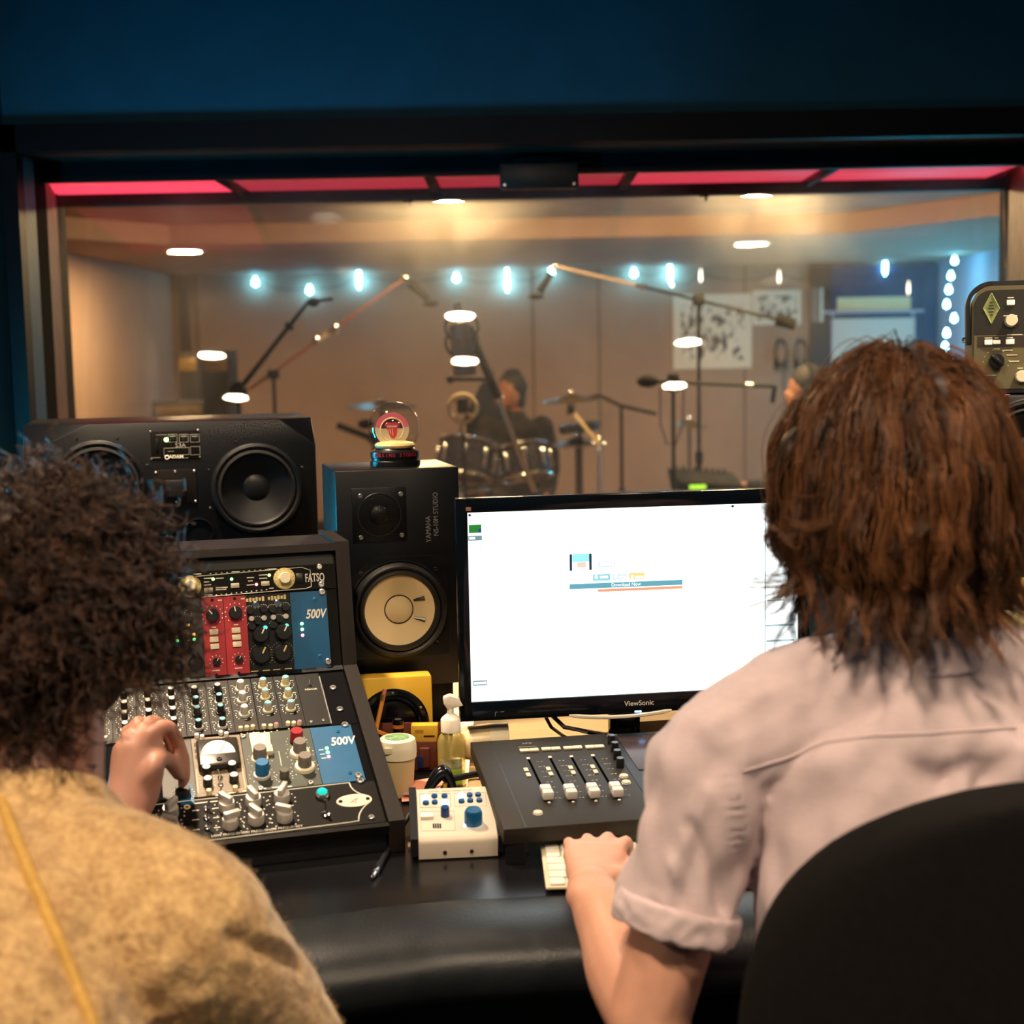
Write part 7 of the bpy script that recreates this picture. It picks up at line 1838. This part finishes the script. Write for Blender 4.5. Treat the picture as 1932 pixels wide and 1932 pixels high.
# music desk angled before the drummer and pedal boards
t = thing('percussion_stand', 'black angled cymbal arm left of the snow globe', 'stand', None)
G().rod(tuple(at(636, 802, 8.2)), tuple(at(700, 826, 8.2)), 0.02).build('arm', stand_m, t); G().ball(tuple(at(705, 826, 8.2)), 0.04, 12).build('joint', stand_m, t); pole(t, at(705, 828, 8.2)); G().ball(tuple(at(690, 800, 8.25)), (0.05, 0.04, 0.03), 12).build('foam_cover', micb, t)
t = thing('tilted_screen', 'blue-black gobo panel standing behind the ring microphone', 'panel', None)
A_, B_2, C_2, D_2 = at(905, 728, 8.9), at(930, 700, 8.95), at(940, 905, 8.9), at(890, 905, 8.9)
G().hull([tuple(p) for p in (A_, B_2, at(990, 905, 8.95), at(842, 905, 8.9), at(870, 800, 8.9))] + [tuple(p + (0, 0.06, 0)) for p in (A_, B_2, at(990, 905, 8.95), at(842, 905, 8.9), at(870, 800, 8.9))]).build('panel', mat('navy_felt', lin(22, 28, 44), 0.9, nz=(60, 0.2)), t)
for x in (-0.3, 0.0): G().box((x + 0.02, 8.95, 0.32), (0.04, 0.3, 0.64)).build('foot', stand_m, t, smooth=False)

# drummer
DC = at(962, 738, 8.45)
g = G(); g.ball(tuple(DC), (0.078, 0.092, 0.115), 20); g.ball(tuple(DC + (-0.05, -0.04, -0.05)), (0.045, 0.05, 0.06), 14); g.ball(tuple(DC + (-0.078, -0.062, -0.015)), (0.014, 0.014, 0.02), 10); g.ball(tuple(DC + (0.04, -0.06, -0.01)), (0.014, 0.02, 0.03), 10)
bx_ = DC[0] + 0.03
limb(g, [DC + (0.01, 0.01, -0.06), (bx_, 8.47, 1.10), (bx_, 8.48, 1.0)], [0.05, 0.052, 0.07])
limb(g, [(bx_, 8.50, 0.50), (bx_, 8.50, 0.75), (bx_, 8.48, 0.98)], [(0.13, 0.09), (0.14, 0.09), (0.11, 0.06)], up=(0, 1, 0))
ARM1 = [(bx_ + 0.17, 8.48, 1.0), (bx_ + 0.21, 8.40, 0.80), (bx_ + 0.19, 8.25, 0.62), (bx_ + 0.17, 8.14, 0.60)]; ARM2 = [(bx_ - 0.17, 8.48, 1.0), (bx_ - 0.23, 8.38, 0.80), (bx_ - 0.24, 8.25, 0.62), (bx_ - 0.20, 8.14, 0.60)]
for A in (ARM1, ARM2):
    limb(g, A, [0.052, 0.045, 0.036, 0.026]); W_ = np.array(A[-1]); f_ = W_ - np.array(A[-2]); hand_chains(g, W_, f_, (0, 0.2, 1), (1 if A is ARM2 else -1, 0, 0), (40, 100, 150))
for sx in (-1, 1): limb(g, [(bx_ + sx * 0.09, 8.48, 0.52), (bx_ + sx * 0.16, 8.12, 0.54), (bx_ + sx * 0.15, 8.05, 0.10)], [0.085, 0.065, 0.045], up=(1, 0, 0.01)); limb(g, [(bx_ + sx * 0.15, 8.07, 0.04), (bx_ + sx * 0.15, 7.98, 0.035)], [0.038, 0.034])
dr = blob(g, 'person', mat('skin_tan', lin(128, 82, 62), 0.6), 0.008, 3)
tag(dr, 'drummer in a dark jacket seated behind the drum kit', 'person')
g = G(); limb(g, [(bx_, 8.50, 0.50), (bx_, 8.50, 0.75), (bx_, 8.48, 0.98), (bx_, 8.475, 1.06)], [(0.17, 0.13), (0.18, 0.13), (0.185, 0.105), (0.075, 0.07)], up=(0, 1, 0))
for A in (ARM1, ARM2): limb(g, A[:3] + [tuple(np.array(A[2]) * 0.35 + np.array(A[3]) * 0.65)], [0.068, 0.058, 0.046, 0.04])
for sx in (-1, 1): limb(g, [(bx_ + sx * 0.09, 8.48, 0.52), (bx_ + sx * 0.16, 8.12, 0.54), (bx_ + sx * 0.15, 8.05, 0.14)], [0.095, 0.075, 0.055], up=(1, 0, 0.01))
blob(g, 'dark_clothes', mat('dark_jacket', lin(22, 19, 22), 0.85, nz=(30, 0.3)), 0.009, 3, dr, lambda co, no: np.array([0.006 * nse(p, 14) for p in co]))
g = G(); g.ball(tuple(DC + (0.018, 0.012, 0.03)), (0.092, 0.100, 0.105), 20); g.ball(tuple(DC + (0.055, 0.02, -0.05)), (0.045, 0.07, 0.07), 16)
blob(g, 'dark_hair', mat('black_curls', lin(24, 20, 20), 0.7, nz=(60, 0.4)), 0.008, 2, dr, lambda co, no: np.array([0.008 * nse(p, 30) for p in co]))
thr = thing('drum_stool', 'round drum stool under the drummer', 'stool', T(bx_, 8.52, 0)); G().lathe([(0.16, 0.36), (0.17, 0.38), (0.16, 0.405), (0.0004, 0.41)], 24).build('seat', leather, thr); G().cyl(0.02, 0.15, 0.36, 12).build('post', chrome, thr)
for k in range(3): a_ = R_(120 * k); G().rod((0, 0, 0.2), (0.25 * math.cos(a_), 0.25 * math.sin(a_), 0.01), 0.012).build('leg', chrome, thr)

# keyboard player at the right, partly behind the long hair
KC = at(1520, 735, 7.0)
g = G(); g.ball(tuple(KC), (0.088, 0.080, 0.115), 20); g.ball(tuple(KC + (-0.055, -0.01, -0.055)), (0.05, 0.048, 0.058), 14); g.ball(tuple(KC + (-0.098, -0.01, -0.02)), (0.018, 0.014, 0.018), 10)
kx = KC[0] + 0.06
limb(g, [KC + (0.02, 0, -0.06), (kx, 7.0, KC[2] - 0.17), (kx, 7.0, KC[2] - 0.25)], [0.05, 0.052, 0.07])
zs = KC[2] - 0.27
limb(g, [(kx, 7.0, 0.52), (kx, 7.0, zs - 0.2), (kx, 7.0, zs)], [(0.10, 0.13), (0.10, 0.14), (0.07, 0.11)], up=(0, 1, 0))
hp_ = at(1388, 918, 6.85)
AK = [(kx - 0.02, 6.84, zs), (kx - 0.10, 6.78, zs - 0.24), tuple((np.array([kx - 0.10, 6.78, zs - 0.24]) + hp_) / 2 + (0, 0, -0.01)), tuple(hp_ + (0.05, 0, 0.0))]
AK2 = [(kx - 0.02, 7.16, zs), (kx - 0.12, 7.2, zs - 0.25), (kx - 0.28, 7.1, zs - 0.24), (kx - 0.36, 7.05, zs - 0.22)]
for A in (AK, AK2):
    limb(g, A, [0.052, 0.044, 0.036, 0.026]); W_ = np.array(A[-1]); hand_chains(g, W_, (-1, 0.1, -0.05), (0, 0, 1), (0, 1 if A is AK else -1, 0), (12, 40, 62), 0.1)
for sx in (-1, 1): limb(g, [(kx, 7.0 + sx * 0.09, 0.54), (kx - 0.40, 7.0 + sx * 0.11, 0.52), (kx - 0.42, 7.0 + sx * 0.11, 0.10)], [0.085, 0.065, 0.045], up=(0, 1, 0.01)); limb(g, [(kx - 0.42, 7.0 + sx * 0.11, 0.04), (kx - 0.54, 7.0 + sx * 0.11, 0.035)], [0.038, 0.034])
kp = blob(g, 'person', mat('skin_tan', lin(128, 82, 62), 0.6), 0.008, 3)
tag(kp, 'keyboard player with black headphones seated beyond the long hair', 'person')
g = G(); limb(g, [(kx, 7.0, 0.50), (kx, 7.0, zs - 0.2), (kx, 7.0, zs + 0.01), (kx, 7.0, zs + 0.07)], [(0.14, 0.17), (0.14, 0.185), (0.115, 0.18), (0.07, 0.075)], up=(0, 1, 0))
for A in (AK, AK2): limb(g, A[:3] + [tuple(np.array(A[2]) * 0.3 + np.array(A[3]) * 0.7)], [0.068, 0.058, 0.048, 0.042])
for sx in (-1, 1): limb(g, [(kx, 7.0 + sx * 0.09, 0.54), (kx - 0.40, 7.0 + sx * 0.11, 0.52), (kx - 0.42, 7.0 + sx * 0.11, 0.14)], [0.095, 0.075, 0.055], up=(0, 1, 0.01))
blob(g, 'dark_clothes', mat('dark_jacket', lin(22, 19, 22), 0.85, nz=(30, 0.3)), 0.009, 3, kp, lambda co, no: np.array([0.006 * nse(p, 14) for p in co]))
g = G(); g.ball(tuple(KC + (0.018, 0.0, 0.036)), (0.096, 0.094, 0.096), 20); blob(g, 'dark_hair', mat('black_curls', lin(24, 20, 20), 0.7, nz=(60, 0.4)), 0.008, 2, kp)
hd = thing('headphones', 'black headphones worn by the keyboard player', 'headphones', T(*KC))
link('headband', G().torus(0.118, 0.012, 30, 8).mesh('headband', micb), hd, T(0.01, 0, 0.01) @ RY(90) @ S(1.0, 0.92, 1)); 
for sy in (-1, 1): G().lathe([(0.052, 0), (0.054, 0.02), (0.044, 0.034), (0.0004, 0.036)], 20).build('ear_cup', micb, hd, T(0.01, sy * 0.084, -0.02) @ RX(sy * -90))
ks = thing('keyboard_stool', 'black stool under the keyboard player', 'stool', T(kx, 7.0, 0)); G().lathe([(0.17, 0.36), (0.18, 0.38), (0.17, 0.405), (0.0004, 0.41)], 24).build('seat', leather, ks)
for k in range(4): a_ = R_(90 * k + 45); G().rod((0.12 * math.cos(a_), 0.12 * math.sin(a_), 0.37), (0.18 * math.cos(a_), 0.18 * math.sin(a_), 0.01), 0.012).build('leg', stand_m, ks)
# their instrument: a black desktop synthesiser with a green display on a stand
c1 = at(1345, 898, 6.85); 
sy = thing('synthesiser', 'black synthesiser with a glowing green display', 'synthesiser', T(c1[0] - 0.02, 6.9, c1[2] - 0.07) @ RZ(4))
G().hull([(-0.16, -0.12, 0), (0.16, -0.12, 0), (0.16, 0.14, 0), (-0.16, 0.14, 0), (-0.16, -0.12, 0.05), (0.16, -0.12, 0.02), (-0.18, 0.14, 0.10), (0.16, 0.14, 0.07)], bev=0.004).build('case', micb, sy)
for k in range(9): G().cyl(0.007, 0, 0.02, 10, T(-0.13 + k * 0.03, 0.11, 0.096 - k * 0.0032)).build('knob', kb_blk if k else chrome, sy)
gp = at(1318, 918, 6.775)
G().bbox((-0.075, -0.123, 0.024), (0.082, 0.006, 0.02), 0.002).build('display', emat('green_display', (0.5, 1.0, 0.05), 1.4), sy)
G().box((0, 0.0, -(c1[2] - 0.07) / 2 - 0.001), (0.05, 0.05, c1[2] - 0.072)).build('stand_post', stand_m, sy, smooth=False); G().box((0, 0, -(c1[2] - 0.07) + 0.012), (0.4, 0.36, 0.02)).build('stand_foot', stand_m, sy, smooth=False)
# bluish grand piano lid or table edge across the lower part of the window
t = thing('low_table', 'dark low table in front of the synthesiser', 'table', None)
A_ = at(1180, 925, 6.4); G().bbox((A_[0] + 0.35, 6.42, A_[2] - 0.05), (0.9, 0.5, 0.04), 0.008).build('table_top', mat('blue_black_lacquer', lin(40, 50, 70), 0.3), t)
for sx in (0.0, 0.7):
    for sy_ in (6.22, 6.62): G().box((A_[0] + sx, sy_, (A_[2] - 0.07) / 2), (0.04, 0.04, A_[2] - 0.071)).build('leg', stand_m, t, smooth=False)

# ---- dark cabinets at the left
cabd = mat('dark_amp_tolex', lin(50, 42, 34), 0.7, nz=(90, 0.3)); grl = mat('amp_grille', lin(40, 36, 30), 0.9, nz=(160, 0.4))
for (x0, y0, x1, Y, lab) in ((378, 660, 430, 8.8, 'tall dark amplifier cabinet beside the raised boom stand'), (335, 664, 372, 9.6, 'narrow dark cabinet standing in the corner'), (285, 758, 385, 9.2, 'low dark cabinet with a purple side')):
    a, b = at(x0, y0, Y), at(x1, y0, Y); wv_, zt2 = b[0] - a[0], a[2]
    t = thing('amplifier_cabinet', lab, 'cabinet', T((a[0] + b[0]) / 2, Y, 0), 'dark cabinets in the live room')
    G().bbox((0, 0.15, zt2 / 2), (wv_, 0.30, zt2), 0.01).build('case', cabd, t); G().bbox((0, -0.004, zt2 * 0.55), (wv_ * 0.86, 0.012, zt2 * 0.7), 0.004).build('grille', grl, t); G().bbox((0, -0.002, zt2 * 0.94), (wv_ * 0.86, 0.014, zt2 * 0.06), 0.003).build('control_strip', mat('brass_strip', lin(130, 106, 70), 0.4, 0.5), t)
    for sx in (-1, 1): G().cyl(0.025, 0.0, 0.02, 10, T(sx * wv_ * 0.35, 0.05, -0.0)).build('foot', rubber, t)

# ---- things on the far wall
Yw = 11.29
def wallq(px, py): p = at(px, py, Yw); return p
pst = bpy.data.materials.new('printed_poster'); pst.use_nodes = True; nt = pst.node_tree; b_ = nt.nodes['Principled BSDF']; b_.inputs['Roughness'].default_value = 0.7
tc = nt.nodes.new('ShaderNodeTexCoord'); vo = nt.nodes.new('ShaderNodeTexVoronoi'); vo.inputs['Scale'].default_value = 16; n3 = nt.nodes.new('ShaderNodeTexNoise'); n3.inputs['Scale'].default_value = 26; n3.inputs['Detail'].default_value = 6
mp = nt.nodes.new('ShaderNodeMapping'); mp.inputs['Scale'].default_value = (1.0, 1.0, 0.6); rp = nt.nodes.new('ShaderNodeValToRGB'); rp.color_ramp.elements[0].position = 0.57; rp.color_ramp.elements[1].position = 0.70; rp.color_ramp.elements[0].color = (*lin(100, 88, 82), 1); rp.color_ramp.elements[1].color = (*lin(240, 228, 210), 1)
mxx = nt.nodes.new('ShaderNodeMath'); mxx.operation = 'ADD'; mu2 = nt.nodes.new('ShaderNodeMath'); mu2.operation = 'MULTIPLY'; mu2.inputs[1].default_value = 0.35
for a, b in ((tc.outputs['Object'], mp.inputs['Vector']), (mp.outputs['Vector'], vo.inputs['Vector']), (mp.outputs['Vector'], n3.inputs['Vector']), (vo.outputs['Distance'], mu2.inputs[0]), (mu2.outputs[0], mxx.inputs[0]), (n3.outputs['Fac'], mxx.inputs[1]), (mxx.outputs[0], rp.inputs['Fac']), (rp.outputs['Color'], b_.inputs['Base Color'])): nt.links.new(a, b)
paperm = mat('poster_paper', lin(236, 224, 206), 0.7)
for (x0, y0, x1, y1, lab) in ((1270, 556, 1418, 694, 'large printed poster crowded with figures on the far wall'), (1420, 548, 1512, 612, 'smaller printed poster beside the door frame')):
    a, b = wallq(x0, y0), wallq(x1, y1); t = thing('poster', lab, 'poster', T((a[0] + b[0]) / 2, Yw - 0.004, (a[2] + b[2]) / 2), 'posters on the far wall')
    w_, h_ = b[0] - a[0], a[2] - b[2]
    G().box((0, 0, 0), (w_, 0.004, h_)).build('sheet', paperm, t, smooth=False); G().box((0.0, -0.003, -0.01), (w_ * 0.80, 0.002, h_ * 0.74)).build('printed_area', pst, t, smooth=False); G().box((0, -0.003, h_ * 0.42), (w_ * 0.7, 0.002, h_ * 0.07)).build('title_bar', white_print, t, smooth=False)
# door with frame, blind and shelf rail
dz0 = at(1530, 470, Yw)
dl, dr_ = wallq(1528, 600), wallq(1755, 600); dtop = 2.12
door = thing('door_1', 'dark blue door with a pale board and rail at the right', None); door['kind'] = 'structure'
dblue = mat('dark_blue_door_paint', lin(52, 66, 104), 0.5, nz=(4, 0.2)); dfr = mat('brown_black_door_frame', lin(56, 46, 44), 0.5)
fx = wallq(1565, 600)[0]
G().box(((dl[0] + fx) / 2, Yw - 0.03, dtop / 2), (fx - dl[0], 0.08, dtop)).build('door_frame', dfr, door, smooth=False)
G().box((dr_[0] - 0.02, Yw - 0.03, dtop / 2), (0.10, 0.08, dtop)).build('door_frame', dblue, door, smooth=False)
G().box(((fx + dr_[0]) / 2, Yw - 0.01, dtop / 2), (dr_[0] - fx, 0.05, dtop - 0.01)).build('door_leaf', dblue, door, smooth=False)
zt4, zb4 = wallq(1640, 500)[2], wallq(1640, 520)[2]
G().box(((fx + dr_[0]) / 2, Yw - 0.045, (zt4 + zb4) / 2), (dr_[0] - fx, 0.06, 0.06)).build('door_rail', dblue, door, smooth=False)
a, b = wallq(1577, 562), wallq(1715, 590); t = thing('paper_sheet', 'yellowish paper sheet above the rail on the door', 'paper', T((a[0] + b[0]) / 2, Yw - 0.045, (a[2] + b[2]) / 2)); G().box((0, 0, 0), (b[0] - a[0], 0.004, a[2] - b[2])).build('sheet', mat('yellowed_paper', lin(240, 220, 170), 0.7), t, smooth=False); G().box((0, -0.003, (a[2] - b[2]) / 2 - 0.006), (b[0] - a[0], 0.004, 0.008)).build('tape', white_print, t, smooth=False)
a, b = wallq(1548, 590), wallq(1738, 590); t = thing('picture_rail', 'pale rail across the dark blue door', 'rail', T((a[0] + b[0]) / 2, Yw - 0.06, a[2])); G().box((0, 0, 0), (b[0] - a[0], 0.05, 0.022)).build('bar', mat('lilac_rail', lin(190, 180, 196), 0.4), t, smooth=False)
for sx in (-1, 1): G().box((sx * (b[0] - a[0]) * 0.4, 0.01, -0.02), (0.02, 0.04, 0.03)).build('bracket', steel, t, smooth=False)
a, b = wallq(1567, 602), wallq(1720, 720); t = thing('white_board', 'pale white board hanging below the rail on the door', 'board', T((a[0] + b[0]) / 2, Yw - 0.05, (a[2] + b[2]) / 2)); G().box((0, 0, 0), (b[0] - a[0], 0.012, a[2] - b[2])).build('panel', mat('dull_white_panel', lin(222, 214, 204), 0.6), t, smooth=False)
for sx in (-1, 1): G().box((sx * (b[0] - a[0]) / 2, -0.004, 0), (0.012, 0.02, a[2] - b[2])).build('frame_strip', mat('lilac_rail', lin(190, 180, 196), 0.4), t, smooth=False)
a, b = wallq(1538, 544), wallq(1552, 608); t = thing('notice_card', 'narrow grey card on the door frame beside the posters', 'paper', T((a[0] + b[0]) / 2 - 0.03, Yw - 0.075, (a[2] + b[2]) / 2)); G().box((0, 0, 0), (0.10, 0.004, a[2] - b[2])).build('sheet', mat('grey_card', lin(130, 116, 106), 0.7), t, smooth=False); G().box((0.035, -0.003, 0), (0.018, 0.003, a[2] - b[2])).build('white_edge', white_print, t, smooth=False)
# headphones hanging on the wall
for (px, lab) in ((1468, 'headphones hanging on the wall beside the door frame'), (1505, 'second pair of headphones hanging against the door frame')):
    a = wallq(px, 665); t = thing('hanging_headphones', lab, 'headphones', T(a[0], Yw - 0.10, a[2]), 'headphones on wall hooks')
    link('headband', G().torus(0.085, 0.012, 24, 8).mesh('headband', micb), t, RX(90) @ S(0.55, 1.2, 1))
    for sx in (-1, 1): G().bbox((sx * 0.035, 0, -0.09), (0.035, 0.05, 0.09), 0.014).build('ear_cup', micb if sx < 0 else trim_brown, t)
    G().rod((0, 0.09, 0.10), (0, -0.02, 0.105), 0.006).build('hook', steel, t)
    g = G(); g.tube([(0.03, 0, -0.13), (0.02, 0, -0.25), (0.05, 0.02, -0.4), (0.01, 0.02, -0.55)], 0.005, 6); g.build('cord', cab_m, t)
# string lights
bul = emat('blue_white_bulb', (0.16, 0.66, 1.0), 60.0)
def string(name, lab, pts, Y, size, m=bul, wire=True, longs=()):
    t = thing('string_lights', lab, 'lights', None); P = [at(x, y, Y if np.isscalar(Y) else Y[i]) for i, (x, y) in enumerate(pts)]
    g = G(); path = []
    for a, b in zip(P[:-1], P[1:]):
        for k in range(5): f = k / 5; path.append(a + (b - a) * f + np.array([0, 0.012, 0.025 - (0.0 if Y is None else 0.05 * math.sin(math.pi * f) * (abs(b[0] - a[0]) > abs(b[2] - a[2])))]))
    path.append(P[-1] + np.array([0, 0.012, 0.02])); g.tube(path, 0.003, 5); g.build('wire', cab_m, t)
    for i, p in enumerate(P):
        big = i in longs
        G().lathe([(0.0004, -size), (size * 0.7, -size * 0.6), (size * 0.8, 0.0), (size * 0.4, size * 0.9), (size * 0.35, size * 1.3)], 12).build('bulb', m, t, T(*p) @ S(0.75 if big else 1, 0.75 if big else 1, 3.0 if big else 1))
string('a', 'string of blue bulbs along the top of the far wall', [(482, 533), (584, 548), (677, 525), (861, 525), (957, 530), (1040, 514), (1196, 516), (1264, 512)], 11.22, 0.030, bul, True, (2, 4, 7))
string('b', 'string of blue bulbs above the dark blue door', [(1532, 478), (1597, 482), (1670, 502)], 11.2, 0.026, bul, True, (2,))
string('c', 'vertical string of blue bulbs down the side wall corner', [(1796, 466), (1801, 492), (1794, 521), (1790, 547), (1786, 575), (1800, 601), (1786, 629), (1783, 655), (1793, 686)], 10.4, 0.025)
sw_ = emat('warm_white_bulb', (1.0, 0.85, 0.65), 6.0)
string('d', 'sparse string of tiny white bulbs across the posters', [(1268, 538), (1322, 522), (1470, 524), (1714, 545)], 10.9, 0.015, sw_, True, (1, 2, 3))
